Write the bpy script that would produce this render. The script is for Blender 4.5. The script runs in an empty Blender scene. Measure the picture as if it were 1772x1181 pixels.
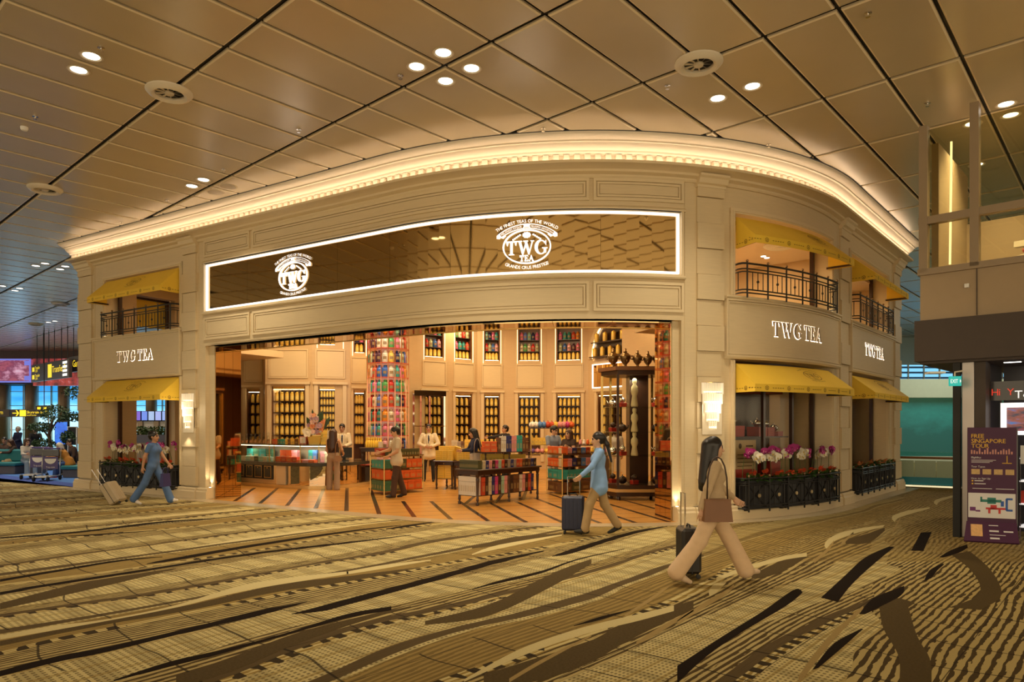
import bpy, bmesh, math, random
import numpy as np
from mathutils import Vector, Matrix
random.seed(7)
R = math.radians
sc = bpy.context.scene
COL = sc.collection

# ------------------------------------------------------------------ camera, world, exposure
FPX, HOR, CH = 1203.0, 738.6, 1.75            # focal length in px, horizon row, eye height
cam_d = bpy.data.cameras.new('camera'); cam = bpy.data.objects.new('camera', cam_d); COL.objects.link(cam)
cam.location = (0, 0, CH); cam.rotation_euler = (R(90), 0, 0)
cam_d.sensor_width = 36; cam_d.lens = FPX/1772*36; cam_d.shift_y = (HOR-590.5)/1772
cam_d.clip_start = .1; cam_d.clip_end = 300
sc.camera = cam
sc.view_settings.view_transform = 'Standard'; sc.view_settings.look = 'None'
sc.view_settings.gamma = 1; sc.view_settings.use_curve_mapping = False
sc.view_settings.exposure = 0.14
try:
    sc.cycles.use_denoising = True; sc.cycles.use_adaptive_sampling = True; sc.cycles.adaptive_threshold = .025
    sc.cycles.max_bounces = 7; sc.cycles.diffuse_bounces = 3; sc.cycles.glossy_bounces = 4
    sc.cycles.transparent_max_bounces = 16; sc.cycles.transmission_bounces = 4
    sc.cycles.sample_clamp_indirect = 4.0; sc.cycles.caustics_reflective = False; sc.cycles.caustics_refractive = False
except Exception: pass
w = bpy.data.worlds.new('hall_ambient'); sc.world = w; w.use_nodes = True
w.node_tree.nodes['Background'].inputs[0].default_value = (1.0, .80, .515, 1)
w.node_tree.nodes['Background'].inputs[1].default_value = 1.9

# ------------------------------------------------------------------ lights of the place, and added fills
def light(kind, name, loc, energy, color, rot=(0,0,0), size=.2, spot=None, blend=.6, sizey=None):
    d = bpy.data.lights.new(name, kind); d.energy = energy; d.color = color
    o = bpy.data.objects.new(name, d); COL.objects.link(o); o.location = loc; o.rotation_euler = rot
    if kind == 'AREA':
        d.size = size
        if sizey: d.shape = 'RECTANGLE'; d.size_y = sizey
        else: d.shape = 'DISK'
    else: d.shadow_soft_size = size
    if spot: d.spot_size = R(spot); d.spot_blend = blend
    return o
HALL_W = 260
WARM = (1.0, .71, .36); WARM2 = (1.0, .83, .58)
# ceiling lights of the shop
for x, y, e in ((-6.5,20.6,120),(-3.2,17.6,110),(0.2,15.6,110),(-4.6,24.2,80),(-.5,20.5,130),(1.2,25.3,120),(2.6,19.2,100),(5.2,24.0,70),(-1.8,27.0,70)):
    light('AREA', 'shop_ceiling_light', (x,y,6.0), e, WARM, size=1.6)
# daylight of the lounge windows, added fills without fittings over lounge and right gallery
light('AREA', 'window_daylight', (-30,46.5,3.0), 180, (.55,.8,1.0), (R(-90),0,0), 24, sizey=4)
light('AREA', 'lounge_fill', (-20,28,6.7), 300, (1,.9,.75), (0,0,0), 9)
light('AREA', 'gallery_fill', (21,29,6.7), 420, (.85,1,.9), (0,0,0), 7)

# ------------------------------------------------------------------ measuring
def at(x, y, Z):
    return Vector(((x-886)/FPX*Z, Z, CH+(HOR-y)/FPX*Z))
def fl(x, y, z=0.0):
    Z = FPX*(z-CH)/(HOR-y); return Vector(((x-886)/FPX*Z, Z, z))

# ------------------------------------------------------------------ material helpers
class NT:
    def __init__(s, m):
        s.m = m; m.use_nodes = True; s.t = m.node_tree; s.n = s.t.nodes; s.l = s.t.links
        s.bsdf = s.n['Principled BSDF']
    def node(s, typ, **kw):
        n = s.n.new(typ)
        for k, v in kw.items(): setattr(n, k, v)
        return n
    def put(s, sock, v):
        if isinstance(v, bpy.types.NodeSocket): s.l.new(v, sock)
        elif v is not None: sock.default_value = v
    def math(s, op, a, b=None, c=None, clamp=False):
        n = s.node('ShaderNodeMath', operation=op); n.use_clamp = clamp
        s.put(n.inputs[0], a)
        if b is not None: s.put(n.inputs[1], b)
        if c is not None: s.put(n.inputs[2], c)
        return n.outputs[0]
    def mix(s, f, a, b):
        n = s.node('ShaderNodeMix', data_type='RGBA'); s.put(n.inputs[0], f)
        s.put(n.inputs[6], col4(a)); s.put(n.inputs[7], col4(b)); return n.outputs[2]
    def coord(s, which='Object'): return s.node('ShaderNodeTexCoord').outputs[which]
    def mapping(s, vec, loc=(0,0,0), rot=(0,0,0), scale=(1,1,1)):
        n = s.node('ShaderNodeMapping'); s.l.new(vec, n.inputs[0])
        n.inputs[1].default_value = loc; n.inputs[2].default_value = rot; n.inputs[3].default_value = scale
        return n.outputs[0]
    def sep(s, vec):
        n = s.node('ShaderNodeSeparateXYZ'); s.l.new(vec, n.inputs[0]); return n.outputs
    def noise(s, vec, scale=5, detail=3, rough=.5, out=0):
        n = s.node('ShaderNodeTexNoise'); s.l.new(vec, n.inputs['Vector'])
        n.inputs['Scale'].default_value = scale; n.inputs['Detail'].default_value = detail
        n.inputs['Roughness'].default_value = rough; return n.outputs[out]
    def bump(s, h, strength=.2, dist=.01):
        n = s.node('ShaderNodeBump'); n.inputs['Strength'].default_value = strength
        n.inputs['Distance'].default_value = dist; s.l.new(h, n.inputs['Height'])
        s.l.new(n.outputs[0], s.bsdf.inputs['Normal'])
    def base(s, c): s.put(s.bsdf.inputs['Base Color'], col4(c))
    def set(s, **kw):
        for k, v in kw.items(): s.put(s.bsdf.inputs[k.replace('_', ' ')], v)
def col4(c):
    if isinstance(c, (tuple, list)) and len(c) == 3: return (c[0], c[1], c[2], 1)
    return c
def S(r, g, b):                                   # 8-bit display colour -> linear
    f = lambda v: ((v/255+.055)/1.055)**2.4 if v > 10 else v/255/12.92
    return (f(r), f(g), f(b))
MATS = {}
def M(name, color=None, rough=.5, metal=0.0, var=.12, scale=6.0, bump=0.0, emit=None, es=1.0, spec=.5, coat=0):
    if name in MATS: return MATS[name]
    m = bpy.data.materials.new(name); t = NT(m)
    co = t.coord('Object')
    if var > 0:
        nz = t.noise(co, scale, 3)
        d = tuple(max(0, c*(1-var)) for c in color); l = tuple(min(1, c*(1+var)) for c in color)
        c = t.mix(nz, d, l); t.base(c)
        if bump: t.bump(t.noise(co, scale*6, 2), bump, .01)
    else: t.base(color)
    t.set(Roughness=rough, Metallic=metal); t.bsdf.inputs['Specular IOR Level'].default_value = spec
    if coat: t.bsdf.inputs['Coat Weight'].default_value = coat
    if emit: t.set(Emission_Color=col4(emit), Emission_Strength=es)
    MATS[name] = m; return m
def glass(name, tint=(.95,.97,.95), refl=.10, rough=.02):
    if name in MATS: return MATS[name]
    m = bpy.data.materials.new(name); t = NT(m); t.n.remove(t.bsdf)
    tr = t.node('ShaderNodeBsdfTransparent'); tr.inputs[0].default_value = col4(tint)
    gl = t.node('ShaderNodeBsdfGlossy'); gl.inputs['Roughness'].default_value = rough
    fr = t.node('ShaderNodeLayerWeight'); fr.inputs[0].default_value = .5
    f = t.math('MULTIPLY_ADD', t.math('POWER', fr.outputs['Facing'], 5.0), .30, .002+refl*.06, clamp=True)
    mx = t.node('ShaderNodeMixShader'); t.l.new(f, mx.inputs[0]); t.l.new(tr.outputs[0], mx.inputs[1]); t.l.new(gl.outputs[0], mx.inputs[2])
    t.l.new(mx.outputs[0], t.n['Material Output'].inputs[0]); MATS[name] = m; return m

# ------------------------------------------------------------------ mesh builder
class MB:
    def __init__(s): s.v = []; s.f = []; s.mi = []; s.cur = 0
    def add(s, vs, fs):
        o = len(s.v); s.v += [tuple(p) for p in vs]; s.f += [tuple(i+o for i in f) for f in fs]; s.mi += [s.cur]*len(fs); return s
    def mat(s, i): s.cur = i; return s
    def box(s, x0, x1, y0, y1, z0, z1):
        v = [(x,y,z) for z in (z0,z1) for y in (y0,y1) for x in (x0,x1)]
        return s.add(v, [(0,2,3,1),(4,5,7,6),(0,1,5,4),(2,6,7,3),(0,4,6,2),(1,3,7,5)])
    def cbox(s, c, size): return s.box(*[q for i in range(3) for q in (c[i]-size[i]/2, c[i]+size[i]/2)])
    def chbox(s, x0, x1, y0, y1, z0, z1, b=.01):      # box with chamfered edges
        bm = bmesh.new(); bmesh.ops.create_cube(bm, size=1)
        for v in bm.verts: v.co = Vector(((x0+x1)/2+v.co.x*(x1-x0), (y0+y1)/2+v.co.y*(y1-y0), (z0+z1)/2+v.co.z*(z1-z0)))
        bmesh.ops.bevel(bm, geom=list(bm.edges), offset=b, segments=1, affect='EDGES')
        bm.verts.index_update(); s.add([v.co[:] for v in bm.verts], [[v.index for v in f.verts] for f in bm.faces]); bm.free(); return s
    def frame(s, p, q, rx, rz):                       # bar with rectangular section from p to q
        p, q = Vector(p), Vector(q); d = (q-p).normalized(); up = Vector((0,0,1))
        if abs(d.z) > .95: up = Vector((0,1,0))
        a = d.cross(up).normalized(); b = a.cross(d)
        vs = [c+a*i*rx+b*j*rz for c in (p,q) for i,j in ((-1,-1),(1,-1),(1,1),(-1,1))]
        return s.add(vs, [(3,2,1,0),(4,5,6,7),(0,1,5,4),(1,2,6,5),(2,3,7,6),(3,0,4,7)])
    def tube(s, pts, r, n=8, cap=True, closed=False):
        pts = [Vector(p) for p in pts]; k = len(pts); rs = r if isinstance(r, (list,tuple)) else [r]*k; o = len(s.v); ref = None
        vs = []
        for i, p in enumerate(pts):
            a = pts[(i-1) % k] if (closed or i > 0) else p; b = pts[(i+1) % k] if (closed or i < k-1) else p
            d = (b-a); d = d.normalized() if d.length > 1e-9 else Vector((0,0,1))
            if ref is None: ref = Vector((0,0,1)) if abs(d.z) < .9 else Vector((1,0,0))
            u = d.cross(ref); u = u.normalized() if u.length > 1e-6 else d.orthogonal().normalized(); w_ = u.cross(d); ref = w_
            vs += [p+(u*math.cos(2*math.pi*j/n)+w_*math.sin(2*math.pi*j/n))*rs[i] for j in range(n)]
        fs = []
        for i in range(k if closed else k-1):
            for j in range(n):
                a = i*n+j; b = i*n+(j+1) % n; c = ((i+1) % k)*n+(j+1) % n; d = ((i+1) % k)*n+j; fs.append((a,b,c,d))
        if cap and not closed: fs += [tuple(range(n))[::-1], tuple(range((k-1)*n, k*n))]
        return s.add(vs, fs)
    def lathe(s, prof, c=(0,0,0), n=12, sx=1, sy=1, cap=True):   # prof [(r,z)]
        vs = []; fs = []; k = len(prof)
        for r, z in prof: vs += [(c[0]+r*sx*math.cos(2*math.pi*j/n), c[1]+r*sy*math.sin(2*math.pi*j/n), c[2]+z) for j in range(n)]
        for i in range(k-1):
            for j in range(n): fs.append((i*n+j, i*n+(j+1) % n, (i+1)*n+(j+1) % n, (i+1)*n+j))
        if cap: fs += [tuple(range(n))[::-1], tuple(range((k-1)*n, k*n))]
        return s.add(vs, fs)
    def prism(s, poly, z0, z1):                        # poly in xy, counter-clockwise
        n = len(poly); vs = [(x,y,z0) for x,y in poly]+[(x,y,z1) for x,y in poly]
        return s.add(vs, [tuple(range(n))[::-1], tuple(range(n,2*n))]+[(i,(i+1) % n,n+(i+1) % n,n+i) for i in range(n)])
    def ball(s, c, r, n=8, m=6, sz=1): return s.lathe([(max(1e-4,r*math.sin(math.pi*i/m)), -r*sz*math.cos(math.pi*i/m)) for i in range(m+1)], c, n)
    # --- facade coordinates: t along the curved front, n towards the hall, z up
    def fbox(s, t0, t1, n0, n1, z0, z1):
        ts = fsteps(t0, t1); vs = []
        for t in ts: vs += [fp(t,n0,z0), fp(t,n1,z0), fp(t,n1,z1), fp(t,n0,z1)]
        k = len(ts); fs = [(0,1,2,3), tuple((k-1)*4+i for i in (3,2,1,0))]
        for i in range(k-1):
            for j in range(4): fs.append((i*4+j, (i+1)*4+j, (i+1)*4+(j+1) % 4, i*4+(j+1) % 4))
        return s.add(vs, fs)
    def fsweep(s, prof, t0, t1):                       # closed profile [(n,z)]
        ts = fsteps(t0, t1); m = len(prof); vs = [fp(t,n,z) for t in ts for n,z in prof]; k = len(ts)
        fs = [tuple(range(m)), tuple(range((k-1)*m, k*m))[::-1]]
        for i in range(k-1):
            for j in range(m): fs.append((i*m+j, (i+1)*m+j, (i+1)*m+(j+1) % m, i*m+(j+1) % m))
        return s.add(vs, fs)
    def fborder(s, t0, t1, z0, z1, wd, n0, n1):         # rectangular moulding ring
        s.fbox(t0,t1,n0,n1,z0,z0+wd); s.fbox(t0,t1,n0,n1,z1-wd,z1); s.fbox(t0,t0+wd,n0,n1,z0+wd,z1-wd); s.fbox(t1-wd,t1,n0,n1,z0+wd,z1-wd); return s
    def mesh(s, name, mats, smooth=False):
        me = bpy.data.meshes.new(name); me.from_pydata(s.v, [], s.f)
        mats = mats if isinstance(mats, (list,tuple)) else [mats]
        for m in mats: me.materials.append(m)
        if len(mats) > 1: me.polygons.foreach_set('material_index', s.mi)
        bm = bmesh.new(); bm.from_mesh(me); bmesh.ops.recalc_face_normals(bm, faces=bm.faces); bm.to_mesh(me); bm.free()
        if smooth: me.shade_smooth() if smooth is True else smooth_by_angle(me, smooth)
        me.update(); return me
    def build(s, name, mats, parent=None, smooth=False, loc=(0,0,0), rot=(0,0,0)):
        return inst(name, s.mesh(name, mats, smooth), loc, rot, parent)
def smooth_by_angle(me, ang):
    me.shade_smooth()
    try: me.set_sharp_from_angle(angle=R(ang))
    except Exception: pass
def inst(name, me, loc=(0,0,0), rot=(0,0,0), parent=None, scale=None):
    o = bpy.data.objects.new(name, me); COL.objects.link(o); o.location = loc; o.rotation_euler = rot
    if scale: o.scale = scale
    if parent: o.parent = parent
    return o
def tag(o, label, cat, group=None, kind=None):
    o['label'] = label; o['category'] = cat
    if group: o['group'] = group
    if kind: o['kind'] = kind
    return o
def thing(name, label, cat, loc=(0,0,0), rz=0, group=None, parent=None):
    o = bpy.data.objects.new(name, None); COL.objects.link(o); o.empty_display_size = .1
    o.location = loc; o.rotation_euler = (0,0,rz); return tag(o, label, cat, group)
def struct(name, o=None, label=None):
    if o is None: o = bpy.data.objects.new(name, None); COL.objects.link(o); o.empty_display_size = .1
    o.name = name; o['kind'] = 'structure'
    if label: o['label'] = label
    return o

# ------------------------------------------------------------------ plan of the shop front: straight, arc, straight
A1, A2, CC, RR = R(-31.639), R(48.884), (1.496, 19.712), 7.252
LARC = RR*(A2-A1)
def fdir(t):
    a = A1 if t < 0 else A2 if t > LARC else A1+t/RR
    return a
def fp(t, n=0.0, z=0.0):
    a = fdir(t); ex = t if t < 0 else t-LARC if t > LARC else 0.0
    return Vector((CC[0]+math.sin(a)*(RR+n)+math.cos(a)*ex, CC[1]-math.cos(a)*(RR+n)+math.sin(a)*ex, z))
def fsteps(t0, t1):
    ts = [t0, t1]+[x for x in (0.0, LARC) if t0 < x < t1]
    lo, hi = max(t0, 0), min(t1, LARC)
    if hi-lo > .3:
        k = int((hi-lo)/.28)+1; ts += [lo+(hi-lo)*i/k for i in range(1, k)]
    return sorted(set(round(t, 5) for t in ts))
# ================================================================== materials of the building
def stone(name, c, rough=.55, line=.10):
    m = bpy.data.materials.new(name); t = NT(m); co = t.coord('Object')
    g = t.noise(t.mapping(co, scale=(1.1,1.1,14)), 3.2, 4, .6); b = t.noise(co, .7, 2)
    f = t.math('MULTIPLY_ADD', g, .7, t.math('MULTIPLY', b, .3))
    t.base(t.mix(f, tuple(x*(1-line*1.6) for x in c), tuple(min(1,x*(1+line)) for x in c)))
    t.set(Roughness=rough); t.bump(g, .05, .004); MATS[name] = m; return m
STONE = stone('pale_limestone', (.70,.56,.345))
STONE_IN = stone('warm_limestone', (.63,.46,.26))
MOULD = stone('limestone_moulding', (.73,.59,.37), .5, .05)
CORN = stone('cornice_plaster', (.80,.70,.55), .6, .03)
DARKW = M('dark_walnut', (.045,.018,.009), .28, var=.35, scale=9)
BLACKM = M('black_wrought_iron', (.018,.016,.015), .38, .4, var=.2)
BRASS = M('brushed_brass', (.55,.36,.12), .26, 1.0, var=.1)
GOLDM = M('bronze_mirror', (.62,.42,.20), .03, 1.0, var=.04, scale=1.5)
MIRROR = M('counter_mirror', (.72,.58,.40), .03, 1.0, var=.03, scale=1.2)
BLACK = M('matt_black', (.012,.011,.010), .6, var=.2)
WHITE = M('white_paint', (.8,.78,.74), .5, var=.04)
LEDW = M('warm_led', (1,.8,.5), .5, var=0, emit=(1,.70,.36), es=11)
LETTER = M('backlit_letter_white', (1,1,1), .5, var=0, emit=(1,.94,.92), es=1.05)
TUBE = M('sign_light_tube', (1,1,1), .5, var=0, emit=(1,.95,.94), es=1.35)

# ================================================================== floors
def carpet_material():
    m = bpy.data.materials.new('patterned_carpet'); t = NT(m); co = t.coord('Object')
    uv = t.mapping(co, rot=(0,0,R(-48.0))); U, V, _ = t.sep(uv)
    X, Y, _z = t.sep(co)
    warp = t.noise(t.mapping(uv, scale=(.10,.35,1)), 1.0, 2)
    V2 = t.math('ADD', V, t.math('MULTIPLY', t.math('SUBTRACT', warp, .5), 1.5))
    fine = t.noise(co, 90, 2); grain = t.noise(t.mapping(uv, scale=(1.2,16,1)), 3.0, 3)
    frac = lambda a, p: t.math('FRACT', t.math('DIVIDE', a, p))
    gt = lambda a, b: t.math('GREATER_THAN', a, b)
    CR, OC, BR, DK = (.63,.52,.24), (.33,.225,.062), (.088,.057,.019), (.016,.010,.007)
    big = t.noise(t.mapping(uv, scale=(.22,.6,1)), 1.0, 2)
    # weave: cream with small brown checks, in shifting blocks
    ck = t.math('MULTIPLY', gt(frac(U,.052),.50), gt(frac(V2,.040),.48))
    weave = t.mix(t.math('MULTIPLY', ck, .72), CR, BR)
    block = gt(t.math('ADD', frac(U,.36), t.math('MULTIPLY', t.math('SUBTRACT', big, .5), 1.2)), .55); weave = t.mix(t.math('MULTIPLY', block, .28), weave, BR)
    weave = t.mix(t.math('MULTIPLY', gt(frac(V2,.21), .86), .6), weave, OC)
    # stripes along the run
    jag = t.noise(t.mapping(uv, scale=(2.2,11,1)), 2.0, 3)
    st = gt(t.math('ADD', frac(V2,.060), t.math('MULTIPLY', t.math('SUBTRACT', grain, .5), 1.4)), .50)
    stripes = t.mix(st, t.mix(big, CR, OC), BR)
    ld = gt(t.math('ADD', frac(U,.17), t.math('MULTIPLY', t.math('SUBTRACT', t.noise(uv, 4, 2), .5), 1.3)), .52)
    ladder = t.mix(t.math('MULTIPLY', ld, gt(t.noise(t.mapping(uv, scale=(.5,2,1)), 1.2, 1), .45)), t.mix(st, CR, OC), (.045,.03,.013))
    solid = t.mix(grain, (.075,.05,.02), (.14,.095,.038))
    och = t.mix(t.math('MULTIPLY', st, .55), t.mix(grain, OC, (.36,.25,.085)), BR)
    P = 2.9
    b = frac(t.math('ADD', V2, t.math('MULTIPLY_ADD', t.math('SUBTRACT', big, .5), .9, .4)), P)
    def lay(prev, nxt, lo, hi):
        k = t.math('MULTIPLY', gt(b, lo), t.math('LESS_THAN', b, hi)); return t.mix(k, prev, nxt)
    c = weave
    c = lay(c, stripes, .16, .34); c = lay(c, ladder, .34, .385); c = lay(c, och, .385, .56)
    c = lay(c, solid, .58, .625); c = lay(c, weave, .625, .78); c = lay(c, ladder, .78, .81); c = lay(c, solid, .81,.85); c = lay(c, stripes, .85, .95)
    # right-hand area: broken broad stripes on the same run
    ts_ = gt(t.math('ADD', frac(t.math('ADD', V, t.math('MULTIPLY_ADD', big, .45, t.math('MULTIPLY', jag, .03))), .066), t.math('MULTIPLY', t.math('SUBTRACT', jag, .5), .9)), .56)
    tiger = t.mix(ts_, t.mix(big, OC, CR), (.072,.047,.017))
    side = t.math('SUBTRACT', X, t.math('MULTIPLY_ADD', Y, .58, -.40))
    side = t.math('ADD', side, t.math('MULTIPLY', t.math('SUBTRACT', t.noise(t.mapping(uv, scale=(.4,1.2,1)), 1.0, 1), .5), 1.1))
    c = t.mix(gt(side, 0), c, tiger)
    farr = t.math('MULTIPLY', gt(X, 2.6), gt(Y, 9.0)); c = t.mix(t.math('MULTIPLY', farr, .6), c, och)
    # tile seams
    wob = t.math('MULTIPLY', t.noise(uv, .7, 1), .6)
    seam = t.math('LESS_THAN', frac(t.math('ADD', U, wob), .62), .030)
    seam = t.math('MULTIPLY', seam, gt(t.noise(uv, .55, 1), .42))
    seam2 = t.math('LESS_THAN', frac(V, 1.0), .008)
    c = t.mix(t.math('MULTIPLY', t.math('MAXIMUM', seam, seam2), .8), c, DK)
    c = t.mix(t.math('MULTIPLY', fine, .25), c, t.mix(.5, c, DK))
    t.base(c); t.set(Roughness=.95); t.bsdf.inputs['Specular IOR Level'].default_value = .15
    t.bump(fine, .25, .004); return m
CARPET = carpet_material()
b = MB().box(-75, 45, -6, 62, -.12, 0)
floor = struct('floor', b.build('floor', CARPET), 'patterned brown and cream airport carpet')

# woven motifs of the carpet, a millimetre proud, laid where they run on the floor
C_DARK = M('carpet_dark_brown', (.013,.0075,.0045), .95, var=.3, scale=60, bump=.2, spec=.08)
C_BROWN = M('carpet_umber', (.088,.060,.024), .95, var=.35, scale=50, bump=.2, spec=.1)
C_CREAM = M('carpet_cream', (.60,.50,.25), .95, var=.12, scale=60, bump=.2, spec=.1)
C_OCHRE = M('carpet_ochre', (.33,.225,.07), .95, var=.2, scale=60, bump=.2)
def ribbon(name, mat, left, right, lift=.0015, c=None):
    o, k = c
    L = [fl(o[0]+x*k, o[1]+y*k) for x,y in left]; Rr = [fl(o[0]+x*k, o[1]+y*k) for x,y in right]
    def dens(p):
        out = []
        for i in range(len(p)-1):
            p0 = p[max(i-1,0)]; p1 = p[i]; p2 = p[i+1]; p3 = p[min(i+2,len(p)-1)]
            for s in (0,.25,.5,.75):
                out.append(.5*((2*p1)+(p2-p0)*s+(2*p0-5*p1+4*p2-p3)*s*s+(3*p1-p0-3*p2+p3)*s**3))
        return out+[p[-1]]
    L, Rr = dens(L), dens(Rr); n = len(L); mb = MB()
    vs = []
    for a, q in zip(L, Rr): vs += [(a.x,a.y,lift),(q.x,q.y,lift),(q.x,q.y,-.01),(a.x,a.y,-.01)]
    fs = [(0,1,2,3), tuple((n-1)*4+i for i in (3,2,1,0))]
    for i in range(n-1):
        for j in range(4): fs.append((i*4+j,(i+1)*4+j,(i+1)*4+(j+1)%4,i*4+(j+1)%4))
    mb.add(vs, fs); return mb.build(name, mat, floor)
K1, K2, K3 = ((0,830),.3386), ((600,830),.3386), ((1172,830),.3386)
def strip(name, mat, pts, w, cc, lift=.0015):           # centre line in crop px with half heights in px
    ws = w if isinstance(w, (list,tuple)) else [w]*len(pts)
    ribbon(name, mat, [(x,y-h) for (x,y),h in zip(pts,ws)], [(x,y+h) for (x,y),h in zip(pts,ws)], lift, cc)
D = 'carpet_dark_band'
strip(D, C_DARK, [(-60,1010),(300,918),(560,868),(1070,745),(1300,690),(1570,626)], [14,15,12,10,14,2], K1)
strip(D, C_DARK, [(580,1030),(870,945),(1140,880),(1450,795),(1772,700),(2000,660)], [3,13,9,5,10,10], K1)
strip(D, C_DARK, [(1490,690),(1650,660),(1772,628),(2270,495),(2500,430),(2780,366)], [1,14,15,12,11,2], K1)
strip(D, C_DARK, [(0,585),(250,540),(720,468),(1300,380),(1772,325),(2100,285)], [7,6,5,5,4,1], K1)
strip(D, C_DARK, [(0,518),(330,462),(620,415),(830,397)], [6,5,4,1], K1)
strip(D, C_DARK, [(750,432),(900,408),(1300,338),(1772,268),(2050,235)], [1,7,6,4,1], K1)
strip(D, C_DARK, [(0,300),(400,270),(800,222),(1100,200)], [3,4,4,1], K1)
strip(D, C_DARK, [(350,290),(500,283),(800,262)], [1,3,1], K1)
strip(D, C_DARK, [(1050,394),(1150,368),(1340,308),(1500,265),(1640,240)], [1,11,9,6,1], K2)
strip(D, C_DARK, [(640,562),(800,520),(1000,473),(1180,410),(1420,356)], [1,7,6,3,1], K2)
strip(D, C_DARK, [(200,256),(300,240),(480,213)], [1,5,1], K2)
strip(D, C_DARK, [(1160,750),(1300,710),(1450,668)], [1,8,1], K2)
ribbon(D, C_DARK, [(0,955),(240,798),(430,680),(590,568),(632,566)], [(0,1045),(150,905),(330,782),(560,645),(640,580)], c=K3)
ribbon(D, C_DARK, [(735,605),(860,490),(960,400),(1080,345)], [(820,628),(890,540),(985,450),(1110,345)], c=K3)
ribbon(D, C_DARK, [(1195,365),(1245,272)], [(1258,366),(1300,270)], c=K3)
ribbon(D, C_DARK, [(690,975),(800,840),(940,765)], [(720,965),(850,855),(950,765)], c=K3)
ribbon(D, C_DARK, [(930,690),(1000,610),(1160,545)], [(960,690),(1120,610),(1160,575)], c=K3)
ribbon(D, C_DARK, [(1260,522),(1290,465),(1350,433)], [(1300,505),(1330,465),(1365,435)], c=K3)
ribbon(D, C_DARK, [(1340,398),(1400,362),(1480,333)], [(1360,400),(1440,375),(1485,350)], c=K3)
B_ = 'carpet_umber_band'
ribbon(B_, C_BROWN, [(1030,640),(1052,760),(1130,900),(1135,1045)], [(1180,650),(1225,800),(1290,915),(1300,1045)], .001, K3)
ribbon(B_, C_BROWN, [(1030,642),(1110,606),(1215,632)], [(1040,700),(1120,690),(1180,655)], .0013, K3)
ribbon(B_, C_BROWN, [(1400,385),(1490,455),(1545,535),(1530,600),(1390,655)], [(1495,368),(1590,450),(1650,545),(1645,610),(1550,668)], .001, K3)
strip(B_, C_BROWN, [(400,735),(650,690),(800,640),(950,565),(1100,490),(1250,420)], [10,26,30,34,30,12], K2, .001)
strip(B_, C_BROWN, [(700,1040),(1000,965),(1250,880),(1450,770),(1772,640)], [40,60,55,50,22], K2, .0008)
strip(B_, C_BROWN, [(0,650),(400,555),(700,495),(900,455)], [16,22,12,2], K1, .001)
strip(B_, C_BROWN, [(900,1037),(1200,940),(1500,820),(1772,735),(2100,650)], [30,36,28,16,1], K1, .001)
strip(B_, C_BROWN, [(0,840),(500,740),(1000,650),(1400,560),(1772,510),(2150,450)], [12,10,14,18,14,1], K1, .0008)
strip(B_, C_BROWN, [(640,350),(860,310),(1100,282)], [4,16,6], K2, .001)
strip(B_, C_BROWN, [(380,500),(470,470),(580,425),(660,395)], [10,26,24,4], K3, .001)
strip(B_, C_BROWN, [(860,320),(980,300),(1060,255)], [10,24,8], K3, .001)
C_ = 'carpet_cream_band'
strip(C_, C_CREAM, [(600,1030),(870,895),(1100,810),(1300,752),(1500,705),(1672,660)], [6,19,19,18,17,14], K2, .002)
strip(C_, C_CREAM, [(0,480),(200,446),(430,414)], [7,9,2], K2, .002)
strip(C_, C_CREAM, [(640,385),(780,345),(1100,285)], [2,10,3], K2, .002)
strip(C_, C_CREAM, [(0,810),(250,765),(550,720),(900,650),(1300,545),(1780,478)], [10,12,4,6,16,7], K1, .002)
strip(C_, C_CREAM, [(0,240),(500,215),(1000,175),(1300,150)], [3,4,4,2], K1, .002)
strip(C_, C_CREAM, [(1000,345),(1300,300),(1772,240),(2000,215)], [1,6,3,1], K1, .002)
strip(C_, C_CREAM, [(200,512),(330,462),(450,428),(560,400),(662,386)], [10,11,11,10,9], K3, .002)
ribbon(C_, C_CREAM, [(752,342),(765,312),(830,275),(940,250),(1060,234)], [(762,356),(800,318),(870,290),(950,266),(1050,246)], .002, K3)
ribbon(C_, C_CREAM, [(1098,205),(1105,185),(1180,160),(1290,143)], [(1110,218),(1135,196),(1200,175),(1290,150)], .002, K3)
ribbon(C_, C_CREAM, [(1312,122),(1325,103),(1410,82)], [(1325,132),(1345,112),(1410,92)], .002, K3)
ribbon(C_, C_CREAM, [(160,575),(190,535),(250,527)], [(165,600),(200,580),(245,535)], .002, K3)
O_ = 'carpet_ochre_band'
strip(O_, C_OCHRE, [(0,735),(120,655),(240,585),(290,545)], [12,13,12,8], K3, .002)
strip(O_, C_OCHRE, [(620,1030),(700,920),(800,800),(950,655)], [22,26,22,8], K3, .002)
strip(O_, C_OCHRE, [(700,420),(770,360),(800,318)], [10,9,6], K3, .002)
strip(O_, C_OCHRE, [(840,330),(900,275)], [8,6], K3, .002)
strip(O_, C_OCHRE, [(1100,270),(1140,200)], [10,8], K3, .002)
strip(O_, C_OCHRE, [(830,1030),(1000,930),(1250,800)], [10,10,4], K2, .002)
strip(O_, C_OCHRE, [(1420,700),(1560,610),(1650,545)], [6,10,4], K2, .002)
strip(O_, C_OCHRE, [(1480,840),(1600,770),(1772,670)], [8,14,6], K2, .002)

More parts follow.
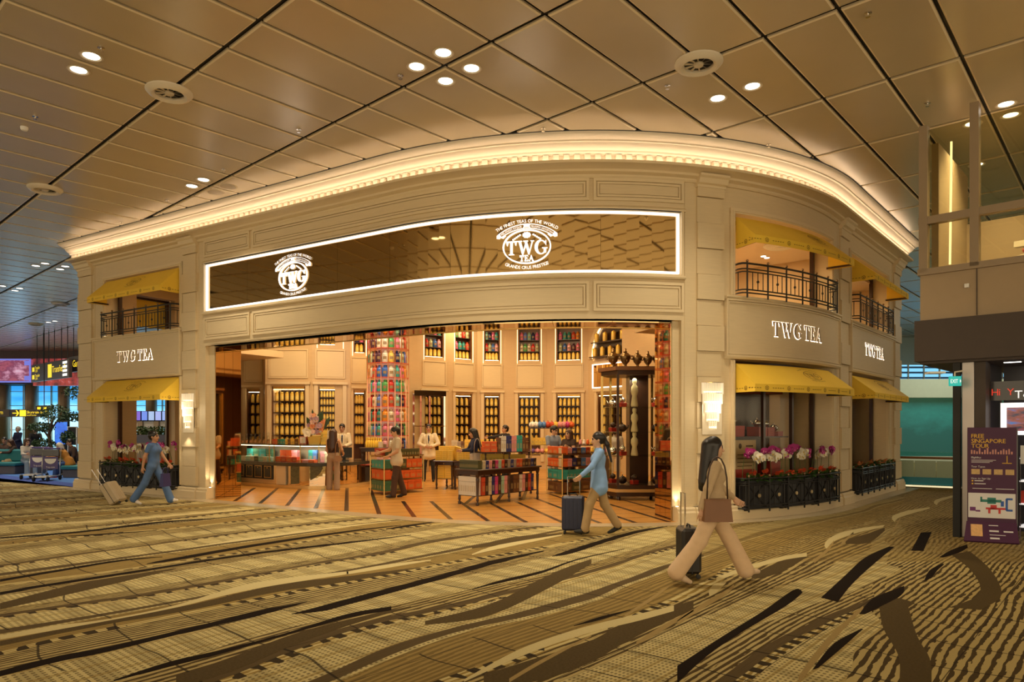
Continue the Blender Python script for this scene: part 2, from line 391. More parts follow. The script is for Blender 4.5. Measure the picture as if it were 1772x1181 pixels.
# blue carpet of the lounge on the left
BLUE = M('blue_lounge_carpet', (.055,.17,.50), .95, var=.12, scale=2.0, bump=.1)
BLUED = M('deep_blue_carpet', (.03,.07,.33), .95, var=.2, scale=1.2)
a = fl(-140,812); q = fl(137,844)
poly = [(a.x,a.y),(q.x-.25,q.y+.1),(-9.6,25.5),(-9.6,32),(-60,32),(-60,a.y+18)]
carp = tag(MB().prism(poly, -.02, .006).build('lounge_carpet', BLUE), 'bright blue carpet laid in the seating lounge on the left', 'carpet')
d = Vector((q.x-a.x, q.y-a.y, 0)).normalized(); nrm = Vector((-d.y, d.x, 0))
MB().prism([(a.x,a.y),(q.x-.25,q.y+.1),((q+nrm*.55).x-.25,(q+nrm*.55).y+.1),((a+nrm*.75).x,(a+nrm*.75).y)], -.01, .009).build('carpet_edge', BLUED, carp)

# marble floor of the shop, with dark inlaid strips
def marble_material():
    m = bpy.data.materials.new('honey_marble'); t = NT(m); co = t.coord('Object')
    uv = t.mapping(co, rot=(0,0,R(-13.2)))
    n1 = t.noise(uv, 1.3, 4, .6); n2 = t.noise(t.mapping(uv, scale=(1,4,1)), 2.2, 3)
    c = t.mix(n1, (.42,.165,.026), (.68,.34,.075)); c = t.mix(t.math('MULTIPLY', n2, .30), c, (.76,.47,.15))
    U, V, _ = t.sep(uv)
    line = t.math('LESS_THAN', t.math('FRACT', t.math('DIVIDE', V, .62)), .035)
    c = t.mix(t.math('MULTIPLY', line, .85), c, (.10,.045,.015))
    t.base(c); t.set(Roughness=.27); t.bsdf.inputs['Specular IOR Level'].default_value = .4; return m
MARBLE = marble_material()
pts = [fp(t, .02) for t in fsteps(-11.7, 16.3)]
poly = [(p.x,p.y) for p in pts]+[(9.5,31),(-7.5,31)]
mfloor = struct('floor_1', MB().prism(poly, -.05, .006).build('floor_1', MARBLE), 'honey coloured marble floor of the tea shop')
INLAY = M('dark_marble_inlay', (.035,.022,.014), .2, var=.35, scale=14)
dirs = Vector((.229,-.973,0))
ilm = MB().box(-.045,.045,-.5,.5,0,.004).mesh('inlay_strip', INLAY)
def inside_front(p):                               # signed distance to the shop front line, inside negative
    dd = p-Vector((CC[0],CC[1],0)); a = math.atan2(dd.x, -dd.y)
    if a < A1: return dd.dot(Vector((math.sin(A1),-math.cos(A1),0)))-RR
    if a > A2: return dd.dot(Vector((math.sin(A2),-math.cos(A2),0)))-RR
    return dd.length-RR
def seg_inlay(p, q):
    v = q-p; inst('inlay_strip', ilm, (p.x/2+q.x/2, p.y/2+q.y/2, .004), (0,0,math.atan2(v.y,v.x)-math.pi/2), mfloor, (1, v.length, 1))
for X0 in np.arange(-7.5, 3.7, .655):
    ln = lambda Z: Vector((X0+(15-Z)*.235, Z, 0))
    Z = 23.0
    while Z > 11 and inside_front(ln(Z)) < -.12: Z -= .05
    back = 19.7 if X0 < -2.5 else (16.2 if X0 < .5 else 17.0)
    if X0 > 1.6: back = 18.2
    if back > Z+.3: seg_inlay(ln(back), ln(Z))
for (x0,y0,x1,y1) in ((805,873,823,858),(857,872,872,852),(905,866,911,848),(769,848,781,840),(655,846,650,820),(606,834,611,815)):
    seg_inlay(fl(x0,y0), fl(x1,y1))

# beige marble margin in front of the building
MARG = M('beige_marble_margin', (.50,.40,.25), .22, var=.12, scale=3)
struct('trim_1', MB().fbox(-12.1, 16.7, -.05, .34, -.03, .007).build('trim_1', MARG), 'beige marble margin between carpet and shop')

# ================================================================== ceiling
CZ = 6.885
GA = R(48.0186); gu = Vector((math.cos(GA), math.sin(GA), 0)); gv = Vector((-math.sin(GA), math.cos(GA), 0))
DI, DJ, G0 = .45186*5.135, .17950*5.135, Vector((-.525116*5.135, 1.020481*5.135, 0))
ceiling = struct('ceiling', MB().box(-75, 45, -6, 62, CZ+.05, CZ+.12).build('ceiling', BLACK), 'beige metal panel ceiling with dark joints')
PANEL = M('beige_metal_panel', (.585,.495,.345), .26, .15, var=.05, scale=1.3)
EDGE = M('panel_edge', (.80,.68,.48), .4, .1, var=.03)
g1, g2, bv = .036, .026, .024
def panel_geo(mb, c=Vector((0,0,0)), ax=None, ay=None):
    ax = ax or Vector((1,0,0)); ay = ay or Vector((0,1,0))
    hx, hy = DI/2-g1, DJ/2-g2; vs = []
    for (x,y,z) in ((hx-bv,hy-bv,0),(hx,hy,.012),(hx,hy,.04)):
        for sx, sy in ((-1,-1),(1,-1),(1,1),(-1,1)): vs.append(c+ax*x*sx+ay*y*sy+Vector((0,0,z)))
    o = mb; o.mat(0); n0 = len(o.v); o.add(vs, [(3,2,1,0)]); o.mat(1)
    base = n0
    fs = []
    for i in (0,4):
        for j in range(4): fs.append((base+i+j, base+i+(j+1)%4, base+i+4+(j+1)%4, base+i+4+j))
    o.f += fs; o.mi += [1]*len(fs)
pm = MB(); panel_geo(pm); pmesh = pm.mesh('ceiling_panel', [PANEL, EDGE])
cells = []
ctr = Vector((CC[0], CC[1], 0))
inside_building = inside_front
for i in range(-26, 34):
    for j in range(-50, 75):
        p = G0+gu*DI*(i+.5)+gv*DJ*(j+.5)
        if p.y < -5 or abs(p.y) < .05 or p.y > 60 or p.x < -62 or p.x > 40: continue
        if p.y < 1: px_, py_, m_ = -999, -999, 1
        else: px_ = 886+FPX*p.x/p.y; py_ = HOR-FPX*(CZ-CH)/p.y
        m_ = 1203*2.2/p.y if p.y > 1 else 1
        near = abs(p.x) < 22 and p.y < 17
        if not near and (px_ < -m_-60 or px_ > 1772+m_+60 or py_ < -m_*1.2): continue
        seen = not (px_ < -m_ or px_ > 1772+m_ or py_ < -m_)
        n = inside_building(p)
        if n < -.9 and p.y > 11 and -13 < p.x < 12 and p.dot(Vector((math.cos(A1),math.sin(A1),0))) > fp(-12.5).dot(Vector((math.cos(A1),math.sin(A1),0))) and p.y < 40 and not (p.x > 9 and p.y > 24): 
            continue
        cells.append((p.y if seen and p.y > 1 else 100-p.y, p))
cells.sort(key=lambda c: c[0])
for k, (_, p) in enumerate(cells[:300]):
    inst('ceiling_panel', pmesh, (p.x,p.y,CZ), (0,0,GA), ceiling)
pm = MB()
for _, p in cells[300:]: panel_geo(pm, Vector((p.x,p.y,CZ)), gu, gv)
o = pm.build('ceiling_panel_field', [PANEL, EDGE], ceiling); o['kind'] = 'stuff'
# ================================================================== shop front
wall = struct('wall_front', label='curved limestone front of the tea shop')
def wpart(name, mb, mat=STONE, parent=None, smooth=30): return mb.build(name, mat, parent or wall, smooth)
BAYS = [(-11.05,-6.95,-10.5,-7.06), (6.55,10.70,6.80,10.20), (11.50,15.65,11.62,15.02)]   # bay, opening
NB = -.50                                                     # back of the stone skin
# bays: stone around the openings
for (t0,t1,o0,o1) in BAYS:
    b = MB()
    b.fbox(t0,o0,NB,-.12,.26,6.30); b.fbox(o1,t1,NB,-.12,.26,6.30)
    b.fbox(o0,o1,NB,-.12,3.02,4.20); b.fbox(o0,o1,NB,-.12,5.76,6.30); b.fbox(o0,o1,NB,-.05,.10,.17)
    wpart('bay_stone', b)
    # name panel with moulded edge
    p = MB().fbox(t0+.02,t1-.04,-.12,-.055,3.06,4.14); wpart('name_panel', p)
    mo = MB().fborder(t0+.02,t1-.04,3.06,4.14,.03,-.055,-.02).fborder(t0+.07,t1-.09,3.11,4.09,.018,-.055,-.035); wpart('panel_moulding', mo, MOULD)
    mo = MB().fsweep([(-.12,4.14),(-.03,4.14),(.0,4.17),(.0,4.20),(-.12,4.20)], t0+.0,t1-.02); wpart('sill_moulding', mo, MOULD)
    mo = MB().fsweep([(-.12,3.02),(-.04,3.02),(-.02,3.06),(-.12,3.06)], t0+.02,t1-.04); wpart('lintel_moulding', mo, MOULD)
    # window architraves
    mo = MB()
    for (z0,z1) in ((.30,3.0),(4.22,5.80)):
        mo.fbox(o0-.10,o0,-.12,-.07,z0,z1); mo.fbox(o1,o1+.10,-.12,-.07,z0,z1); mo.fbox(o0-.06,o0-.03,-.07,-.05,z0,z1); mo.fbox(o1+.03,o1+.06,-.07,-.05,z0,z1)
    mo.fbox(o0-.10,o1+.10,-.12,-.07,5.76,5.86); mo.fbox(o0-.06,o1+.06,-.07,-.05,5.79,5.82)
    wpart('architrave', mo, MOULD)
# pilasters built of stone blocks
def pilaster(t0, t1, wide=True, q0=None, q1=None):
    wpart('pilaster_shaft', MB().fbox(t0,t1,NB,-.11,.26,6.30))
    q0, q1 = q0 if q0 is not None else t0, q1 if q1 is not None else t1
    z = .30; k = 0
    while z < 6.16:
        z1 = min(z+.474, 6.2); big = k % 2 == 0
        e0, e1, n1 = (q0, q1, -.045) if big else (q0+.0, q1-.05, -.075)
        wpart('stone_block', MB().fbox(e0, e1, -.12, n1, z+.006, z1-.006), STONE)
        z = z1; k += 1
    cap = [(-.12,6.16),(-.03,6.16),(-.02,6.20),(.03,6.22),(.06,6.30),(.10,6.33),(.10,6.37),(-.12,6.37)]
    wpart('pilaster_capital', MB().fsweep(cap, q0-.02, q1+.02), MOULD)
pilaster(-11.87,-11.05,q0=-11.85,q1=-11.12)
pilaster(-6.95,-6.33,q0=-6.92,q1=-6.36)
pilaster(5.72,6.55,q0=5.96,q1=6.53)
pilaster(10.70,11.50,q0=10.80,q1=11.46)
pilaster(15.65,16.46,q0=15.70,q1=16.44)
# centre: lintel over the wide opening
OT0, OT1 = -5.87, 5.52
b = MB().fbox(-6.33,5.72,NB,-.12,3.70,4.55); wpart('lintel_stone', b)
b = MB().fbox(-6.33,5.72,NB,-.12,5.64,6.30); wpart('frieze_stone', b)
b = MB().fbox(-6.33,-6.02,NB,-.12,4.55,5.64); b.fbox(5.60,5.72,NB,-.12,4.55,5.64); b.fbox(-6.02,5.60,NB,-.20,4.55,5.64); wpart('sign_surround', b)
b = MB().fbox(-6.33,-6.08,NB,-.12,.26,3.70); b.fbox(-6.08,OT0,NB,-.22,.26,3.70); b.fbox(OT1,5.66,NB,-.22,.26,3.70); b.fbox(5.66,5.72,NB,-.12,.26,3.70); wpart('door_jamb', b)
for z0, z1 in ((3.84,4.38),(5.84,6.24)):
    for t0, t1 in ((-6.11,-4.42),(-4.32,3.90),(3.98,5.70)):
        mo = MB().fborder(t0,t1,z0,z1,.05,-.12,-.085).fborder(t0+.07,t1-.07,z0+.07,z1-.07,.03,-.12,-.095)
        wpart('frieze_panel', MB().fbox(t0+.12,t1-.12,-.12,-.098,z0+.12,z1-.12), STONE)
        wpart('panel_moulding', mo, MOULD)
mo = MB().fsweep([(-.12,4.44),(-.07,4.44),(-.05,4.47),(-.05,4.50),(-.12,4.52)], -6.14,5.72); mo.fsweep([(-.12,5.68),(-.05,5.68),(-.05,5.71),(-.08,5.74),(-.12,5.76)], -6.14,5.72)
mo.fborder(-6.10,5.68,4.48,5.72,.04,-.12,-.06); wpart('sign_moulding', mo, MOULD)
# plinth
PL = [(-.5,0),(0,0),(0,.17),(-.025,.20),(-.025,.24),(-.06,.27),(-.5,.27)]
for t0, t1 in ((-11.93,OT0-.02),(OT1+.02,16.52)):
    wpart('plinth', MB().fsweep(PL, t0, t1), MOULD)
for q0, q1 in ((-11.93,-11.05),(-6.97,-6.30),(5.90,6.58),(10.72,11.52),(15.64,16.52)):
    wpart('plinth_block', MB().fsweep([(n+.035 if n > -.4 else n, z) for n, z in PL], q0, q1), MOULD)
# ---------------- side walls of the building
def side_wall(name, tc, sgn, openings):
    s = struct(name)
    # local frame: n inwards; faces at t = tc
    b = MB(); cuts = sorted(openings); n = -.5
    T0, T1 = (tc, tc+.45) if sgn < 0 else (tc-.45, tc)
    def sb(n0, n1, z0, z1): b.fbox(T0, T1, n1, n0, z0, z1)
    prev = -.5
    for (a, e, lz, uz) in cuts:
        sb(prev, a, 0, 6.40)
        sb(a, e, 0, lz[0]); sb(a, e, lz[1], uz[0]); sb(a, e, uz[1], 6.40); prev = e
    sb(prev, -4.8 if sgn < 0 else -9.0, 0, 6.40); b.build(name, STONE_IN, s); return s
wall_left = side_wall('wall_left', -11.85, -1, [(-1.5,-2.72,(.35,2.92),(4.2,5.7))])
wall_right = side_wall('wall_right', 16.44, 1, [])

# ---------------- cornice with lit cove
trim = struct('trim_2', label='lit white cornice with dentils along the top of the shop front')
T0, T1 = -11.96, 16.56
arch = [(-.5,6.24),(-.08,6.24),(-.06,6.27),(-.06,6.30),(.02,6.33),(.02,6.37),(.10,6.40),(.225,6.412),(.225,6.460),(.205,6.460),(.205,6.425),(-.02,6.425),(-.5,6.425)]
MB().fsweep(arch, T0, T1).build('architrave_ledge', MOULD, trim, 30)
cove = [(-.5,6.425),(0,6.425),(0,6.61),(.10,6.62),(.115,6.64),(.115,6.66),(.15,6.675),(.19,6.70),(.22,6.735),(.235,6.76),(.27,6.765),(.27,6.785),(.31,6.80),(.37,6.815),(.40,6.84),(.415,6.86),(.415,CZ+.004),(-.5,CZ+.004)]
MB().fsweep(cove, T0-.02, T1+.02).build('cove_moulding', CORN, trim, 40)
dm = MB().box(-.052,.052,-.085,.0,0,.082).mesh('dentil', CORN)
k = int((T1-T0-.1)/.185)
for i in range(k):
    t = T0+.09+i*.185; a = fdir(t); p = fp(t, 0, 6.522)
    inst('dentil', dm, p, (0,0,a), trim)
MB().fbox(T0+.05, T1-.05, .140, .185, 6.426, 6.432).build('led_strip', M('cornice_led', (1,.8,.5), .5, var=0, emit=(1,.77,.55), es=12.5), trim)
MB().fbox(T0-.03, T1+.03, .415, .44, CZ-.004, CZ+.05).build('shadow_gap', BLACK, trim)

# ---------------- mirrored reveals and soffit of the entrance
door = struct('door_1', label='wide entrance opening lined with bronze mirror')
for t, nm in ((OT0,1),(OT1,-1)):
    k = 3
    for i in range(k):                                      # three tall mirror panes deep
        n0, n1 = -.24-.24*i, -.24-.24*(i+1)+.006
        MB().fbox(t-.02, t+.02, n1, n0, .01, 3.66).build('mirror_pane', GOLDM, door)
ts = np.linspace(OT0+.03, OT1-.03, 11)
for i in range(10):
    MB().fbox(ts[i]+.004, ts[i+1]-.004, -.94, -.24, 3.66, 3.70).build('soffit_mirror', GOLDM, door)
MB().fbox(OT0, OT1, -1.0, -.94, 3.65, 3.72).build('soffit_edge', BRASS, door)
MB().fbox(OT0, OT1, -1.02, -.12, 3.70, 3.74).build('soffit_slab', STONE, door)
# uplights in the reveals
def uplight(t, n, z, e=7, ang=70):
    p = fp(t, n, z); light('SPOT', 'reveal_uplight', p+Vector((0,0,.03)), e, WARM2, (R(180),0,0), .02, ang, .8)
UP = M('uplight_lens', (1,.9,.7), .4, var=0, emit=(1,.85,.6), es=14)
def uplamp(t, n, z, where, e=7):
    o = thing('uplight', 'small recessed uplight %s' % where, 'uplight', fp(t,n,z), fdir(t), 'recessed uplights of the shop front')
    MB().lathe([(.035,-.02),(.035,.006),(.028,.008)], n=10).build('ring', BRASS, o); MB().lathe([(.026,.0),(.026,.0085)], n=10).build('lens', UP, o)
    uplight(t, n, z, e)
uplamp(-5.97,-.17,.27,'at the left jamb of the entrance',14); uplamp(5.60,-.17,.27,'at the right jamb of the entrance',14)
for (t0,t1,o0,o1), w_ in zip(BAYS, ('left bay','curved bay by the entrance','far right bay')):
    for (t_, s_) in ((o0+.05,'left'),(o1-.05,'right')):
        uplamp(t_,-.08,.172,'on the plinth, %s end of the %s window' % (s_, w_),3.5); uplamp(t_,-.08,4.202,'on the upper sill, %s end of the %s' % (s_, w_),3.0)

# ================================================================== sign board
sign = thing('sign_board', 'long curved bronze mirror sign with white light outline over the entrance', 'sign', fp(0,0,0)*0)
ts = np.linspace(-5.98, 5.56, 9)
for i in range(8): MB().fbox(ts[i]+.002, ts[i+1]-.002, -.20, -.13, 4.585, 5.605).build('mirror_panel', M('sign_bronze_mirror', (.55,.36,.14), .035, 1.0, var=.05, scale=.8), sign)
b = MB().fborder(-6.02,5.60,4.545,5.645,.034,-.14,-.085); b.build('light_outline', TUBE, sign)

# ---------------- lettering
GLYPH = {}
def glyphs(chars):
    objs = []
    for c in chars:
        if c in GLYPH or c == ' ': continue
        cu = bpy.data.curves.new('glyph', 'FONT'); cu.body = c; cu.size = 1; cu.resolution_u = 2; cu.fill_mode = 'FRONT'
        o = bpy.data.objects.new('glyph', cu); COL.objects.link(o); objs.append((c, o, cu))
    bpy.context.view_layer.update(); dg = bpy.context.evaluated_depsgraph_get()
    for c, o, cu in objs:
        me = o.evaluated_get(dg).to_mesh()
        vs = [v.co[:] for v in me.vertices]; fs = [tuple(p.vertices) for p in me.polygons]
        xs = [v[0] for v in vs]
        GLYPH[c] = (vs, fs, max(xs), min(xs)); o.evaluated_get(dg).to_mesh_clear()
    for c, o, cu in objs: bpy.data.objects.remove(o); bpy.data.curves.remove(cu)
glyphs('ABCDEFGHIJKLMNOPQRSTUVWXYZabcdefghijklmnopqrstuvwxyz0123456789.:*-/|')
def text2d(s, size=1.0, bold=0.0, track=.06):
    """list of (verts2d, faces) for a line of lettering and its width"""
    x = 0; out = []
    for c in s:
        if c == ' ': x += .30*size; continue
        vs, fs, mx, mn = GLYPH[c]
        out.append(([((v[0]-mn)*size+x, v[1]*size) for v in vs], fs, x+(mx-mn)*size/2)); x += (mx-mn+track)*size
    return out, x-track*size
def plate(mb, vs2, fs, fn, depth=.0):
    """front faces through mapping fn(u,v)->Vector"""
    mb.add([fn(u,v) for u,v in vs2], fs); return mb
def text_mesh(s, size, fn, mb=None, align='L'):
    mb = mb or MB(); t, w_ = text2d(s, size); off = -w_/2 if align == 'C' else -w_ if align == 'R' else 0
    for vs, fs, c in t: mb.add([fn(u+off,v) for u,v in vs], fs)
    return mb
# serif capitals as solid outlines (unit height)
def serif(ch):
    def sq(x0,x1,y0,y1): return [(x0,y0),(x1,y0),(x1,y1),(x0,y1)]
    if ch == 'T': return .80, [sq(.31,.49,.05,.95), [(.19,0),(.61,0),(.61,.035),(.49,.07),(.31,.07),(.19,.035)], sq(.03,.77,.93,1.0), [(.0,1.0),(.05,.68),(.10,.68),(.16,.90),(.24,.94),(.24,1.0)], [(.56,1.0),(.56,.94),(.64,.90),(.70,.68),(.75,.68),(.80,1.0)]]
    if ch == 'W': return 1.28, [[(.10,.97),(.29,.97),(.51,.22),(.42,0),(.38,0)], [(.42,0),(.47,0),(.70,.76),(.64,.90)], [(.55,.97),(.74,.97),(.97,.22),(.88,0),(.84,0)], [(.88,0),(.93,0),(1.20,.97),(1.12,.97)], sq(.0,.38,.955,1.0), sq(.47,.83,.955,1.0), sq(1.02,1.28,.955,1.0)]
    if ch == 'E': return .70, [sq(.10,.28,.0,1.0), sq(.0,.62,.0,.07), sq(.0,.60,.93,1.0), sq(.28,.46,.475,.535), [(.54,.0),(.66,.0),(.70,.30),(.65,.30),(.58,.12)], [(.54,1.0),(.64,1.0),(.66,.72),(.61,.72),(.56,.88)], [(.44,.36),(.48,.36),(.48,.66),(.44,.66)]]
    if ch == 'A': return .92, [[(.10,0),(.17,0),(.47,.86),(.43,1.0)], [(.43,1.0),(.50,1.0),(.86,.0),(.66,.0),(.40,.80)], sq(.23,.66,.30,.37), sq(.0,.28,.0,.045), sq(.56,.92,.0,.045)]
    if ch == 'G':
        po = []; n = 26
        for i in range(n):
            a0 = R(38+i*(322-38)/n); a1 = R(38+(i+1)*(322-38)/n)
            f = lambda a: ((.48+.46*math.cos(a), .5+.52*math.sin(a)), (.53+.27*math.cos(a), .5+.455*math.sin(a)))
            (p,q),(p2,q2) = f(a0), f(a1); po.append([q,p,p2,q2])
        po += [sq(.70,.88,.10,.46), sq(.58,.98,.415,.46), [(.80,.72),(.86,.64),(.88,.64),(.88,1.0),(.85,1.0),(.80,.86)]]
        return .98, po
def serif_prisms(word, size, fn, d0, d1, gap=.07):
    """one solid per letter: list of MB with fn(u,v,depth)"""
    x = 0; res = []
    for c in word:
        if c == ' ': x += .22*size; continue
        w_, polys = serif(c); mb = MB()
        for p in polys:
            n = len(p); pts = [(x+u*size, v*size) for u,v in p]
            mb.add([fn(u,v,d0) for u,v in pts]+[fn(u,v,d1) for u,v in pts], [tuple(range(n)), tuple(range(n,2*n))[::-1]]+[(i,(i+1)%n,n+(i+1)%n,n+i) for i in range(n)])
        res.append((c, mb)); x += (w_+gap)*size
    return res, x-gap*size
def serif_width(word, size, gap=.07): return serif_prisms(word, size, lambda u,v,d: Vector((u,v,d)), 0, 1, gap)[1]

def roundel(tc, zc, k, label):
    """the tea house emblem: arched words, ribbon, oval ring, flower, big serif letters; k scales it"""
    lg = thing('emblem', label, 'emblem', group=None)
    F = lambda u,v,d=0: fp(tc+u*k, -.13+d, zc+v*k)
    def ring(rx, ry, w_, d0, d1, a0=0, a1=360, c=(0,0), n=48):
        mb = MB(); vs = []; full = a1-a0 >= 360
        for i in range(n+(0 if full else 1)):
            a = R(a0+(a1-a0)*i/n); ca, sa = math.cos(a), math.sin(a)
            for (q,d) in ((0,d0),(0,d1),(w_,d1),(w_,d0)): vs.append(F(c[0]+(rx-q)*ca, c[1]+(ry-q)*sa, d))
        m = len(vs)//4; fs = []
        for i in range(m if full else m-1):
            for j in range(4): fs.append((i*4+j, ((i+1)%m)*4+j, ((i+1)%m)*4+(j+1)%4, i*4+(j+1)%4))
        if not full: fs += [(0,1,2,3), tuple((m-1)*4+i for i in (3,2,1,0))]
        mb.add(vs, fs); return mb
    ring(.455,.315,.024,0,.03).build('oval_ring', LETTER, lg)
    for word, size, v0, g_ in (('TWG',.25,-.142,.02),('TEA',.105,-.262,.07)):
        w_ = serif_width(word, size, g_); res, _ = serif_prisms(word, size, lambda u,v,d: F(u-w_/2, v+v0, d), 0, .03, g_)
        for c, mb in res: mb.build('letter', LETTER, lg)
    # flower and two sprigs
    mb = MB()
    for i in range(9):
        a = 2*math.pi*i/9; c = (.0+.056*math.cos(a), .212+.036*math.sin(a)); n = 8
        mb.add([F(c[0]+.026*math.cos(2*math.pi*j/n), c[1]+.022*math.sin(2*math.pi*j/n), .02) for j in range(n)], [tuple(range(n))])
    n = 14; mb.add([F(.055*math.cos(2*math.pi*j/n), .212+.036*math.sin(2*math.pi*j/n), .022) for j in range(n)], [tuple(range(n))]); mb.build('flower', LETTER, lg)
    for s in (-1,1):
        mb = MB()
        for i in range(5):
            c = (s*(.125+.032*i), .215-.020*i); n = 8
            mb.add([F(c[0]+.022*math.cos(2*math.pi*j/n), c[1]+.016*math.sin(2*math.pi*j/n), .02) for j in range(n)], [tuple(range(n))])
        mb.build('sprig', LETTER, lg)
    # arched words
    def arc_text(txt, size, R0, cv, up, part):
        t, w_ = text2d(txt, size, track=.045); mb = MB()
        for vs, fs, cx in t:
            a = (cx-w_/2)/R0
            def f(u, v):
                du = u-cx
                if up: return F((R0+v)*math.sin(a)+du*math.cos(a), cv+(R0+v)*math.cos(a)-du*math.sin(a), .02)
                return F((R0-v)*math.sin(a)+du*math.cos(a), cv-(R0-v)*math.cos(a)+du*math.sin(a), .02)
            mb.add([f(u,v) for u,v in vs], fs)
        mb.build(part, LETTER, lg)['kind'] = 'stuff'
    arc_text('THE FINEST TEAS OF THE WORLD', .082, 1.157, -.717, True, 'arched_words')
    arc_text('GRANDS CRUS PRESTIGE', .082, 1.10, .69, False, 'arched_words')
    # ribbon: two lit edges with the words between them, tails at the ends
    cv = -.526
    for rr, ww in ((.945,.009),(.868,.009)):
        ring(rr, rr, ww, 0, .02, 55.5, 124.5, (0,cv)).build('ribbon_edge', LETTER, lg)
    def arc_at(txt, size, R0, mid):
        t, w_ = text2d(txt, size, track=.08); mb = MB()
        for vs, fs, cx in t:
            a = mid+(cx-w_/2)/R0
            mb.add([F((R0+v)*math.sin(a)+(u-cx)*math.cos(a), cv+(R0+v)*math.cos(a)-(u-cx)*math.sin(a), .02) for u,v in vs], fs)
        mb.build('ribbon_words', LETTER, lg)['kind'] = 'stuff'
    arc_at('MELANGES EXQUIS', .048, .884, -.335); arc_at('MILLESIMES DEXCEPTION', .040, .886, .335)
    for s in (-1,1):
        mb = MB(); a = R(90-s*34.5)
        def pt(r_, da): return F(r_*math.cos(a-s*da), cv+r_*math.sin(a-s*da), .018)
        mb.add([pt(.945,-.02),pt(.945,.045),pt(.90,.085),pt(.861,.045),pt(.861,-.02)], [(0,1,2,3,4)]); mb.build('ribbon_end', LETTER, lg)
        mb = MB(); mb.add([pt(.861,-.10),pt(.861,.0),pt(.82,-.03),pt(.835,-.12)], [(0,1,2,3)]); mb.build('ribbon_tail', LETTER, lg)
    mb = MB()
    for s in (-1,1): mb.add([F(0,.385,.02),F(s*.07,.42,.02),F(s*.055,.375,.02),F(s*.075,.325,.02)], [(0,1,2,3)])
    mb.add([F(-.03,.41,.022),F(.03,.41,.022),F(.03,.355,.022),F(-.03,.355,.022)], [(0,1,2,3)]); mb.build('ribbon_knot', LETTER, lg)
    return lg
roundel(2.75, 5.035, 1.0, 'white lit round emblem reading TWG TEA on the right half of the long sign')
roundel(-2.99, 5.035, 1.0, 'white lit round emblem reading TWG TEA on the left half of the long sign')

# halo lit names on the three panels
LET_D = M('letter_dark_face', (.42,.31,.20), .4, .2, var=.1)
HALO = M('letter_halo_light', (1,.9,.8), .5, var=0, emit=(1,.88,.74), es=3.2)
for (tc, z, size, label) in ((-9.0,3.485,.27,'halo lit letters TWG TEA on the left name panel'),(8.62,3.50,.285,'halo lit letters TWG TEA on the curved name panel beside the entrance'),(13.60,3.50,.285,'halo lit letters TWG TEA on the far right name panel')):
    nm = thing('lit_name', label, 'sign lettering')
    w_ = serif_width('TWG TEA', size, .10)
    res, _ = serif_prisms('TWG TEA', size, lambda u,v,d: fp(tc+u-w_/2, -.055+d, z+v), .006, .013, .10)
    for c, mb in res: mb.build('letter', LET_D, nm)
    res, _ = serif_prisms('TWG TEA', size, lambda u,v,d: fp(tc+(u-w_/2)*1.012, -.055+d, z-.012+v*1.06), .001, .005, .10)
    for c, mb in res: mb.build('halo', HALO, nm)
# ================================================================== bays: rooms, windows, awnings, railings, planting
PINKC = M('shop_ceiling_plaster', (.80,.66,.52), .7, var=.03)
wl = struct('wall_4', label='inner stone walls of the corner bays')
def qbox(mb, a, e, n0, n1, z0, z1):                        # box between plan points a,e; n towards the hall
    d = (e-a); d.z = 0; L_ = d.length; d /= L_; nn = Vector((d.y,-d.x,0))
    q = [a+nn*n0, e+nn*n0, e+nn*n1, a+nn*n1]
    mb.add([(v.x,v.y,z0) for v in q]+[(v.x,v.y,z1) for v in q], [(3,2,1,0),(4,5,6,7),(0,1,5,4),(1,2,6,5),(2,3,7,6),(3,0,4,7)]); return mb
b = MB(); pA, pB, pC, pD = fp(-7.0,-.5), at(391,738,18.4), at(391,738,23.4), fp(-11.4,-4.7); pB.z = pC.z = 0
qbox(b,pA,pB,-.02,.10,0,6.3); qbox(b,pB,pC,-.02,.10,0,6.3); b.build('partition_wall', STONE_IN, wl)
b = MB(); b.fbox(-11.4,-8.6,-4.6,-.5,3.92,4.12); b.fbox(-8.6,-7.0,-1.2,-.5,3.92,4.12); b.build('upper_floor', STONE_IN, wl)
b = MB(); b.fbox(-11.4,-8.6,-4.6,-.5,6.05,6.15); b.fbox(-8.6,-7.0,-1.2,-.5,6.05,6.15); b.build('bay_ceiling', PINKC, wl)
b = MB(); b.fbox(6.40,6.58,-2.0,-.5,0,6.3); b.fbox(15.9,16.0,-3.4,-.5,0,6.3); b.fbox(6.40,16.0,-3.5,-3.3,4.1,6.3); b.build('partition_wall', STONE_IN, wl)
b = MB(); b.fbox(6.58,15.9,-3.4,-.5,3.92,4.12); b.build('upper_floor', STONE_IN, wl)
b = MB(); b.fbox(6.5,15.9,-3.4,-.5,5.62,5.72); b.build('bay_ceiling', PINKC, wl)
b = MB(); b.fbox(6.58,9.3,-1.2,-1.1,0,3.92); b.fbox(9.3,15.9,-1.9,-1.75,0,3.92); b.build('display_back', DARKW, wl)
b = MB(); b.fbox(9.3,10.0,-1.75,-.85,.1,3.9); b.fbox(10.3,11.7,-1.75,-.6,.1,3.9); b.fbox(14.1,14.7,-1.75,-.9,.1,3.9); b.build('inner_pier', STONE_IN, wl)
b = MB(); b.fbox(8.7,9.3,-3.3,-2.6,4.1,6.05); b.fbox(11.0,11.5,-3.3,-.6,4.1,6.05); b.fbox(12.9,13.6,-3.3,-2.3,4.1,6.05); b.build('upper_pier', STONE_IN, wl)
b = MB(); b.fsweep([(-3.3,5.0),(-3.2,5.0),(-3.12,5.1),(-3.3,5.12)],6.6,11.0); b.build('inner_moulding', MOULD, wl)
